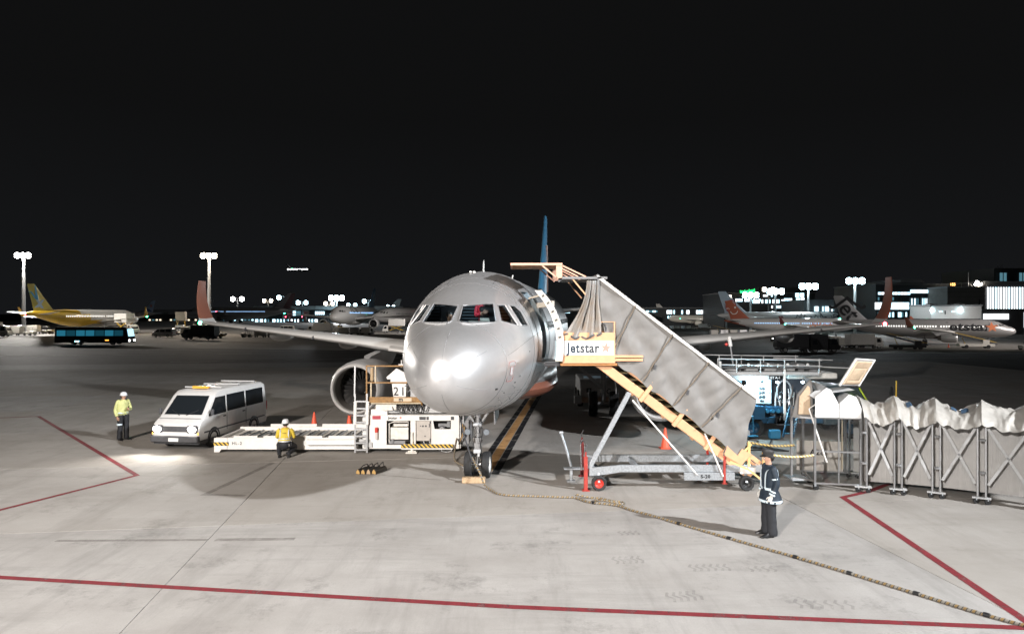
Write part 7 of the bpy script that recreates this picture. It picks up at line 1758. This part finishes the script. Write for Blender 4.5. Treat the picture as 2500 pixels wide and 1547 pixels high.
def van(label, x, y, rz, cat='van', group=None, lights=True, z=0, detail=True, paint=None):
    T = thing('service_van', label, cat, (x, y, z), rz, group); W = 1.74; P_ = paint or mat('van paint', (.58, .57, .56), .35, coat=.4, noise=.05)
    prof = [(0.02, .32), (.0, .62), (.10, .92), (.42, 1.10), (1.10, 1.78), (1.35, 1.93), (2.2, 1.98), (4.5, 1.96), (4.78, 1.86), (4.84, 1.2), (4.86, .45), (4.8, .30)]
    car_shell(prof, W, .085, .95).build('body', P_, T, bev=.05, smooth=40)
    MB().bb(-W / 2 + .03, W / 2 - .03, .1, 4.75, .22, .34).build('sill', DGREY, T)
    f = MB(); f.add([(-.70, .50, 1.16), (.70, .50, 1.16), (.62, 1.10, 1.75), (-.62, 1.10, 1.75)], [(0, 1, 2, 3)]); f.v = [(x_, y_ - .02, z_ + .025) for x_, y_, z_ in f.v]; f.build('windscreen', GL, T, smooth=0)
    side_pane(T, .62, 1.75, 1.12, 1.72, W, .085, .95, slant=.5); side_pane(T, 1.85, 3.1, 1.14, 1.74, W, .085, .95); side_pane(T, 3.2, 4.5, 1.14, 1.74, W, .085, .95)
    b = MB(); b.bb(-W / 2, W / 2, -.07, .12, .30, .52); b.build('bumper', DGREY, T, bev=.03); b = MB(); b.bb(-.45, .45, -.012, .03, .66, .84); b.build('grille', DGREY, T, bev=.01)
    for sd in (1, -1):
        MB().bb(sd * .64 - .19, sd * .64 + .19, -.02, .06, .62, .88).build('headlight_bezel', DGREY, T, bev=.03)
        MB().ball((sd * .64, -.02, .75), .13, (1.2, .4, .8), 10, 6).build('headlight', HEAD if lights else mat('unlit lens', (.30, .33, .36)), T)
        MB().bb(sd * .80 - .05, sd * .80 + .05, .02, .1, .56, .64).build('indicator', mat('amber lens', (.9, .35, .05), emit=3.), T)
        MB().bb(sd * .78 - .06, sd * .78 + .06, 4.82, 4.88, .8, 1.15).build('tail_light', mat('red lens', (.5, .02, .02), .3), T)
        MB().bb(sd * .98 - .05, sd * .98 + .05, .62, .72, 1.15, 1.36).build('wing_mirror', DGREY, T, bev=.02)
        MB().bar((sd * (W / 2 + .008), 1.8, .5), (sd * (W / 2 + .004), 1.8, 1.1), .012).build('door_gap', DGREY, T); MB().bar((sd * (W / 2 + .008), 3.15, .5), (sd * (W / 2 + .004), 3.15, 1.1), .012).build('door_gap', DGREY, T)
        for s in (.95, 3.75):
            wheel(T, 'wheel', (sd * .785, s, .31), (1, 0, 0), .31, .2, RUBBER, LGREY)
            a = MB(); a.loft([[V((sd * x_, s + r_ * math.cos(q), .31 + r_ * math.sin(q))) for q in [PI * k / 12 for k in range(13)]] for x_, r_ in ((.872, .40), (.878, .385), (.878, .32))], False, False, close=False); a.build('wheel_arch', BLACK, T)
        MB().bar((sd * .876, .35, .60), (sd * .876, 4.6, .60), .012, .05).build('side_trim', DGREY, T)
        for s in (1.68, 3.02): MB().bb(sd * .872 - .015, sd * .872 + .015, s - .1, s + .04, .98, 1.02).build('door_handle', DGREY, T)
        MB().tube([(sd * .12, .46, 1.155), (sd * .5, .62, 1.32)], .012, 5).build('wiper', BLACK, T)
    MB().bb(-.18, .18, -.085, -.07, .34, .46).build('number_plate', WHITE, T)
    MB().bar((-.78, .30, 1.075), (.78, .30, 1.075), .012).build('bonnet_gap', DGREY, T)
    for yy in (1.7, 2.9, 4.1): MB().bb(-.7, .7, yy - .03, yy + .03, 1.99, 2.03).build('roof_bar', LGREY, T)
    if detail: MB().bb(-.3, .3, 1.5, 1.62, 1.98, 2.06).build('beacon_bar', mat('amber beacon', (.8, .4, .06), .3), T)
    return T
V0 = van('white minivan with its headlights on coming forward past the end of the loader', -11.5, 24.0, math.radians(-8))
for sd in (.62, -.62):
    ld = bpy.data.lights.new('headlight_beam', 'SPOT'); ld.energy = 420; ld.spot_size = math.radians(120); ld.spot_blend = 1.; ld.color = (1, .96, .9); ld.shadow_soft_size = .08
    o = bpy.data.objects.new('headlight_beam', ld); COL.objects.link(o); o.parent = V0; o.location = (sd, -.14, .76); o.rotation_euler = (math.radians(-84), 0, 0)

def bus(label, x, y, rz, z):
    T = thing('apron_bus', label, 'bus', (x, y, z), rz); W = 2.6
    prof = [(0, .35), (-.02, 1.1), (.10, 1.5), (.32, 2.75), (.6, 3.02), (11.8, 3.05), (12.0, 2.8), (12.05, .4)]
    car_shell(prof, W, .03, 1.3).build('body', mat('dark navy bus paint', (.012, .018, .026), .3, coat=.6), T, smooth=30)
    WB = mat('blue lit bus glass', (.03, .26, .40), emit=.55); WD = mat('dim bus glass', (.01, .04, .06), .1, coat=1.)
    for i in range(7):
        side_pane(T, .9 + i * 1.55, 2.3 + i * 1.55, 1.55, 2.5, W, .03, 1.3, WB if i in (1, 3, 4, 6) else mat('teal bus glass', (.012, .10, .15), emit=.5))
    MB().add([(-1.15, .06, 1.45), (1.15, .06, 1.45), (1.1, .30, 2.7), (-1.1, .30, 2.7)], [(0, 1, 2, 3)]).build('windscreen', mat('bright windscreen', (.45, .8, 1.), emit=1.6), T)
    for sd in (1, -1):
        MB().ball((sd * 1.0, -.02, .75), .2, (1.2, .5, .7), 10, 6).build('headlight', HEAD, T); MB().bb(sd * 1.302 - .01, sd * 1.302 + .01, 3.2, 3.8, .72, .9).build('side_light', mat('amber lens', (.9, .35, .05)), T); MB().bb(sd * 1.302 - .01, sd * 1.302 + .01, 8.0, 8.7, .55, .72).build('side_light', mat('cool side light', (.4, .85, 1.), emit=6.), T)
        for s in (2.6, 8.9): wheel(T, 'wheel', (sd * 1.14, s, .48), (1, 0, 0), .48, .3, RUBBER, LGREY)
    return T
bus('dark navy airport bus with blue lit windows crossing the far left', -65.32, 121, math.radians(95), gz(-70, 121) - .05)

def box_truck(label, x, y, rz, box=WHITE, cab=WHITE, group='service trucks across the field', lift=0., lamps=False):
    z = gz(x, y) - .05; T = thing('service_truck', label, 'truck', (x, y, z), rz, group)
    car_shell([(0, .45), (0, 1.1), (.12, 1.3), (.45, 2.2), (.7, 2.35), (1.75, 2.35), (1.75, .45)], 2.1, .05, 1.2).build('cab', cab, T)
    MB().add([(-.9, .13, 1.35), (.9, .13, 1.35), (.85, .44, 2.15), (-.85, .44, 2.15)], [(0, 1, 2, 3)]).build('windscreen', GL, T); side_pane(T, .5, 1.4, 1.35, 2.1, 2.1, .05, 1.2, slant=.2)
    MB().bb(-.45, .45, .3, 7.2, .5, .75).build('chassis', DGREY, T)
    MB().bb(-1.12, 1.12, 1.95, 7.2, .85 + lift, 3.1 + lift).build('cargo_box', box, T, bev=.04)
    if lift: 
        for a, b in (((2.4, .8), (6.6, .85 + lift)), ((6.6, .8), (2.4, .85 + lift))):
            for sd in (-.9, .9): MB().bar((sd, a[0], a[1]), (sd, b[0], b[1]), .14).build('scissor_arm', YELLOW, T)
    for sd in (1, -1):
        for s in (.95, 5.8): wheel(T, 'wheel', (sd * .92, s, .45), (1, 0, 0), .45, .26, RUBBER, LGREY)
        MB().ball((sd * .75, .0, .85), .13, (1.1, .5, .8), 8, 5).build('headlight', HEAD if lamps else mat('unlit lens', (.30, .33, .36)), T)
    return T
def tug_train(label, x, y, rz, n=3, group='baggage trains across the field', lamps=False):
    z = gz(x, y) - .05; T = thing('baggage_train', label, 'baggage train', (x, y, z), rz, group)
    b = MB(); b.loft([[V((x_, s, z_)) for s, z_ in ((0, .35), (0, .95), (1.1, 1.0), (1.3, .8), (2.4, .85), (2.5, .35))] for x_ in (-.7, .7)]); b.build('tractor_body', WHITE2, T, bev=.04)
    c = MB(); c.bb(-.65, .65, 1.15, 2.1, 1.75, 1.85); c.build('tractor_roof', LGREY, T)
    for sx in (-.6, .6):
        for s in (1.2, 2.05): MB().bar((sx, s, .85), (sx, s, 1.76), .06).build('roof_post', DGREY, T)
    for i in range(n):
        s0 = 3.1 + i * 3.2; MB().bb(-.85, .85, s0, s0 + 2.7, .42, .54).build('dolly_bed', GREY, T); MB().bar((0, s0 - .6, .45), (0, s0, .45), .08).build('draw_bar', DGREY, T)
        u = MB(); u.prism([(-.8, .56), (.8, .56), (.8, 2.0), (.35, 2.1), (-.8, 2.1)], (0, s0 + .15, 0), (1, 0, 0), (0, 0, 1), (0, 1, 0), 2.4); u.build('container', ALU if i % 2 else WHITE2, T, bev=.03)
        for sx in (-.7, .7):
            for s in (s0 + .4, s0 + 2.3): w = MB(); w.lathe([(.02, -.07), (.2, -.07), (.22, 0), (.2, .07), (.02, .07)], (sx, s, .22), (1, 0, 0), 10); w.build('wheel', RUBBER, T)
    for sx in (-.6, .6):
        for s in (.5, 2.0): w = MB(); w.lathe([(.02, -.1), (.32, -.1), (.35, 0), (.32, .1), (.02, .1)], (sx, s, .35), (1, 0, 0), 12); w.build('wheel', RUBBER, T)
        MB().ball((sx * .8, -.02, .7), .12, nu=8, nv=5).build('headlight', HEAD if lamps else LGREY, T)
    return T
def loader_truck(label, x, y, rz, m=WHITE2, group='belt loaders across the field'):
    z = gz(x, y) - .05; T = thing('belt_loader', label, 'belt loader', (x, y, z), rz, group)
    MB().bb(-1, 1, 0, 6.5, .45, .95).build('chassis', m, T, bev=.04); MB().bar((0, -.6, .9), (0, 7.4, 2.9), 1.1, .22).build('belt', DGREY, T)
    MB().bb(-1, -.55, 1.0, 2.2, .95, 1.8).build('cab', m, T, bev=.03); MB().bar((.5, 5.0, .9), (.5, 5.6, 2.3), .1).build('lift_arm', YELLOW, T)
    for sd in (1, -1):
        MB().bar((sd * .56, -.4, 1.3), (sd * .56, 7.2, 3.3), .06).build('belt_rail', YELLOW, T)
        for s in (1.2, 5.2): w = MB(); w.lathe([(.02, -.12), (.38, -.12), (.4, 0), (.38, .12), (.02, .12)], (sd * .9, s, .4), (1, 0, 0), 12); w.build('wheel', RUBBER, T)
    return T
D2R = math.radians
box_truck('white catering truck lit beside the golden tail, far left', -106.89, 150, D2R(100)); tug_train('baggage train by the golden jet tail', -107.08, 158, D2R(80), 4); box_truck('white truck at the left edge of the photo', -123.42, 170, D2R(80), lift=1.2)
tug_train('baggage train under the golden jet', -110.76, 170, D2R(95), 4); box_truck('white high lift truck raised beside the golden jet nose', -94.19, 176, D2R(60), lift=2.0)
van('white van parked left of the dark truck', -81.35, 160, D2R(-95), group='vans across the field', lights=False, z=gz(-80, 160) - .05, detail=False); tug_train('row of white containers right of the parked white van', -83.85, 172, D2R(-90), 3)
box_truck('beige catering box raised high left of the left winglet', -84.08, 178, D2R(20), box=mat('beige box', (.45, .40, .33), .6), lift=2.6); box_truck('dark flatbed truck under the left winglet', -69.81, 150, D2R(-95), box=BLACK, cab=DGREY); loader_truck('brown belt loader right of the left winglet', -65.62, 160, D2R(80), mat('brown paint', (.2, .13, .08), .6)); tug_train('baggage train beyond the left wing', -64.50, 168, D2R(-90), 4)
van('yellow and white van below the striped tail jet', -71.54, 215, D2R(-80), group='vans across the field', lights=True, z=gz(-70, 215) - .05, detail=False, paint=WHITE2); box_truck('white truck left of the wide body engine', -59.39, 205, D2R(-95)); tug_train('container train below the wide body jet', -52.36, 200, D2R(-90), 3); van('white van below the wide body jet', -45.08, 205, D2R(-90), group='vans across the field', lights=False, z=gz(-45, 205) - .05, detail=False)
loader_truck('belt loader under the wide body jet', -52.95, 222, D2R(70)); box_truck('catering truck by the red tail', -43.06, 235, D2R(-90), lift=1.4); tug_train('container train left of the main nose', -43.15, 215, D2R(90), 4)
tug_train('equipment row under the cream airliner', 104.71, 400, D2R(90), 5); box_truck('white truck under the cream airliner', 118.50, 420, D2R(80)); loader_truck('belt loader by the orange tail', 81.68, 260, D2R(80)); tug_train('white equipment train left of the orange tail', 84.49, 235, D2R(92), 5); 
V2 = van('car with dazzling headlights below the orange tail', 69.20, 185, D2R(-15), cat='car', group='vans across the field', z=gz(70, 185) - .05, detail=False, paint=DGREY)
box_truck('dark container truck under the right wing', 51.48, 118, D2R(85), box=DGREY, cab=BLACK); box_truck('second dark container truck under the right wing', 56.42, 122, D2R(85), box=DGREY, cab=BLACK)
tug_train('white tractor and dollies beside the right winglet', 75.04, 150, D2R(88), 2); box_truck('white service truck left of the silver airliner', 76.44, 146, D2R(95)); loader_truck('dark belt loader under the silver airliner hold', 81.85, 140, D2R(92), BLACK); tug_train('white equipment train behind the right winglet', 77.72, 160, D2R(90), 3)
loader_truck('ladder stand by the silver airliner nose', 99.80, 146, D2R(75), WHITE2); tug_train('dark tractor at the right edge of the photo', 98.26, 136, D2R(-85), 1)
